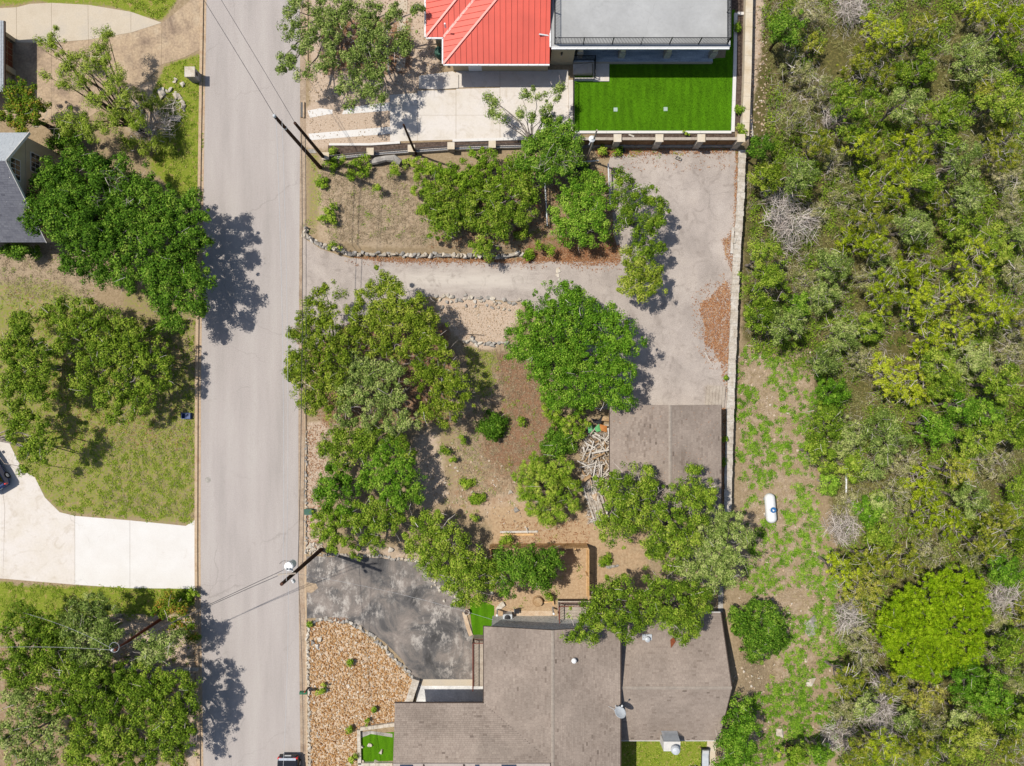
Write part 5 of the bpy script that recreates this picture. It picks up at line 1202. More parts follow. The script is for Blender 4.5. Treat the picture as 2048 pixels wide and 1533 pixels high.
# lumber heap between scrub and garage
rr = random.Random(5); grp = 'boards in the lumber heap beside the garage'
for i in range(105):
    x = rr.uniform(1166, 1218); y = rr.uniform(868, 968) - (1218 - x) * .25 + 5; a = rr.choice([rr.gauss(1.5, .35), rr.gauss(.75, .3), rr.gauss(2.3, .35), rr.gauss(.1, .3)]); L_ = rr.uniform(10, 36); z = rr.uniform(.08, .65)
    dx, dy = math.cos(a) * L_ / 2, math.sin(a) * L_ / 2
    if x + abs(dx) > 1221: x = 1221 - abs(dx)
    plank('weathered board jumbled in the lumber heap between scrub and garage', x - dx, y - dy, x + dx, y + dy, rr.uniform(.04, .11), rr.uniform(.03, .07), z, rr.choice(['wood_white', 'wood_white', 'wood_tan', 'wood_gray']), grp, z + rr.uniform(-.15, .15))
for i in range(16):
    t_ = i / 15; x = 1166 + 26 * t_ + rr.uniform(-4, 4); L_ = rr.uniform(50, 95); y0 = rr.uniform(948, 965)
    plank('long white board in the sheaf below the lumber heap', x - 4, y0, x + L_ * .28, min(1050, y0 + L_), rr.uniform(.09, .2), .06, .12 + .03 * (i % 5), rr.choice(['wood_white', 'wood_white', 'wood_white', 'wood_gray']), 'long boards below the lumber heap', .2 + .04 * (i % 4))
X, Y = scatter([(1160, 885), (1185, 850), (1220, 850), (1220, 965), (1200, 1010), (1200, 1048), (1176, 1048), (1160, 960)], 70, RNG)
_n = len(X); P = np.stack([X, Y, RNG.uniform(.03, .4, _n)], 1); N = RNG.normal(size=(_n, 3)) * .5 + np.array([0, 0, 1.0]); N /= np.linalg.norm(N, axis=1, keepdims=True)
o = npmesh('splinters', leaf_quads(P, N, RNG.uniform(.2, .9, _n), RNG.uniform(.03, .1, _n), RNG), 3, 'splinter', None, (0, 0, 0), val=RNG.random(_n)); _props(o, 'splintered lath and paint scraps filling the lumber heap', 'debris', None, 'stuff')
plank('long pale beam against the left garage eave', 1213, 855, 1219, 885, .16, .1, .9, 'wood_white', None, .8); plank('broad pale beam across the middle of the lumber heap', 1181, 905, 1215, 898, .14, .08, .85, 'wood_white'); plank('thick pale timber at the lower left of the lumber heap', 1160, 964, 1180, 949, .26, .2, .6, 'wood_tan')
def tarp(label, pts, mat, z):
    P = []
    for (x, y) in pts: p = W(x, y); p.z = z + random.uniform(-.08, .12); P.append(p)
    c = sum(P, Vector()) / len(P); c.z += .12; m = MB(); m.add(P + [c] + [p - Vector((0, 0, .03)) for p in P], [(i, (i + 1) % len(P), len(P)) for i in range(len(P))] + [((i + 1) % len(P), i, len(P) + 1 + i, len(P) + 1 + (i + 1) % len(P)) for i in range(len(P))])
    single('tarp', label, 'tarp', m, mat, (c.x, c.y, 0))
tarp('light green plastic sheet at the top of the lumber heap', [(1187, 856), (1197, 847), (1200, 861), (1192, 864)], 'tarp_green', .5); tarp('darker green plastic sheet left of the light green one', [(1174, 849), (1184, 848), (1186, 866), (1176, 866)], 'tarp_green', .4)
tarp('orange-brown board sheet at the top of the lumber heap', [(1198, 848), (1212, 852), (1212, 864), (1199, 861)], 'tarp_orange', .45); tarp('black sheet folded above the green plastic', [(1180, 836), (1196, 840), (1206, 830), (1200, 848), (1186, 846)], 'black_cloth', .5)
tarp('tan flat sheet touching the garage corner', [(1204, 832), (1219, 834), (1219, 843), (1201, 841)], 'wood_tan', .6); tarp('pinkish flat panel below the cinder blocks', [(1182, 990), (1193, 985), (1194, 1003), (1186, 998)], 'paver', .3)
tarp('black sheet on the ground below the lamp post', [(1138, 326), (1180, 330), (1180, 345), (1142, 342)], 'black_cloth', .1)
# round stock tank under the tree
b = W(1197, 800); st = thing('stock_tank', 'round shallow tank with brown water under the round green tree', 'tank', tuple(b))
MB().lathe(b, [(.78, 0), (.8, .5), (.76, .52), (.74, .4)], 30).build('rim_wall', 'gray_metal', st); MB().lathe(b, [(.74, .3), (.74, .4), (.02, .41)], 30).build('water', 'pond', st)
# pot, air conditioner, post etc. at the brown house
b = W(934, 1222); pot = thing('planter_pot', 'round pot with soil at the edge of the small house lawn', 'pot', tuple(b)); MB().lathe(b, [(.18, 0), (.24, .4), (.26, .42), (.22, .42), (.2, .34)], 18).build('pot_wall', 'limestone', pot); MB().lathe(b, [(.2, .3), (.2, .35), (.02, .36)], 16).build('soil', 'mulch', pot)
b = W(1014, 1230); acu = thing('air_conditioner', 'grey air conditioner unit on the strip behind the brown roof', 'air conditioner', tuple(b)); MB().box(b.x - .35, b.x + .45, b.y - .3, b.y + .3, 0, .8).build('casing', 'gray_metal', acu); MB().lathe((b.x + .05, b.y, .8), [(.27, 0), (.27, .03), (.1, .05), (.02, .05)], 16).build('fan_grille', 'black_metal', acu); MB().tube([(b.x - .3, b.y - .2, .6), (b.x - .5, b.y - .5, .9), (b.x - .45, b.y - .9, 1.2)], .04, 6).build('hose', 'wire_pale', acu)
b = W(1033, 1220); ch = thing('folding_chair', 'dark folding chair beside the air conditioner', 'chair', tuple(b)); MB().box(b.x - .2, b.x + .2, b.y - .2, b.y + .2, .42, .45).build('seat', 'black_cloth', ch); MB().add([b + Vector(v) for v in ((-.2, .2, .45), (.2, .2, .45), (.2, .32, .9), (-.2, .32, .9), (-.2, .23, .45), (.2, .23, .45), (.2, .35, .9), (-.2, .35, .9))], [(0, 1, 2, 3), (7, 6, 5, 4), (3, 2, 6, 7)]).build('backrest', 'black_cloth', ch)
for sx in (-1, 1):
    for sy in (-1, 1): MB().bar(b + Vector((sx * .2, sy * .2, .43)), b + Vector((sx * .22, -sy * .2, 0)), .025, .025).build('leg', 'silver', ch)
for x, y, lab in ((1105, 1215, 'right grey post with lamp by the paved strip'), (995, 1218, 'left grey post with lamp by the small lawn')):
    b = W(x, y); p = thing('garden_post', lab, 'post', tuple(b)); MB().box(b.x - .06, b.x + .06, b.y - .06, b.y + .06, 0, 1.6).build('shaft', 'gray_metal', p); MB().lathe(b + Vector((0, 0, 1.6)), [(.05, 0), (.11, .05), (.1, .16), (.02, .2)], 10).build('lamp', 'white_metal', p)
b = W(1129, 1246); single('door_mat', 'brown square mat at the end of the plank deck', 'mat', MB().box(b.x - .3, b.x + .3, b.y - .35, b.y + .35, .902, .93), 'rust', b)
b = W(1076, 1202); single('tree_stump', 'pale cut tree stump on the bare soil near the deck', 'stump', MB().lathe(b, [(.5, 0), (.42, .2), (.4, .42), (.36, .45), (.02, .46)], 14), 'wood_tan', b)
# sun lounger on the lower right lawn
b = W(1408, 1512); lg = thing('sun_lounger', 'grey sun lounger with white pillow on the lower right lawn', 'lounger', tuple(b)); MB().box(b.x - .33, b.x + .33, b.y - .75, b.y + .85, .3, .36).build('frame', 'black_metal', lg); MB().box(b.x - .28, b.x + .28, b.y - .75, b.y + .2, .36, .44).build('cushion', 'gray_metal', lg); MB().prism([b + Vector((-.28, .2, .44)), b + Vector((.28, .2, .44)), b + Vector((.28, .82, .62)), b + Vector((-.28, .82, .62))], .08).build('backrest', 'gray_metal', lg); MB().prism([b + Vector((-.26, .5, .58)), b + Vector((.26, .5, .58)), b + Vector((.24, .8, .72)), b + Vector((-.24, .8, .72))], .08).build('pillow', 'fabric_white', lg)
for sx in (-1, 1):
    for sy in (-.7, .8): MB().box(b.x + sx * .31 - .03, b.x + sx * .31 + .03, b.y + sy - .03, b.y + sy + .03, 0, .3).build('leg', 'black_metal', lg)
b = W(1384, 1536); tb = thing('garden_table', 'small square glass table at the lower edge of the lawn', 'table', tuple(b)); MB().box(b.x - .28, b.x + .28, b.y - .28, b.y + .28, .42, .45).build('table_top', 'glass_dark', tb)
for s in ((-.3, -.26), (.26, .3)): MB().box(b.x + s[0], b.x + s[1], b.y - .3, b.y + .3, .4, .47).build('frame_bar', 'white_metal', tb)
for sx in (-1, 1):
    for sy in (-1, 1): MB().box(b.x + sx * .26 - .02, b.x + sx * .26 + .02, b.y + sy * .26 - .02, b.y + sy * .26 + .02, 0, .42).build('leg', 'white_metal', tb)
b = W(880, 112); wb_ = thing('rain_barrel', 'dark green barrel under the corner of the red roof', 'barrel', tuple(b)); MB().lathe(b, [(.34, 0), (.4, .3), (.42, .6), (.36, .95), (.3, .98), (.02, .98)], 18).build('barrel_body', 'green_box', wb_)
b = W(1244, 302); single('black_bag', 'small black bag on the leaves below the board fence', 'bag', MB().lathe(b, [(.2, 0), (.24, .1), (.15, .22), (.02, .26)], 9), 'black_cloth', b)
# manhole marks on the road
b = W(416, 960); o = MB().lathe(b + Vector((0, 0, .006)), [(.26, -.01), (.26, .004), (.02, .006)], 22).build('manhole_cover', 'stone_gray', None, tuple(b)); _props(o, 'grey round utility cover at the left side of the street', 'manhole')

# ================================================================== VEGETATION
KIND = {  # leaf material, puff radius, puffs per m2 of lobe, leaves per puff, leaf length, leaf width, twig amount, bark, hollow
    'oak':     ('leaf_oak', .40, 9.0, 165, .15, .1, .7, 'bark', .5),
    'oakgray': ('leaf_oak_gray', .39, 8.4, 150, .15, .095, 1.1, 'bark', .48),
    'olive':   ('leaf_olive', .40, 9.0, 165, .15, .1, .9, 'bark', .5),
    'green':   ('leaf_green', .39, 9.8, 165, .15, .105, .35, 'bark', .55),
    'dark':    ('leaf_dark', .42, 9.0, 165, .165, .11, .35, 'bark_dark', .5),
    'jun':     ('leaf_juniper', .26, 15, 100, .115, .08, 2.0, 'bark', .6),
    'junb':    ('leaf_juniper_bright', .24, 26, 100, .11, .08, .3, 'bark', .78),
    'jund':    ('leaf_juniper_dull', .28, 13, 105, .12, .08, 2.0, 'bark', .58),
    'scrub':   ('leaf_scrub', .32, 9, 95, .14, .065, 2.6, 'bark', .5),
    'mesq':    ('leaf_mesquite', .40, 10, 120, .19, .055, .8, 'bark_dark', .35),
    'feather': ('leaf_weed', .34, 11, 140, .22, .055, .4, 'bark_dark', .5),
    'red':     ('leaf_red', .36, 9, 140, .16, .105, .5, 'bark_dark', .5),
    'weed':    ('leaf_weed', .30, 12, 130, .14, .088, .15, 'bark_dark', .5),
    'dead':    (None, .35, 6.0, 0, 0, 0, 8.0, 'bark', .5),
    'limb':    (None, .35, 6.0, 0, 0, 0, 1.2, 'bark', .5),
}
def plant(name, label, cat, lobes, kind, z=4.4, base=None, group=None, dens=1.0, trunk=.2, drop=0.9, seed=None, tone=None):
    """lobes: (px, py, radius px[, z]) seen from above; crown height z falls by `drop` towards its rim"""
    mat, pr, ppm, lpp, ll, lw, tw, bark, hollow = KIND[kind]
    lk = 1.1 if group != 'trees of the woods on the right' else 1.06
    rng = np.random.default_rng(seed if seed is not None else (sum(ord(c) * (i + 1) for i, c in enumerate(label)) % 100000))
    cx = sum(l[0] for l in lobes) / len(lobes); cy = sum(l[1] for l in lobes) / len(lobes); far = max(1.0, max(math.hypot(l[0] - cx, l[1] - cy) for l in lobes))
    z0g = zg1(wx(cx), wy(cy)); Ls = []
    for l in lobes:
        zz = l[3] if len(l) > 3 else z - drop * (math.hypot(l[0] - cx, l[1] - cy) / far) ** 1.5 + rng.uniform(-.25, .25) * min(1, z / 4)
        zz += z0g; R = l[2] / S * (CAM_H - zz) / CAM_H * (1.16 if group != 'trees of the woods on the right' else 1.08)
        Ls.append((wx(l[0], zz), wy(l[1], zz), max(zz - R * .5, z0g + .15), R))
    if base is None: bx, by = sum(l[0] for l in Ls) / len(Ls), sum(l[1] for l in Ls) / len(Ls)
    else: bx, by = wx(base[0]), wy(base[1])
    zb = zg1(bx, by)
    t = thing(name, label, cat, (bx, by, zb), group)
    # trunk and limbs
    m = MB(); zf = zb + (min(l[2] for l in Ls) - zb) * .45; tip = Vector((bx + rng.uniform(-.2, .2), by + rng.uniform(-.2, .2), zf)); n6 = 6 if trunk > .1 else 4
    m.tube([(bx, by, zb - .1), Vector((bx, by, zb)).lerp(tip, .5) + Vector((rng.uniform(-.1, .1), rng.uniform(-.1, .1), 0)), tip], [trunk * 1.25, trunk, trunk * .85], n6)
    twP = []
    for (x, y, zc, R) in Ls:
        e = Vector((x, y, zc + R * .25)); d = e - tip; r0 = trunk * (.35 + .3 * rng.random())
        mids = []
        for f in (.33, .66):
            o = Vector((rng.uniform(-1, 1), rng.uniform(-1, 1), rng.uniform(0, .6))) * d.length * .09; mids.append(tip + d * f + o)
        m.tube([tip] + mids + [e], [r0, r0 * .75, r0 * .5, r0 * .2], 5 if trunk > .1 else 3, cap=False)
        k = int((3 + tw * 2) * max(1, R * R) * (1 if kind != 'dead' else .6)) if kind != 'limb' else 5
        for _ in range(min(k, 26)):
            u = rng.normal(size=3); u[2] = abs(u[2]) * .8; u /= np.linalg.norm(u); s0 = (mids[1]).lerp(e, rng.random()); q = Vector((x, y, zc)) + Vector(u * R * np.array([1, 1, .8])) * rng.uniform(.75, 1.06)
            if rng.random() < .22 or kind in ('dead', 'limb'): m.tube([s0, s0.lerp(q, .5) + Vector(rng.normal(size=3) * .08 * R), q], [r0 * .22 + .008, r0 * .13 + .007, .006], 3, cap=False)
            twP.append((q, u))
    m.build('trunk', bark, t)
    # leaf puffs; every plant has a tone of its own
    tone0 = tone if tone is not None else rng.normal(0, .1 if group != 'trees of the woods on the right' else .16)
    P = []; N = []; VV = []; SZ = []
    for (x, y, zc, R) in Ls:
        if lpp == 0: break
        npf = max(4, int(ppm * R * R * dens * (1.06 if group != 'trees of the woods on the right' else 1))); u = rng.normal(size=(npf, 3)); u[:, 2] = np.abs(u[:, 2]); u /= np.linalg.norm(u, axis=1, keepdims=True)
        rad = R * rng.uniform(hollow, 1.0, (npf, 1)); rim = R - pr * .6
        q_ = np.sqrt(rng.random(npf)) * .98; a_ = rng.uniform(0, 6.283, npf); dome = rng.random(npf) < .88
        u[dome] = np.stack([np.cos(a_) * q_, np.sin(a_) * q_, np.sqrt(1 - q_ ** 2)], 1)[dome]
        c = np.array([x, y, zc]) + u * np.minimum(rad, max(rim, .1)) * np.array([1, 1, .72])
        c[:, :2] += rng.normal(size=(npf, 2)) * .08 * R
        spr = rng.random(npf) < .09; an_ = rng.uniform(0, 6.283, npf); far_ = R * rng.uniform(.85, 1.07, npf)
        c[spr] = np.stack([x + np.cos(an_) * far_, y + np.sin(an_) * far_, zc + R * rng.uniform(.0, .4, npf)], 1)[spr]
        pv = rng.normal(.44 + tone0, .2, npf); k = np.maximum(8, (lpp * rng.uniform(.55, 1.25, npf))).astype(int); pri = pr * rng.uniform(.5, 1.45, npf) * (1 if R > .5 else R / .5)
        k[spr] = (k[spr] * .3).astype(int) + 4; pri[spr] *= .65
        ids = np.repeat(np.arange(npf), k); n = len(ids)
        d = rng.normal(size=(n, 3)); d /= np.linalg.norm(d, axis=1, keepdims=True); rr_ = rng.random((n, 1)) ** .45
        p = c[ids] + d * rr_ * pri[ids][:, None] * np.array([1.05, 1.05, .75])
        nn = d * 1.0 + u[ids] * .25 + rng.normal(size=(n, 3)) * .38 + np.array([0, 0, .2]); nn /= np.linalg.norm(nn, axis=1, keepdims=True)
        P.append(p); N.append(nn); VV.append(np.clip(pv[ids] + rng.normal(0, .27, n), 0, 1)); SZ.append(rng.uniform(.7, 1.25, n))
    if P:
        P = np.concatenate(P); N = np.concatenate(N); VV = np.concatenate(VV); SZ = np.concatenate(SZ)
        P[:, 2] = np.maximum(P[:, 2], zg(P[:, 0], P[:, 1]) + .04)
        npmesh('crown', leaf_quads(P, N, ll * SZ * lk, lw * SZ * lk, rng), 3, mat, t, val=VV)
    # bare twigs showing through and above the leaves
    nt = int(tw * sum(l[3] ** 2 for l in Ls) * (5 if kind != 'dead' else 9))
    if nt > 3:
        li = rng.choice(len(Ls), nt, p=np.array([l[3] ** 2 for l in Ls]) / sum(l[3] ** 2 for l in Ls)); L = np.array(Ls)[li]
        u = rng.normal(size=(nt, 3)); u[:, 2] = np.abs(u[:, 2]); u /= np.linalg.norm(u, axis=1, keepdims=True)
        c = L[:, :3] + u * L[:, 3:4] * rng.uniform(.55, 1.0 if kind == 'dead' else .98, (nt, 1)) * np.array([1, 1, .8])
        ax = u + rng.normal(size=(nt, 3)) * .75; ax[:, 2] *= .6; ax /= np.linalg.norm(ax, axis=1, keepdims=True); ln = rng.uniform(.18, .6, (nt, 1)) * (1.25 if kind == 'dead' else 1)
        wv = np.cross(ax, rng.normal(size=(nt, 3)) + np.array([0, 0, .2])); wv /= np.linalg.norm(wv, axis=1, keepdims=True); wd = rng.uniform(.008, .02, (nt, 1)) * (1.1 if kind == 'dead' else 1)
        bend = rng.normal(size=(nt, 3)) * .05
        a0 = c - ax * ln; a1 = c + bend; a2 = c + ax * ln
        q1 = np.stack([a0 - wv * wd, a0 + wv * wd, a1 + wv * wd * .8, a1 - wv * wd * .8], 1); q2 = np.stack([a1 - wv * wd * .8, a1 + wv * wd * .8, a2 + wv * wd * .4, a2 - wv * wd * .4], 1)
        Q = np.concatenate([q1, q2]); Q[:, :, 2] = np.maximum(Q[:, :, 2], zg(Q[:, :, 0], Q[:, :, 1]) + .02)
        vv = np.clip(rng.normal(.6, .22, nt), 0, 1)
        npmesh('twigs', Q.reshape(-1, 3), 4, 'twig', t, val=np.concatenate([vv, vv]))['kind'] = 'stuff'
    return t
TREE = 'tree'; SHRUB = 'shrub'
# ---- left of the street
plant('mesquite_tree', 'feathery light green mesquite spreading over the upper left drive', TREE, [(82, 82, 18), (100, 62, 16), (115, 100, 14), (200, 75, 20), (212, 62, 14), (140, 122, 24), (172, 128, 28), (205, 112, 26), (228, 150, 24), (125, 165, 20), (88, 150, 14), (185, 200, 24), (235, 212, 28), (150, 238, 30), (120, 250, 24), (205, 240, 24), (262, 225, 20), (160, 155, 22), (215, 180, 22), (245, 190, 20), (270, 245, 24), (230, 250, 24), (175, 255, 24), (105, 85, 16), (190, 95, 20), (130, 145, 20)], 'mesq', 4.6, (286, 268), trunk=.2)
plant('yard_shrub', 'loose green brush right of the feathery mesquite trunk', SHRUB, [(300, 205, 20), (275, 195, 20), (310, 285, 20), (285, 290, 22), (255, 285, 22), (330, 290, 14)], 'mesq', 2.0, trunk=.05)
plant('bare_shrub', 'bare dark shrub with few leaves inside the rock ring', SHRUB, [(330, 220, 26), (310, 245, 26), (290, 268, 28), (335, 255, 18)], 'dead', 1.8, trunk=.06)
plant('small_tree', 'dark small tree with reddish tips at the left house gable', TREE, [(28, 192, 34), (62, 222, 34), (42, 246, 30), (15, 222, 26)], 'red', 4.6, dens=1.2)
plant('yard_shrub', 'low green bush in front of the cream gable', SHRUB, [(122, 262, 26), (150, 275, 24), (105, 280, 22)], 'dark', 2.2, trunk=.06)
plant('large_tree', 'large dark green tree covering the cream house corner', TREE, [(100, 358, 46), (72, 402, 34), (62, 440, 24), (140, 335, 40), (190, 330, 34), (160, 385, 44), (110, 440, 36), (130, 475, 34), (175, 430, 44), (150, 520, 36), (190, 535, 40), (205, 490, 38), (125, 395, 34), (165, 465, 34), (95, 420, 30), (215, 455, 34), (225, 400, 34)], 'dark', 5.6, trunk=.3, dens=1.25)
plant('large_tree', 'large bright green tree overhanging the left kerb, right of the first', TREE, [(230, 350, 44), (285, 385, 48), (340, 425, 44), (250, 430, 50), (310, 465, 50), (375, 475, 38), (270, 510, 46), (345, 530, 46), (385, 560, 34), (330, 590, 40), (385, 610, 28), (345, 640, 26), (300, 550, 32), (395, 435, 20), (380, 400, 22), (245, 555, 30)], 'dark', 5.3, trunk=.32, dens=1.3)
plant('dead_branches', 'bare grey dead limb poking through the large left tree', 'branch', [(240, 345, 20, 6.1), (225, 375, 18, 6.1), (190, 400, 14, 6.1), (250, 400, 14, 6.1), (215, 350, 14, 6.1)], 'limb', 6.1, trunk=.09)
plant('young_oak', 'yellowish young oak at the kerb below the bright green tree', TREE, [(310, 655, 18), (325, 640, 16), (372, 420, 12)][:2], 'green', 2.6, trunk=.07)
plant('yard_oak', 'broad olive oak in the middle of the left lawn', TREE, [(110, 625, 36), (160, 612, 30), (190, 655, 44), (150, 680, 36), (235, 645, 32), (270, 685, 38), (225, 715, 42), (180, 735, 38), (255, 755, 38), (215, 790, 34), (270, 805, 34), (320, 720, 28), (300, 770, 26), (330, 750, 22), (230, 830, 22), (105, 690, 26), (130, 650, 26), (160, 770, 26), (285, 720, 26), (200, 690, 30)], 'oak', 4.2, trunk=.28, dens=1.0)
plant('yard_oak', 'oak crown on the left edge beside the broad lawn oak', TREE, [(40, 640, 30), (20, 700, 36), (60, 710, 38), (15, 760, 40), (60, 770, 34), (90, 745, 26), (25, 820, 36), (70, 790, 26), (40, 670, 30), (45, 740, 30)], 'oak', 4.6, trunk=.25, dens=1.0)
plant('yard_oak', 'oak limb leaning over the parked blue car', TREE, [(45, 855, 30), (75, 880, 32), (55, 905, 26), (80, 910, 22), (45, 935, 18), (25, 865, 22)], 'oak', 4.8, (-10, 870), trunk=.2, dens=.9)
for lab, lb, kd in [('upper left oak of the lower left grove, beside the lawn strip', [(30, 1250, 36), (75, 1255, 36), (110, 1270, 36), (40, 1300, 40), (90, 1310, 42), (20, 1350, 38), (70, 1360, 40)], 'oak'),
                    ('upper right oak of the lower left grove, beside the red pole', [(160, 1225, 34), (190, 1210, 26), (205, 1245, 34), (150, 1265, 38), (195, 1285, 36), (140, 1310, 38), (185, 1330, 38), (225, 1270, 20)], 'oakgray'),
                    ('central dense oak of the lower left grove', [(130, 1360, 42), (180, 1375, 42), (230, 1365, 40), (150, 1410, 42), (205, 1420, 44), (250, 1400, 34), (100, 1410, 36)], 'oak'),
                    ('right oak of the lower left grove overhanging the kerb', [(285, 1360, 38), (320, 1390, 38), (360, 1370, 30), (290, 1420, 40), (340, 1435, 40), (380, 1410, 22), (270, 1465, 36), (330, 1480, 38), (370, 1470, 24), (300, 1515, 36), (355, 1525, 30)], 'oak'),
                    ('lower left corner oak with pale gaps in its crown', [(30, 1410, 36), (60, 1450, 34), (20, 1480, 34), (40, 1530, 34), (100, 1470, 30), (85, 1525, 32)], 'oakgray'),
                    ('bottom edge oak in the middle of the lower left grove', [(160, 1465, 36), (210, 1480, 38), (150, 1515, 34), (230, 1525, 36), (190, 1540, 34), (255, 1500, 26)], 'oak'),
                    ('thin pale oak standing over the gravel right of the red pole', [(290, 1290, 24), (310, 1310, 28), (330, 1290, 22), (285, 1320, 20), (350, 1275, 18)], 'oakgray')]:
    plant('grove_oak', lab, TREE, lb, kd, 4.9, group='oaks of the lower left grove', dens=1.12, trunk=.24)
plant('roadside_shrub', 'bush with reddish and green leaves above the red pole', SHRUB, [(330, 1205, 20), (345, 1220, 24), (322, 1225, 18), (365, 1235, 22), (375, 1262, 20), (385, 1280, 14), (350, 1255, 16)], 'red', 2.4, trunk=.07)
plant('roadside_shrub', 'round bright green bush at the kerb below the white drive', SHRUB, [(368, 1195, 18), (380, 1192, 13)], 'weed', 1.8, trunk=.05)
plant('yard_shrub', 'small dark shrubs against the left house south roof', SHRUB, [(15, 490, 24), (40, 500, 20), (70, 505, 14)], 'dark', 1.8, trunk=.05)
# ---- top middle
plant('street_oak', 'open grey-green oak leaning over the street at the top', TREE, [(592, 18, 32), (578, 55, 22), (565, 112, 20), (585, 125, 20), (612, 88, 30), (650, 20, 36), (645, 60, 34), (600, 150, 16), (640, 132, 26), (660, 105, 24), (560, 135, 12)], 'oakgray', 5.2, (668, 70), dens=1.1, trunk=.24)
plant('street_oak', 'broader oak between the street oak and the red roof', TREE, [(690, 22, 38), (740, 30, 38), (782, 18, 26), (725, 80, 38), (765, 75, 30), (800, 92, 24), (812, 60, 20), (745, 130, 34), (700, 170, 30), (740, 178, 28), (765, 195, 16), (690, 205, 14), (700, 120, 24), (835, 20, 18)], 'oakgray', 5.2, (735, 85), dens=1.1, trunk=.26)
plant('drive_oak', 'slender open oak over the pale concrete drive', TREE, [(975, 192, 14), (995, 205, 14), (1002, 235, 16), (985, 225, 10), (1045, 195, 18), (1070, 185, 16), (1105, 182, 20), (1120, 170, 12), (1060, 235, 12), (1092, 212, 14), (1040, 225, 10)], 'oakgray', 4.2, (1062, 300), dens=.8, trunk=.12)
plant('green_tree', 'dense deep green tree beside the lamp post', TREE, [(1100, 258, 34), (1132, 266, 30), (1075, 300, 30), (1110, 310, 36), (1060, 290, 20), (1085, 335, 28), (1120, 335, 26), (1050, 320, 22), (1150, 290, 22), (1145, 325, 20), (1100, 285, 30)], 'dark', 4.0, trunk=.18, dens=1.1)
plant('dead_branches', 'bare grey dead branches over the dense deep green tree', 'branch', [(1110, 310, 22, 4.6), (1130, 320, 20, 4.5), (1085, 330, 14, 4.4), (1155, 308, 16, 4.2)], 'limb', 4.5, trunk=.08)
for lab, lb, kd, zz in [('left scrub oak of the thicket above the lane', [(862, 405, 26), (885, 385, 28), (900, 420, 32), (880, 455, 26), (870, 435, 22), (925, 400, 28), (855, 380, 22), (905, 455, 24), (930, 430, 26), (850, 415, 18)], 'oak', 2.8),
                        ('upper scrub oak of the thicket below the railing fence', [(870, 345, 22), (905, 345, 28), (945, 325, 28), (985, 320, 24), (925, 360, 28), (1005, 345, 22), (965, 355, 26), (885, 365, 24), (1030, 325, 22), (940, 355, 26), (850, 350, 16), (990, 365, 24), (960, 310, 18)], 'weed', 2.4),
                        ('central scrub oak of the thicket above the lane', [(960, 400, 34), (1005, 405, 36), (1040, 385, 30), (985, 440, 30), (1050, 420, 26), (945, 435, 24), (1030, 350, 24), (1025, 440, 24), (970, 375, 28), (1060, 390, 24), (1045, 355, 22), (1000, 465, 20)], 'oak', 3.0),
                        ('dark scrub oak right of the long grey pipe', [(1155, 375, 32), (1185, 395, 30), (1150, 420, 32), (1190, 440, 28), (1160, 455, 26), (1125, 450, 20), (1178, 350, 22), (1130, 470, 20), (1205, 415, 22), (1200, 465, 20), (1140, 395, 22), (1170, 480, 18), (1205, 370, 18), (1112, 430, 16)], 'green', 3.4)]:
    plant('scrub_oak', lab, TREE, lb, kd, zz, group='scrub oaks in the thicket above the lane', trunk=.12, dens=1.05)
plant('court_oak', 'oak leaning over the left side of the paved court', TREE, [(1245, 360, 24), (1240, 395, 22), (1285, 385, 30), (1255, 425, 24), (1310, 415, 28), (1290, 455, 30), (1320, 445, 20), (1250, 455, 18), (1285, 500, 30), (1310, 495, 22)], 'oak', 4.2, (1262, 450), trunk=.16)
plant('court_oak', 'lower oak crown in the corner of lane and court', TREE, [(1255, 510, 18), (1275, 545, 30), (1305, 540, 26), (1255, 570, 24), (1290, 578, 28), (1320, 568, 18), (1265, 590, 16)], 'olive', 4.2, (1262, 520), trunk=.16)
for x, y, r, lab in [(720, 335, 26, 'large round bush on the bank below the first pillars'), (655, 428, 24, 'round bush on the dry grass above the stone wall'), (664, 328, 18, 'bush at the foot of the tallest pole'), (698, 355, 12, 'little bush right of the tallest pole'), (642, 365, 14, 'yellow-green tuft left on the bank'), (790, 340, 13, 'pale round bush left of the slim pole shadow'), (822, 326, 18, 'round bush at the foot of the slim pole'), (852, 330, 16, 'round bush right of the slim pole'), (757, 375, 9, 'small lone tuft in the dry grass'), (790, 335, 9, 'small tuft beside the weathered log'), (838, 352, 12, 'tuft between slim pole and thicket'), (665, 495, 13, 'bright bush on the left end of the stone wall'), (848, 385, 9, 'lower tuft left of the thicket'), (826, 380, 8, 'lowest left tuft near the thicket'), (680, 320, 10, 'small bush between the pole and the first pillar'), (1045, 465, 18, 'yellow-green bush at the lower thicket edge'), (1055, 508, 14, 'bright bush on the right end of the stone wall'), (1080, 490, 12, 'narrow bush above the leaf strip'), (1100, 500, 10, 'small bush on the leaf strip'), (1030, 425, 16, 'bright yellow-green sapling in the thicket')]:
    plant('bank_shrub', lab, SHRUB, [(x, y, r)] if r < 14 else [(x - r * .4, y, r * .65), (x + r * .35, y - r * .35, r * .6), (x + r * .3, y + r * .4, r * .6)], 'weed', .5 + r * .035 + .5, group='shrubs on the bank above the lane', trunk=.035)
plant('lane_sapling', 'small oak hanging over the stone wall beside the lane', TREE, [(960, 490, 20), (980, 485, 18), (970, 505, 16), (955, 500, 12)], 'oak', 2.4, (972, 470), trunk=.07)
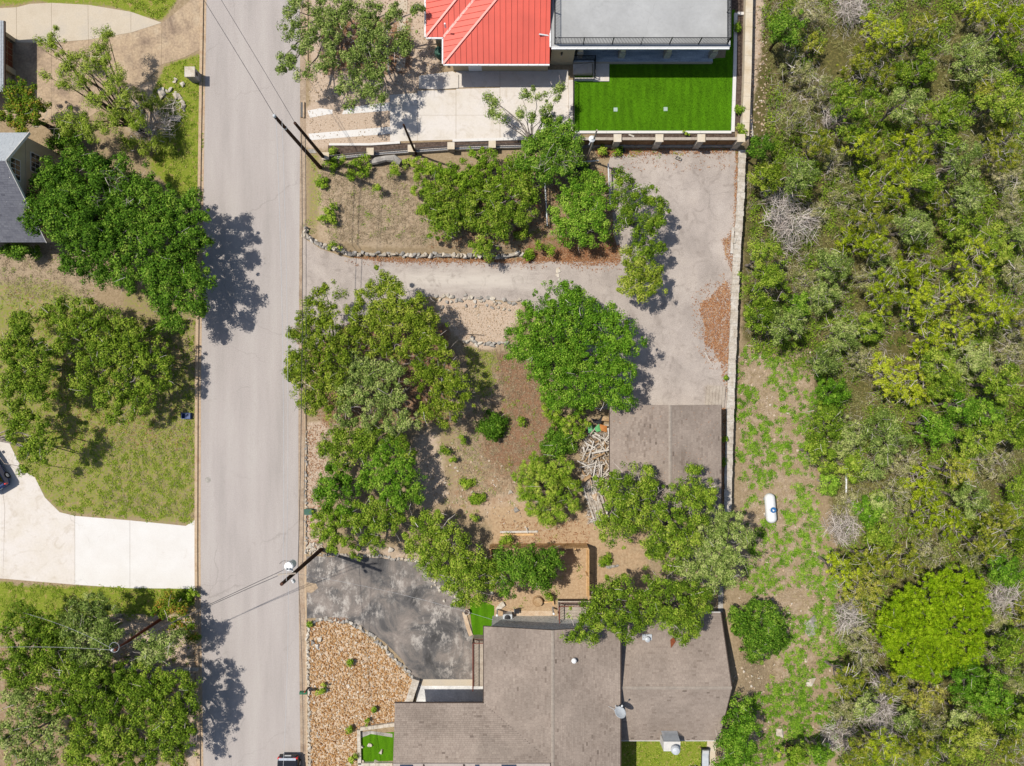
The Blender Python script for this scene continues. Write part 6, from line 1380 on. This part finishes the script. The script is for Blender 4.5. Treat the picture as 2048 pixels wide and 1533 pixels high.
# ---- big oaks by the street, middle
for lab, lb, kd in [('left crown of the big street oaks, hanging over the road', [(652, 592, 30), (625, 625, 32), (600, 672, 28), (640, 672, 34), (590, 715, 26), (630, 720, 34), (665, 710, 30), (597, 762, 28), (640, 765, 34), (672, 752, 28), (608, 805, 22), (645, 812, 30), (615, 650, 28), (655, 640, 28), (610, 690, 28), (675, 680, 24), (612, 740, 28), (580, 740, 18), (625, 790, 26), (680, 790, 22), (690, 720, 18)], 'olive'),
                    ('top crown of the big street oaks, reaching over the lane', [(758, 562, 28), (730, 590, 24), (765, 595, 30), (795, 595, 28), (835, 605, 28), (705, 635, 28), (745, 640, 36), (795, 640, 36), (840, 645, 32), (720, 680, 32), (765, 685, 36), (870, 640, 20), (780, 570, 22), (815, 625, 26), (775, 620, 26), (855, 665, 22), (700, 670, 22)], 'olive'),
                    ('right crown of the big street oaks, beside the gravel patch', [(815, 690, 36), (860, 690, 30), (888, 700, 24), (850, 735, 36), (890, 745, 30), (915, 770, 26), (870, 785, 34), (905, 805, 28), (935, 792, 20), (860, 820, 28), (900, 845, 18)], 'olive'),
                    ('lower crown of the big street oaks, showing grey twigs', [(700, 735, 32), (745, 735, 34), (790, 745, 34), (695, 785, 34), (740, 790, 36), (790, 795, 32), (690, 830, 28), (735, 835, 30), (780, 845, 30), (820, 840, 24)], 'oakgray')]:
    plant('street_oak', lab, TREE, lb, kd, 5.2, group='big oaks beside the street', trunk=.28, dens=.98)
for lab, lb, kd in [('upper tree of the green row below the big oaks', [(665, 880, 28), (700, 872, 28), (745, 865, 30), (680, 915, 28), (720, 900, 26), (790, 870, 24), (810, 905, 22), (645, 900, 20)], 'oak'),
                    ('middle right tree of the bright green row beside the street', [(770, 905, 34), (750, 940, 36), (800, 940, 32), (780, 975, 34), (825, 965, 22), (800, 1005, 28), (820, 1000, 22), (735, 965, 22)], 'green'),
                    ('middle left tree of the bright green row beside the street', [(680, 945, 32), (660, 975, 28), (695, 975, 26), (650, 1005, 26), (685, 1015, 26), (640, 985, 16)], 'green'),
                    ('lower left tree of the bright green row, above the dark drive', [(635, 1045, 22), (660, 1040, 26), (690, 1045, 24), (650, 1075, 24), (680, 1085, 24), (665, 1100, 16), (640, 1070, 16)], 'weed'),
                    ('lower right tree of the bright green row, above the dark drive', [(725, 1030, 30), (760, 1015, 30), (765, 1055, 32), (725, 1065, 28), (745, 1090, 22), (710, 1100, 18), (790, 1045, 22)], 'oak')]:
    plant('row_tree', lab, TREE, lb, kd, 4.2, group='green row of trees beside the street', trunk=.2)
for lab, lb, kd in [('upper oak over the right side of the dark drive', [(845, 1055, 32), (880, 1050, 28), (830, 1085, 30), (870, 1090, 34), (905, 1075, 28), (920, 1105, 26), (840, 1115, 26)], 'oak'),
                    ('lower oak hanging over the dark drive corner', [(885, 1130, 34), (925, 1130, 32), (960, 1130, 30), (905, 1165, 32), (945, 1165, 32), (980, 1155, 28), (915, 1195, 24), (960, 1190, 24), (995, 1165, 22), (870, 1145, 22)], 'oak'),
                    ('dark oak inside the bend of the wooden fence', [(1055, 1125, 28), (1085, 1135, 30), (1040, 1150, 28), (1075, 1160, 28), (1105, 1120, 22), (1015, 1140, 22), (1015, 1180, 20), (1000, 1120, 22), (1030, 1118, 24), (1065, 1150, 26), (1110, 1145, 22), (1090, 1170, 20)], 'dark')]:
    plant('drive_oak', lab, TREE, lb, kd, 4.2, group='oaks beside the dark drive', trunk=.2)
# ---- lot in the middle
plant('round_tree', 'big dense bright green tree between lane and garage', TREE, [(1120, 598, 38), (1080, 625, 38), (1150, 605, 38), (1050, 670, 36), (1100, 665, 42), (1150, 655, 42), (1190, 640, 40), (1230, 650, 38), (1255, 685, 32), (1040, 700, 30), (1075, 715, 38), (1125, 715, 44), (1180, 705, 44), (1225, 705, 40), (1110, 765, 36), (1155, 760, 40), (1205, 755, 40), (1245, 745, 32), (1185, 795, 30), (1235, 785, 30), (1110, 800, 26), (1250, 805, 20), (1140, 800, 26), (1080, 750, 20)], 'green', 5.4, trunk=.3, dens=1.08, tone=-.12)
plant('lot_scrub', 'ragged yellow-green scrub below the big round tree', SHRUB, [(1110, 830, 24), (1135, 845, 22), (1160, 830, 20), (1150, 865, 20), (1100, 815, 20), (1175, 855, 14)], 'weed', 2.0, trunk=.06)
plant('flowering_bush', 'dark round bush with cream flowers left of the lumber heap', SHRUB, [(1105, 880, 24), (1130, 880, 24), (1115, 900, 24), (1100, 895, 18), (1135, 895, 16), (1115, 865, 16)], 'dark', 1.9, trunk=.06)
plant('round_bush', 'neat dark round bush alone in the dry lot', SHRUB, [(975, 848, 20), (995, 845, 20), (985, 862, 20), (970, 858, 14), (1002, 860, 14)], 'dark', 1.5, trunk=.06, dens=1.3)
plant('feathery_shrub', 'large feathery green shrub left of the white boards', SHRUB, [(1050, 955, 28), (1090, 935, 30), (1125, 945, 30), (1060, 990, 28), (1100, 980, 34), (1135, 985, 28), (1075, 1020, 26), (1115, 1020, 28), (1145, 1010, 20), (1095, 1040, 18), (1065, 930, 20)], 'feather', 2.8, trunk=.1, dens=1.1)
for x, y, r, lab in [(935, 967, 14, 'upper of two little round bushes in the lot'), (953, 999, 18, 'lower of two little round bushes in the lot'), (1040, 842, 9, 'tiny bush right of the neat round bush'), (888, 905, 11, 'small weed clump at the lot edge by the street trees'), (925, 880, 9, 'yellow weed clump below the neat round bush'), (905, 920, 8, 'lower weed clump at the lot edge'), (948, 1036, 9, 'dark little bush near the upper drive oak'), (1010, 1080, 13, 'dark small bush under the lower golden beam'), (1210, 1120, 16, 'small green plant at the fence corner'), (1100, 1192, 10, 'bright grass clump near the deck')]:
    plant('lot_shrub', lab, SHRUB, [(x, y, r)] if r < 14 else [(x - r * .35, y, r * .7), (x + r * .35, y - r * .2, r * .65), (x, y + r * .35, r * .65)], 'weed', .6 + r * .03, group='little shrubs in the dry lot', trunk=.03, dens=1.3)
# ---- oaks over garage and brown house
for lab, lb, kd in [('left oak over the garage roof, beside the lumber heap', [(1240, 960, 30), (1215, 985, 22), (1290, 950, 26), (1250, 1000, 32), (1295, 985, 30), (1225, 1030, 28), (1265, 1035, 32), (1300, 1030, 28), (1240, 1065, 28), (1210, 1060, 20), (1195, 965, 14)], 'oak'),
                    ('central oak over the garage roof', [(1335, 1020, 30), (1380, 985, 32), (1390, 950, 20), (1415, 980, 24), (1350, 1050, 36), (1395, 1025, 36), (1320, 1075, 34), (1370, 1085, 36), (1310, 1105, 30), (1345, 1120, 34), (1430, 1005, 22)], 'oak'),
                    ('right grey-green oak reaching out over the weedy slope', [(1430, 1050, 36), (1465, 1045, 30), (1420, 1085, 36), (1460, 1085, 34), (1490, 1075, 24), (1400, 1120, 36), (1440, 1125, 36), (1480, 1120, 26), (1420, 1160, 32), (1460, 1155, 28), (1380, 1150, 32)], 'oakgray'),
                    ('left oak over the brown roof, above the plank deck', [(1210, 1180, 30), (1245, 1185, 30), (1190, 1210, 26), (1225, 1215, 30), (1165, 1240, 26), (1200, 1245, 28), (1235, 1245, 26), (1150, 1275, 22), (1180, 1270, 22), (1260, 1215, 26), (1250, 1270, 18), (1270, 1245, 22)], 'oak'),
                    ('right oak over the brown roof annex', [(1300, 1180, 30), (1340, 1175, 32), (1380, 1190, 32), (1310, 1215, 28), (1355, 1215, 32), (1400, 1215, 28), (1340, 1245, 26), (1380, 1245, 28), (1370, 1275, 20), (1395, 1265, 16), (1295, 1240, 22), (1410, 1185, 22)], 'oak')]:
    plant('roof_oak', lab, TREE, lb, kd, 6.4, group='oaks over garage and brown house', trunk=.28)
plant('slope_shrub', 'large dark round shrub right of the brown house annex', SHRUB, [(1490, 1235, 30), (1525, 1225, 30), (1550, 1250, 28), (1500, 1270, 32), (1540, 1280, 32), (1515, 1300, 28), (1555, 1295, 22), (1480, 1255, 20), (1565, 1270, 16)], 'dark', 2.6, trunk=.1, dens=1.15)
plant('slope_shrub', 'tall dark shrub by the lower right corner of the annex', SHRUB, [(1480, 1425, 26), (1490, 1455, 30), (1465, 1470, 30), (1495, 1490, 28), (1460, 1500, 28), (1480, 1520, 28), (1450, 1530, 22)], 'green', 3.0, trunk=.1, dens=1.15)
for x, y, r, lab in [(1479, 52, 9, 'small plant at the top of the mulch bed'), (1479, 217, 11, 'round shrub in the mulch bed beside the lawn'), (1483, 262, 13, 'yellow-green shrub at the bottom of the mulch bed'), (1372, 267, 5, 'tiny yellow weed behind the board fence'), (1205, 300, 12, 'weed clump at the foot of the lamp post'), (1235, 300, 9, 'weed at the foot of the second pillar'), (1449, 882, 8, 'yellow-green plant beside the right garage wall'), (1450, 925, 8, 'lower yellow plant beside the right garage wall'), (1453, 755, 6, 'weed on the court by the stone wall'), (640, 1372 + 8, 12, 'green tuft beside the green mailbox'), (700, 1328, 8, 'thin tuft inside the gravel bed'), (735, 1444, 7, 'tuft near the top wall of the lawn bed'), (748, 1420, 6, 'small tuft in the gravel above the lawn bed'), (698, 1460, 8, 'tuft left of the lawn bed wall'), (705, 1520, 12, 'grass clump left of the lower lawn bed corner'), (663, 300 + 2, 9, 'bright sprout behind the first pillar'), (618, 1252, 6, 'weed at the upper left corner of the gravel bed')]:
    plant('small_plant', lab, 'plant', [(x, y, r)], 'weed', .35 + r * .03, group='small plants in beds and along walls', trunk=.015, dens=1.4)

# ---- the woods on the right: every crown a tree of its own
FOREST = [
 (1572, 54, 40, 'dark'), (1634, 86, 24, 'jund'), (1766, 62, 46, 'jun'), (1856, 50, 44, 'jund'), (1745, 132, 58, 'jund'), (1848, 140, 56, 'oak'), (1950, 118, 58, 'oakgray'), (2026, 40, 48, 'jun'), (1962, 16, 36, 'jun'), (1700, 20, 40, 'dead'),
 (1616, 20, 30, 'scrub'), (2016, 200, 52, 'oak'), (1712, 215, 52, 'oak'), (1815, 205, 46, 'oakgray'), (1727, 278, 52, 'jun'), (1824, 290, 42, 'jun'), (1639, 284, 40, 'jund'), (1602, 232, 42, 'scrub'), (1672, 322, 36, 'scrub'), (1524, 292, 27, 'dark'), (1901, 240, 50, 'oak'),
 (1925, 318, 48, 'oakgray'), (2008, 290, 46, 'jund'), (1781, 362, 54, 'jun'), (1858, 358, 40, 'oak'), (1941, 388, 44, 'oakgray'), (2022, 365, 42, 'scrub'), (1540, 348, 40, 'olive'), (1600, 352, 42, 'oakgray'), (1640, 165, 36, 'scrub'), (1590, 140, 34, 'scrub'), (1660, 230, 26, 'dead'),
 (1560, 415, 46, 'dead'), (1590, 455, 44, 'dead'), (1632, 430, 36, 'scrub'), (1527, 510, 48, 'oak'), (1540, 568, 48, 'oak'), (1522, 628, 46, 'oak'), (1580, 650, 44, 'oakgray'), (1612, 570, 38, 'scrub'), (1600, 610, 30, 'green'), (1650, 590, 36, 'oakgray'),
 (1741, 432, 46, 'jund'), (1700, 478, 40, 'jun'), (1745, 490, 36, 'jun'), (1690, 400, 38, 'scrub'), (1829, 452, 48, 'oakgray'), (1925, 452, 44, 'oak'), (1990, 488, 42, 'oak'), (2024, 425, 40, 'scrub'), (1670, 530, 36, 'oakgray'),
 (1838, 535, 52, 'jun'), (1950, 522, 42, 'jun'), (1935, 580, 50, 'jun'), (1995, 622, 46, 'jun'), (1858, 608, 54, 'jun'), (1780, 590, 44, 'jun'), (1925, 652, 48, 'jun'), (1861, 676, 42, 'jun'), (2032, 545, 34, 'scrub'), (1765, 540, 36, 'oakgray'), (1735, 560, 34, 'scrub'),
 (1690, 668, 42, 'oakgray'), (1650, 720, 38, 'oakgray'), (1740, 655, 38, 'oak'), (1780, 745, 56, 'jun'), (1845, 760, 46, 'jun'), (1820, 790, 36, 'jun'), (1950, 725, 52, 'oakgray'), (2022, 700, 42, 'scrub'), (2010, 770, 46, 'oak'), (1898, 768, 38, 'oak'), (1720, 720, 34, 'scrub'),
 (1660, 790, 40, 'green'), (1982, 830, 44, 'green'), (1930, 815, 38, 'green'), (1880, 850, 42, 'green'), (1960, 880, 48, 'oak'), (1655, 850, 46, 'oak'), (1645, 912, 40, 'oak'), (1700, 880, 46, 'oakgray'), (1710, 935, 38, 'oak'), (1780, 868, 50, 'oakgray'), (1805, 925, 40, 'scrub'), (1752, 935, 40, 'oakgray'), (1660, 968, 32, 'green'), (1995, 930, 44, 'scrub'), (1920, 945, 40, 'jund'), (2035, 870, 34, 'oak'),
 (1838, 970, 52, 'jun'), (1870, 1035, 54, 'jun'), (1912, 1055, 42, 'jun'), (1800, 985, 38, 'scrub'), (2005, 1040, 52, 'jund'), (1945, 1000, 40, 'oakgray'), (1693, 1058, 42, 'dead'), (1705, 1012, 34, 'scrub'), (1742, 1025, 34, 'green'), (1765, 1080, 36, 'oak'), (1985, 1095, 46, 'jund'), (1738, 1120, 42, 'jund'), (1688, 1140, 38, 'jun'), (1808, 1130, 44, 'jund'), (1862, 1105, 36, 'scrub'), (1945, 1110, 42, 'scrub'), (2015, 1145, 40, 'green'), (2038, 980, 36, 'oak'),
 (1724, 1182, 42, 'jund'), (1700, 1235, 44, 'dead'), (1715, 1275, 40, 'scrub'), (1730, 1318, 34, 'scrub'), (1700, 1365, 42, 'jund'), (1790, 1378, 38, 'jund'), (1852, 1400, 40, 'jund'), (1762, 1365, 24, 'dead'), (1768, 1432, 42, 'dead'), (1868, 1458, 40, 'scrub'), (1815, 1440, 34, 'oakgray'), (1672, 1470, 40, 'dead'), (1768, 1492, 36, 'jun'), (1940, 1365, 48, 'green'), (1985, 1390, 44, 'green'), (2022, 1290, 46, 'oak'), (2010, 1195, 44, 'dead'), (2012, 1435, 48, 'oak'), (1950, 1478, 50, 'olive'), (2025, 1505, 42, 'jund'), (1900, 1510, 42, 'olive'), (1835, 1505, 38, 'jund'), (1690, 1425, 36, 'scrub'), (1720, 1510, 38, 'jund'), (1990, 1250, 30, 'scrub'), (1925, 1430, 34, 'oakgray'), (1735, 1415, 32, 'oakgray'), (1640, 1512, 34, 'green'), (1592, 1515, 34, 'weed'), (2040, 1360, 30, 'scrub'), (2052, 120, 34, 'oak'), (2054, 470, 32, 'oakgray'), (2050, 640, 34, 'jund'), (2056, 840, 34, 'oak'), (2054, 1080, 36, 'olive'), (2056, 1240, 34, 'jund'), (2058, 1440, 34, 'oak'), (1880, 400, 36, 'jund'), (1980, 180, 36, 'jund'), (1880, 730, 34, 'oak'), (1760, 1010, 30, 'oakgray')]
WORD = {'dark': 'dark green tree', 'green': 'leafy green tree', 'weed': 'bright green bush', 'oak': 'mid-green oak', 'oakgray': 'grey-green oak', 'olive': 'olive oak', 'jun': 'yellow-green juniper', 'jund': 'dull olive juniper', 'scrub': 'pale twiggy scrub', 'dead': 'bare grey thicket'}
NAME = {'dark': 'broadleaf_tree', 'green': 'broadleaf_tree', 'weed': 'broadleaf_tree', 'oak': 'wild_oak', 'oakgray': 'wild_oak', 'olive': 'wild_oak', 'jun': 'juniper_tree', 'jund': 'juniper_tree', 'scrub': 'scrub_tree', 'dead': 'dead_thicket'}
BANDS = [(-1, 130, 'the red roof'), (130, 265, 'the artificial lawn'), (265, 400, 'the cinder block'), (400, 545, 'the lane'), (545, 700, 'the leaf heap'), (700, 830, 'the plank ramp'), (830, 950, 'the garage roof'), (950, 1080, 'the propane tank'), (1080, 1220, 'the golden fence'), (1220, 1345, 'the dark slope shrub'), (1345, 1440, 'the annex ridge'), (1440, 1600, 'the chimney cowl')]
ORD = ['leftmost', 'second', 'third', 'fourth', 'fifth', 'sixth', 'seventh', 'eighth']
rows = {}
for f in FOREST:
    bi = next(i for i, b in enumerate(BANDS) if b[0] <= f[1] < b[1]); rows.setdefault((bi, f[3]), []).append(f)
for (bi, kd), fs in rows.items():
    fs.sort()
    for i, (x, y, r, _) in enumerate(fs):
        w = WORD[kd]; lm = BANDS[bi][2]
        lab = f'only {w} in right woods level with {lm}' if len(fs) == 1 else (f'leftmost {w} in right woods level with {lm}' if i == 0 else (f'rightmost {w} in right woods level with {lm}' if i == len(fs) - 1 else f'{ORD[i]} {w} from left in right woods level with {lm}'))
        rg = random.Random(x * 7 + y); lb = []; r = r * rg.uniform(.85, 1.22)
        n = 7 if r > 32 else 5
        lb.append((x, y, r * .55))
        for k in range(n):
            a = 6.283 * k / n + rg.uniform(-.45, .45); d = r * rg.uniform(.4, .74); lb.append((x + math.cos(a) * d, y + math.sin(a) * d, r * rg.uniform(.3, .5)))
        hz = {'dead': 2.4, 'scrub': 2.8}.get(kd, 4.2) * rg.uniform(.75, 1.45) * (.75 + r / 180)
        plant(NAME[kd], lab, TREE, lb, kd, hz, group='trees of the woods on the right', trunk=.12 if kd not in ('dead', 'scrub') else .07, drop=1.7, dens=.72)
rg = random.Random(4); lb = []
DOME = [(1766, 1232), (1792, 1195), (1832, 1172), (1875, 1158), (1928, 1148), (1968, 1168), (1978, 1212), (1962, 1268), (1958, 1318), (1920, 1338), (1868, 1356), (1822, 1342), (1784, 1306), (1766, 1270)]
while len(lb) < 66:
    x, y = rg.uniform(1766, 1980), rg.uniform(1148, 1358)
    if inpoly(np.array([x]), np.array([y]), DOME)[0] and all(math.hypot(x - q[0], y - q[1]) > 17 for q in lb): lb.append((x, y, rg.uniform(15, 25)))
plant('juniper_tree', 'huge round bright yellow-green juniper, the brightest crown in the woods', TREE, lb, 'junb', 5.4, trunk=.3, drop=2.2, dens=1.0)

# ================================================================== GROUND COVER (nobody could count it)
def tufts(name, label, cat, X, Y, mat, L, Wd, per, spread, zoff, rng, flat=.5, vmean=.5, clump_h=0.12):
    n = len(X); ids = np.repeat(np.arange(n), per)
    px = X[ids] + rng.normal(size=len(ids)) * spread; py = Y[ids] + rng.normal(size=len(ids)) * spread
    P = np.stack([px, py, zg(px, py) + zoff + rng.random(len(ids)) * clump_h], 1)
    N = rng.normal(size=(len(ids), 3)); N[:, 2] = np.abs(N[:, 2]) + flat * 2; N /= np.linalg.norm(N, axis=1, keepdims=True)
    s = rng.uniform(.6, 1.3, len(ids)); v = np.clip(rng.normal(vmean, .2, n)[ids] + rng.normal(0, .15, len(ids)), 0, 1)
    o = npmesh(name, leaf_quads(P, N, L * s, Wd * s, rng), 3, mat, None, (0, 0, 0), val=v); return _props(o, label, cat, None, 'stuff')
def vnoise(X, Y, f, seed):
    r = np.random.default_rng(seed); s = 0
    for k in range(5):
        a = r.uniform(0, 6.28); b = r.uniform(0, 6.28); q = f * r.uniform(.6, 1.6); s = s + np.sin((X * math.cos(a) + Y * math.sin(a)) * q + b) * np.sin((X * math.cos(a + 1.3) + Y * math.sin(a + 1.3)) * q * .8 + b * 2)
    return s / 2.2
def cat_scatter(polys, rng, thr=None, f=1.2, seed=1):
    xs, ys_ = [], []
    for poly, d in polys:
        x, y = scatter(poly, d, rng); xs.append(x); ys_.append(y)
    X = np.concatenate(xs); Y = np.concatenate(ys_)
    if thr is not None: k = vnoise(X, Y, f, seed) > thr; X, Y = X[k], Y[k]
    return X, Y
X, Y = cat_scatter([([(165, -40), (390, -40), (323, 40), (230, 13)], 45), ([(404, 112), (405, 400), (355, 395), (310, 330), (335, 260), (305, 190), (330, 130)], 32), ([(20, 640), (390, 640), (388, 1045), (120, 1020), (30, 900)], 26), ([(250, 900), (388, 900), (388, 1048), (140, 1028)], 22), ([(0, 1165), (390, 1182), (390, 1205), (200, 1260), (0, 1240)], 40), ([(0, 1260), (380, 1260), (380, 1533), (0, 1533)], 8), ([(1245, 1482), (1412, 1482), (1412, 1560), (1245, 1560)], 40), ([(930, 690), (1000, 705), (990, 790), (940, 800)], 25)], RNG, -.05, 3.2, 4)
tufts('grass', 'short patchy green lawn grass in the yards', 'grass', X, Y, 'grass_blade', .16, .07, 9, .09, .01, RNG, .4, .45, .05)
X, Y = cat_scatter([([(640, 330), (860, 330), (870, 495), (660, 485)], 30), ([(900, 700), (1110, 700), (1120, 960), (920, 1010)], 22), ([(0, 490), (150, 500), (190, 600), (0, 600)], 16), ([(240, 760), (390, 700), (390, 1040), (200, 1020)], 10), ([(1480, 700), (1640, 700), (1670, 1530), (1440, 1530), (1490, 1180)], 10)], RNG)
tufts('dry_grass', 'dry straw-coloured grass on the bank and the open lot', 'grass', X, Y, 'straw_blade', .24, .035, 7, .12, .01, RNG, .3, .4, .08)
# weeds on the slope
rngw = np.random.default_rng(31)
X, Y = cat_scatter([([(1478, 700), (1630, 700), (1640, 880), (1640, 1000), (1680, 1120), (1700, 1300), (1680, 1533), (1440, 1533), (1470, 1420), (1570, 1320), (1560, 1220), (1490, 1180), (1490, 1000)], 2.9)], rngw, -.55, .9, 5)

ids = np.repeat(np.arange(len(X)), rngw.integers(1, 6, len(X))); X2 = X[ids] + rngw.normal(size=len(ids)) * .3; Y2 = Y[ids] + rngw.normal(size=len(ids)) * .3
tufts('slope_weeds', 'low green weed patches scattered over the bare slope', 'weeds', X2, Y2, 'leaf_green', .13, .085, 40, .115, .02, rngw, .4, .55, .16)
X, Y = cat_scatter([([(890, 700), (1110, 700), (1110, 1000), (890, 1040)], 1.6), ([(640, 320), (860, 330), (860, 490), (650, 480)], 1.3), ([(610, 300), (645, 300), (640, 470), (606, 465)], 5), ([(0, 490), (160, 490), (200, 620), (0, 620)], 1.4), ([(1190, 300), (1480, 297), (1470, 306), (1200, 318)], 3), ([(1000, 1040), (1190, 1040), (1180, 1190), (1000, 1230)], .8), ([(880, 410), (1230, 330), (1230, 500), (900, 500)], 1.6)], rngw, -.2, 1.0, 21)
tufts('lot_weeds', 'thin green weeds dotted over the dry bank and open lot', 'weeds', X, Y, 'leaf_weed', .13, .06, 16, .13, .02, rngw, .4, .5, .12)
# undergrowth of the woods
rngu = np.random.default_rng(77); wood = [(1530, -60), (2160, -60), (2160, 1620), (1690, 1570), (1690, 1100), (1650, 760), (1500, 690), (1505, 380), (1545, 270)]
X, Y = cat_scatter([(wood, 2.7)], rngu, -.35, .5, 9)
tufts('undergrowth', 'low mixed green undergrowth between the wild trees', 'undergrowth', X, Y, 'leaf_oak', .19, .11, 40, .26, .05, rngu, .4, .4, .55)
X, Y = cat_scatter([(wood, 2.2)], rngu, -.3, .6, 12)
tufts('undergrowth', 'dull brushy undergrowth and stalks between the wild trees', 'undergrowth', X, Y, 'leaf_scrub', .34, .035, 30, .32, .05, rngu, .3, .5, .4)
X, Y = cat_scatter([(wood, 2.0)], rngu, .0, .7, 15)
tufts('brushwood', 'grey fallen sticks and brush on the wood floor', 'brush', X, Y, 'twig', .8, .02, 10, .4, .05, rngu, .6, .6, .4)
# leaf litter
rngl = np.random.default_rng(8)
X, Y = cat_scatter([([(690, 512), (1000, 518), (1060, 516), (1060, 527), (1000, 526), (760, 524)], 150), ([(1060, 505), (1240, 490), (1240, 530), (1160, 532), (1100, 524), (1060, 530)], 110),
                    ([(1420, 595), (1452, 560), (1462, 600), (1462, 730), (1436, 722), (1425, 700), (1410, 690), (1408, 650), (1400, 620), (1402, 606)], 170), ([(1385, 590), (1445, 540), (1462, 560), (1462, 745), (1420, 740), (1395, 700), (1380, 640)], 14), ([(1040, 520), (1245, 520), (1245, 545), (1040, 540)], 10), ([(690, 520), (1050, 524), (1050, 536), (700, 532)], 12), ([(1230, 310), (1470, 306), (1472, 340), (1240, 345)], 6), ([(1444, 480), (1466, 460), (1472, 300), (1480, 300), (1472, 560), (1452, 520)], 110), ([(1190, 298), (1470, 296), (1460, 306), (1300, 310), (1195, 316)], 110), ([(1440, 720), (1460, 720), (1456, 800), (1446, 770)], 60), ([(640, 40), (820, 40), (820, 150), (650, 150)], 30), ([(580, 650), (900, 650), (900, 850), (640, 850)], 22), ([(650, 1236), (690, 1236), (700, 1244), (640, 1243)], 120), ([(1444, 815), (1452, 815), (1450, 1020), (1446, 1020)], 90), ([(612, 850), (660, 850), (640, 1100), (614, 1100)], 30), ([(1000, 1040), (1180, 1040), (1180, 1090), (1000, 1090)], 20), ([(850, 400), (1230, 330), (1230, 500), (860, 500)], 14), ([(0, 570), (380, 700), (380, 900), (100, 900)], 6)], rngl)
tufts('leaf_litter', 'rust-brown fallen oak leaves drifted along walls and kerbs', 'leaves', X, Y, 'dry_leaf', .12, .07, 3, .07, .02, rngl, .8, .5, .06)
# gravel beds
def gravel(name, label, poly, per, s0, s1, mat, rng, z=0.0):
    X, Y = scatter(poly, per, rng); n = len(X); T = []
    for b in PEBBLE_BM:
        b.verts.ensure_lookup_table(); T.append(np.array([[v.co[:] for v in f.verts] for f in b.faces]))
    ti = rng.integers(0, len(T), n); out = []; val = []
    sc = rng.uniform(s0, s1, (n, 1)) * rng.uniform(.75, 1.3, (n, 3)); sc[:, 2] *= .7; an = rng.uniform(0, 6.28, n); vv = np.clip(rng.normal(.5, .24, n), 0, 1)
    for k, t in enumerate(T):
        ii = np.where(ti == k)[0]
        if not len(ii): continue
        c, s = np.cos(an[ii])[:, None, None], np.sin(an[ii])[:, None, None]; v = t[None] * sc[ii][:, None, None, :]
        x = v[..., 0] * c - v[..., 1] * s + X[ii][:, None, None]; y = v[..., 0] * s + v[..., 1] * c + Y[ii][:, None, None]; zz = v[..., 2] + z + sc[ii][:, 2][:, None, None] * .4 + zg(X[ii], Y[ii])[:, None, None]
        out.append(np.stack([x, y, zz], -1).reshape(-1, 3)); val.append(np.repeat(vv[ii], len(t)))
    o = npmesh(name, np.concatenate(out), 3, mat, None, (0, 0, 0), val=np.concatenate(val)); return _props(o, label, 'gravel', None, 'stuff')
rngg = np.random.default_rng(3)
BED = [(620, 1246), (655, 1242), (700, 1250), (738, 1274), (778, 1312), (808, 1342), (826, 1362), (815, 1395), (800, 1440), (790, 1452), (715, 1458), (712, 1540), (620, 1560)]
sheet('gravel_bed', BED, 0.012, 'paver')
gravel('gravel_stones', 'tan and white gravel filling the front bed of the brown house', BED, 85, .05, .12, 'gravel', rngg, .02)
gravel('gravel_stones', 'pale crushed stone of the patch below the lane', [(878, 612), (960, 608), (1045, 610), (1030, 650), (985, 688), (930, 684), (890, 650)], 45, .035, .08, 'pebble', rngg)
gravel('gravel_stones', 'pale pebbles between the concrete tyre strips', [(614, 222), (780, 205), (780, 286), (660, 292), (614, 285)], 14, .03, .07, 'pebble', rngg)
gravel('gravel_stones', 'pinkish gravel strip along the right kerb', [(614, 845), (648, 845), (640, 1000), (614, 1010)], 45, .03, .07, 'pebble', rngg)
gravel('gravel_stones', 'stony ground under the top street oaks', [(618, 0), (860, 0), (870, 140), (780, 190), (618, 210)], 14, .04, .1, 'pebble', rngg)
gravel('gravel_stones', 'pale stones strewn over the bare soil of the lot', [(900, 880), (1060, 960), (1060, 1060), (930, 1050), (840, 1010), (830, 900)], 6, .04, .13, 'pebble', rngg)
gravel('gravel_stones', 'pale stones strewn over the weedy slope', [(1480, 700), (1640, 700), (1680, 1530), (1440, 1530), (1490, 1100)], 3, .04, .14, 'pebble', rngg)
gravel('gravel_stones', 'broken limestone along the foot of the block wall', [(1502, 0), (1540, 0), (1552, 280), (1500, 290)], 14, .04, .13, 'pebble', rngg)
gravel('gravel_stones', 'white rubble under the lower left grove', [(200, 1230), (395, 1230), (395, 1533), (330, 1340), (220, 1340)], 10, .04, .1, 'pebble', rngg)
# turf pile of the artificial lawn
rngt = np.random.default_rng(2)
X, Y = scatter([(1150, 165), (1222, 165), (1222, 132), (1450, 120), (1462, 100), (1462, 261), (1150, 261)], 260, rngt)
P = np.stack([X, Y, np.full(len(X), .035)], 1); N = rngt.normal(size=(len(X), 3)); N[:, 2] = np.abs(N[:, 2]) + .4; N /= np.linalg.norm(N, axis=1, keepdims=True)
o = npmesh('turf_pile', leaf_quads(P, N, .1, .05, rngt), 3, 'turf', None, (0, 0, 0), val=np.full(len(X), .5)); _props(o, 'green plastic pile of the artificial lawn', 'turf', None, 'stuff')
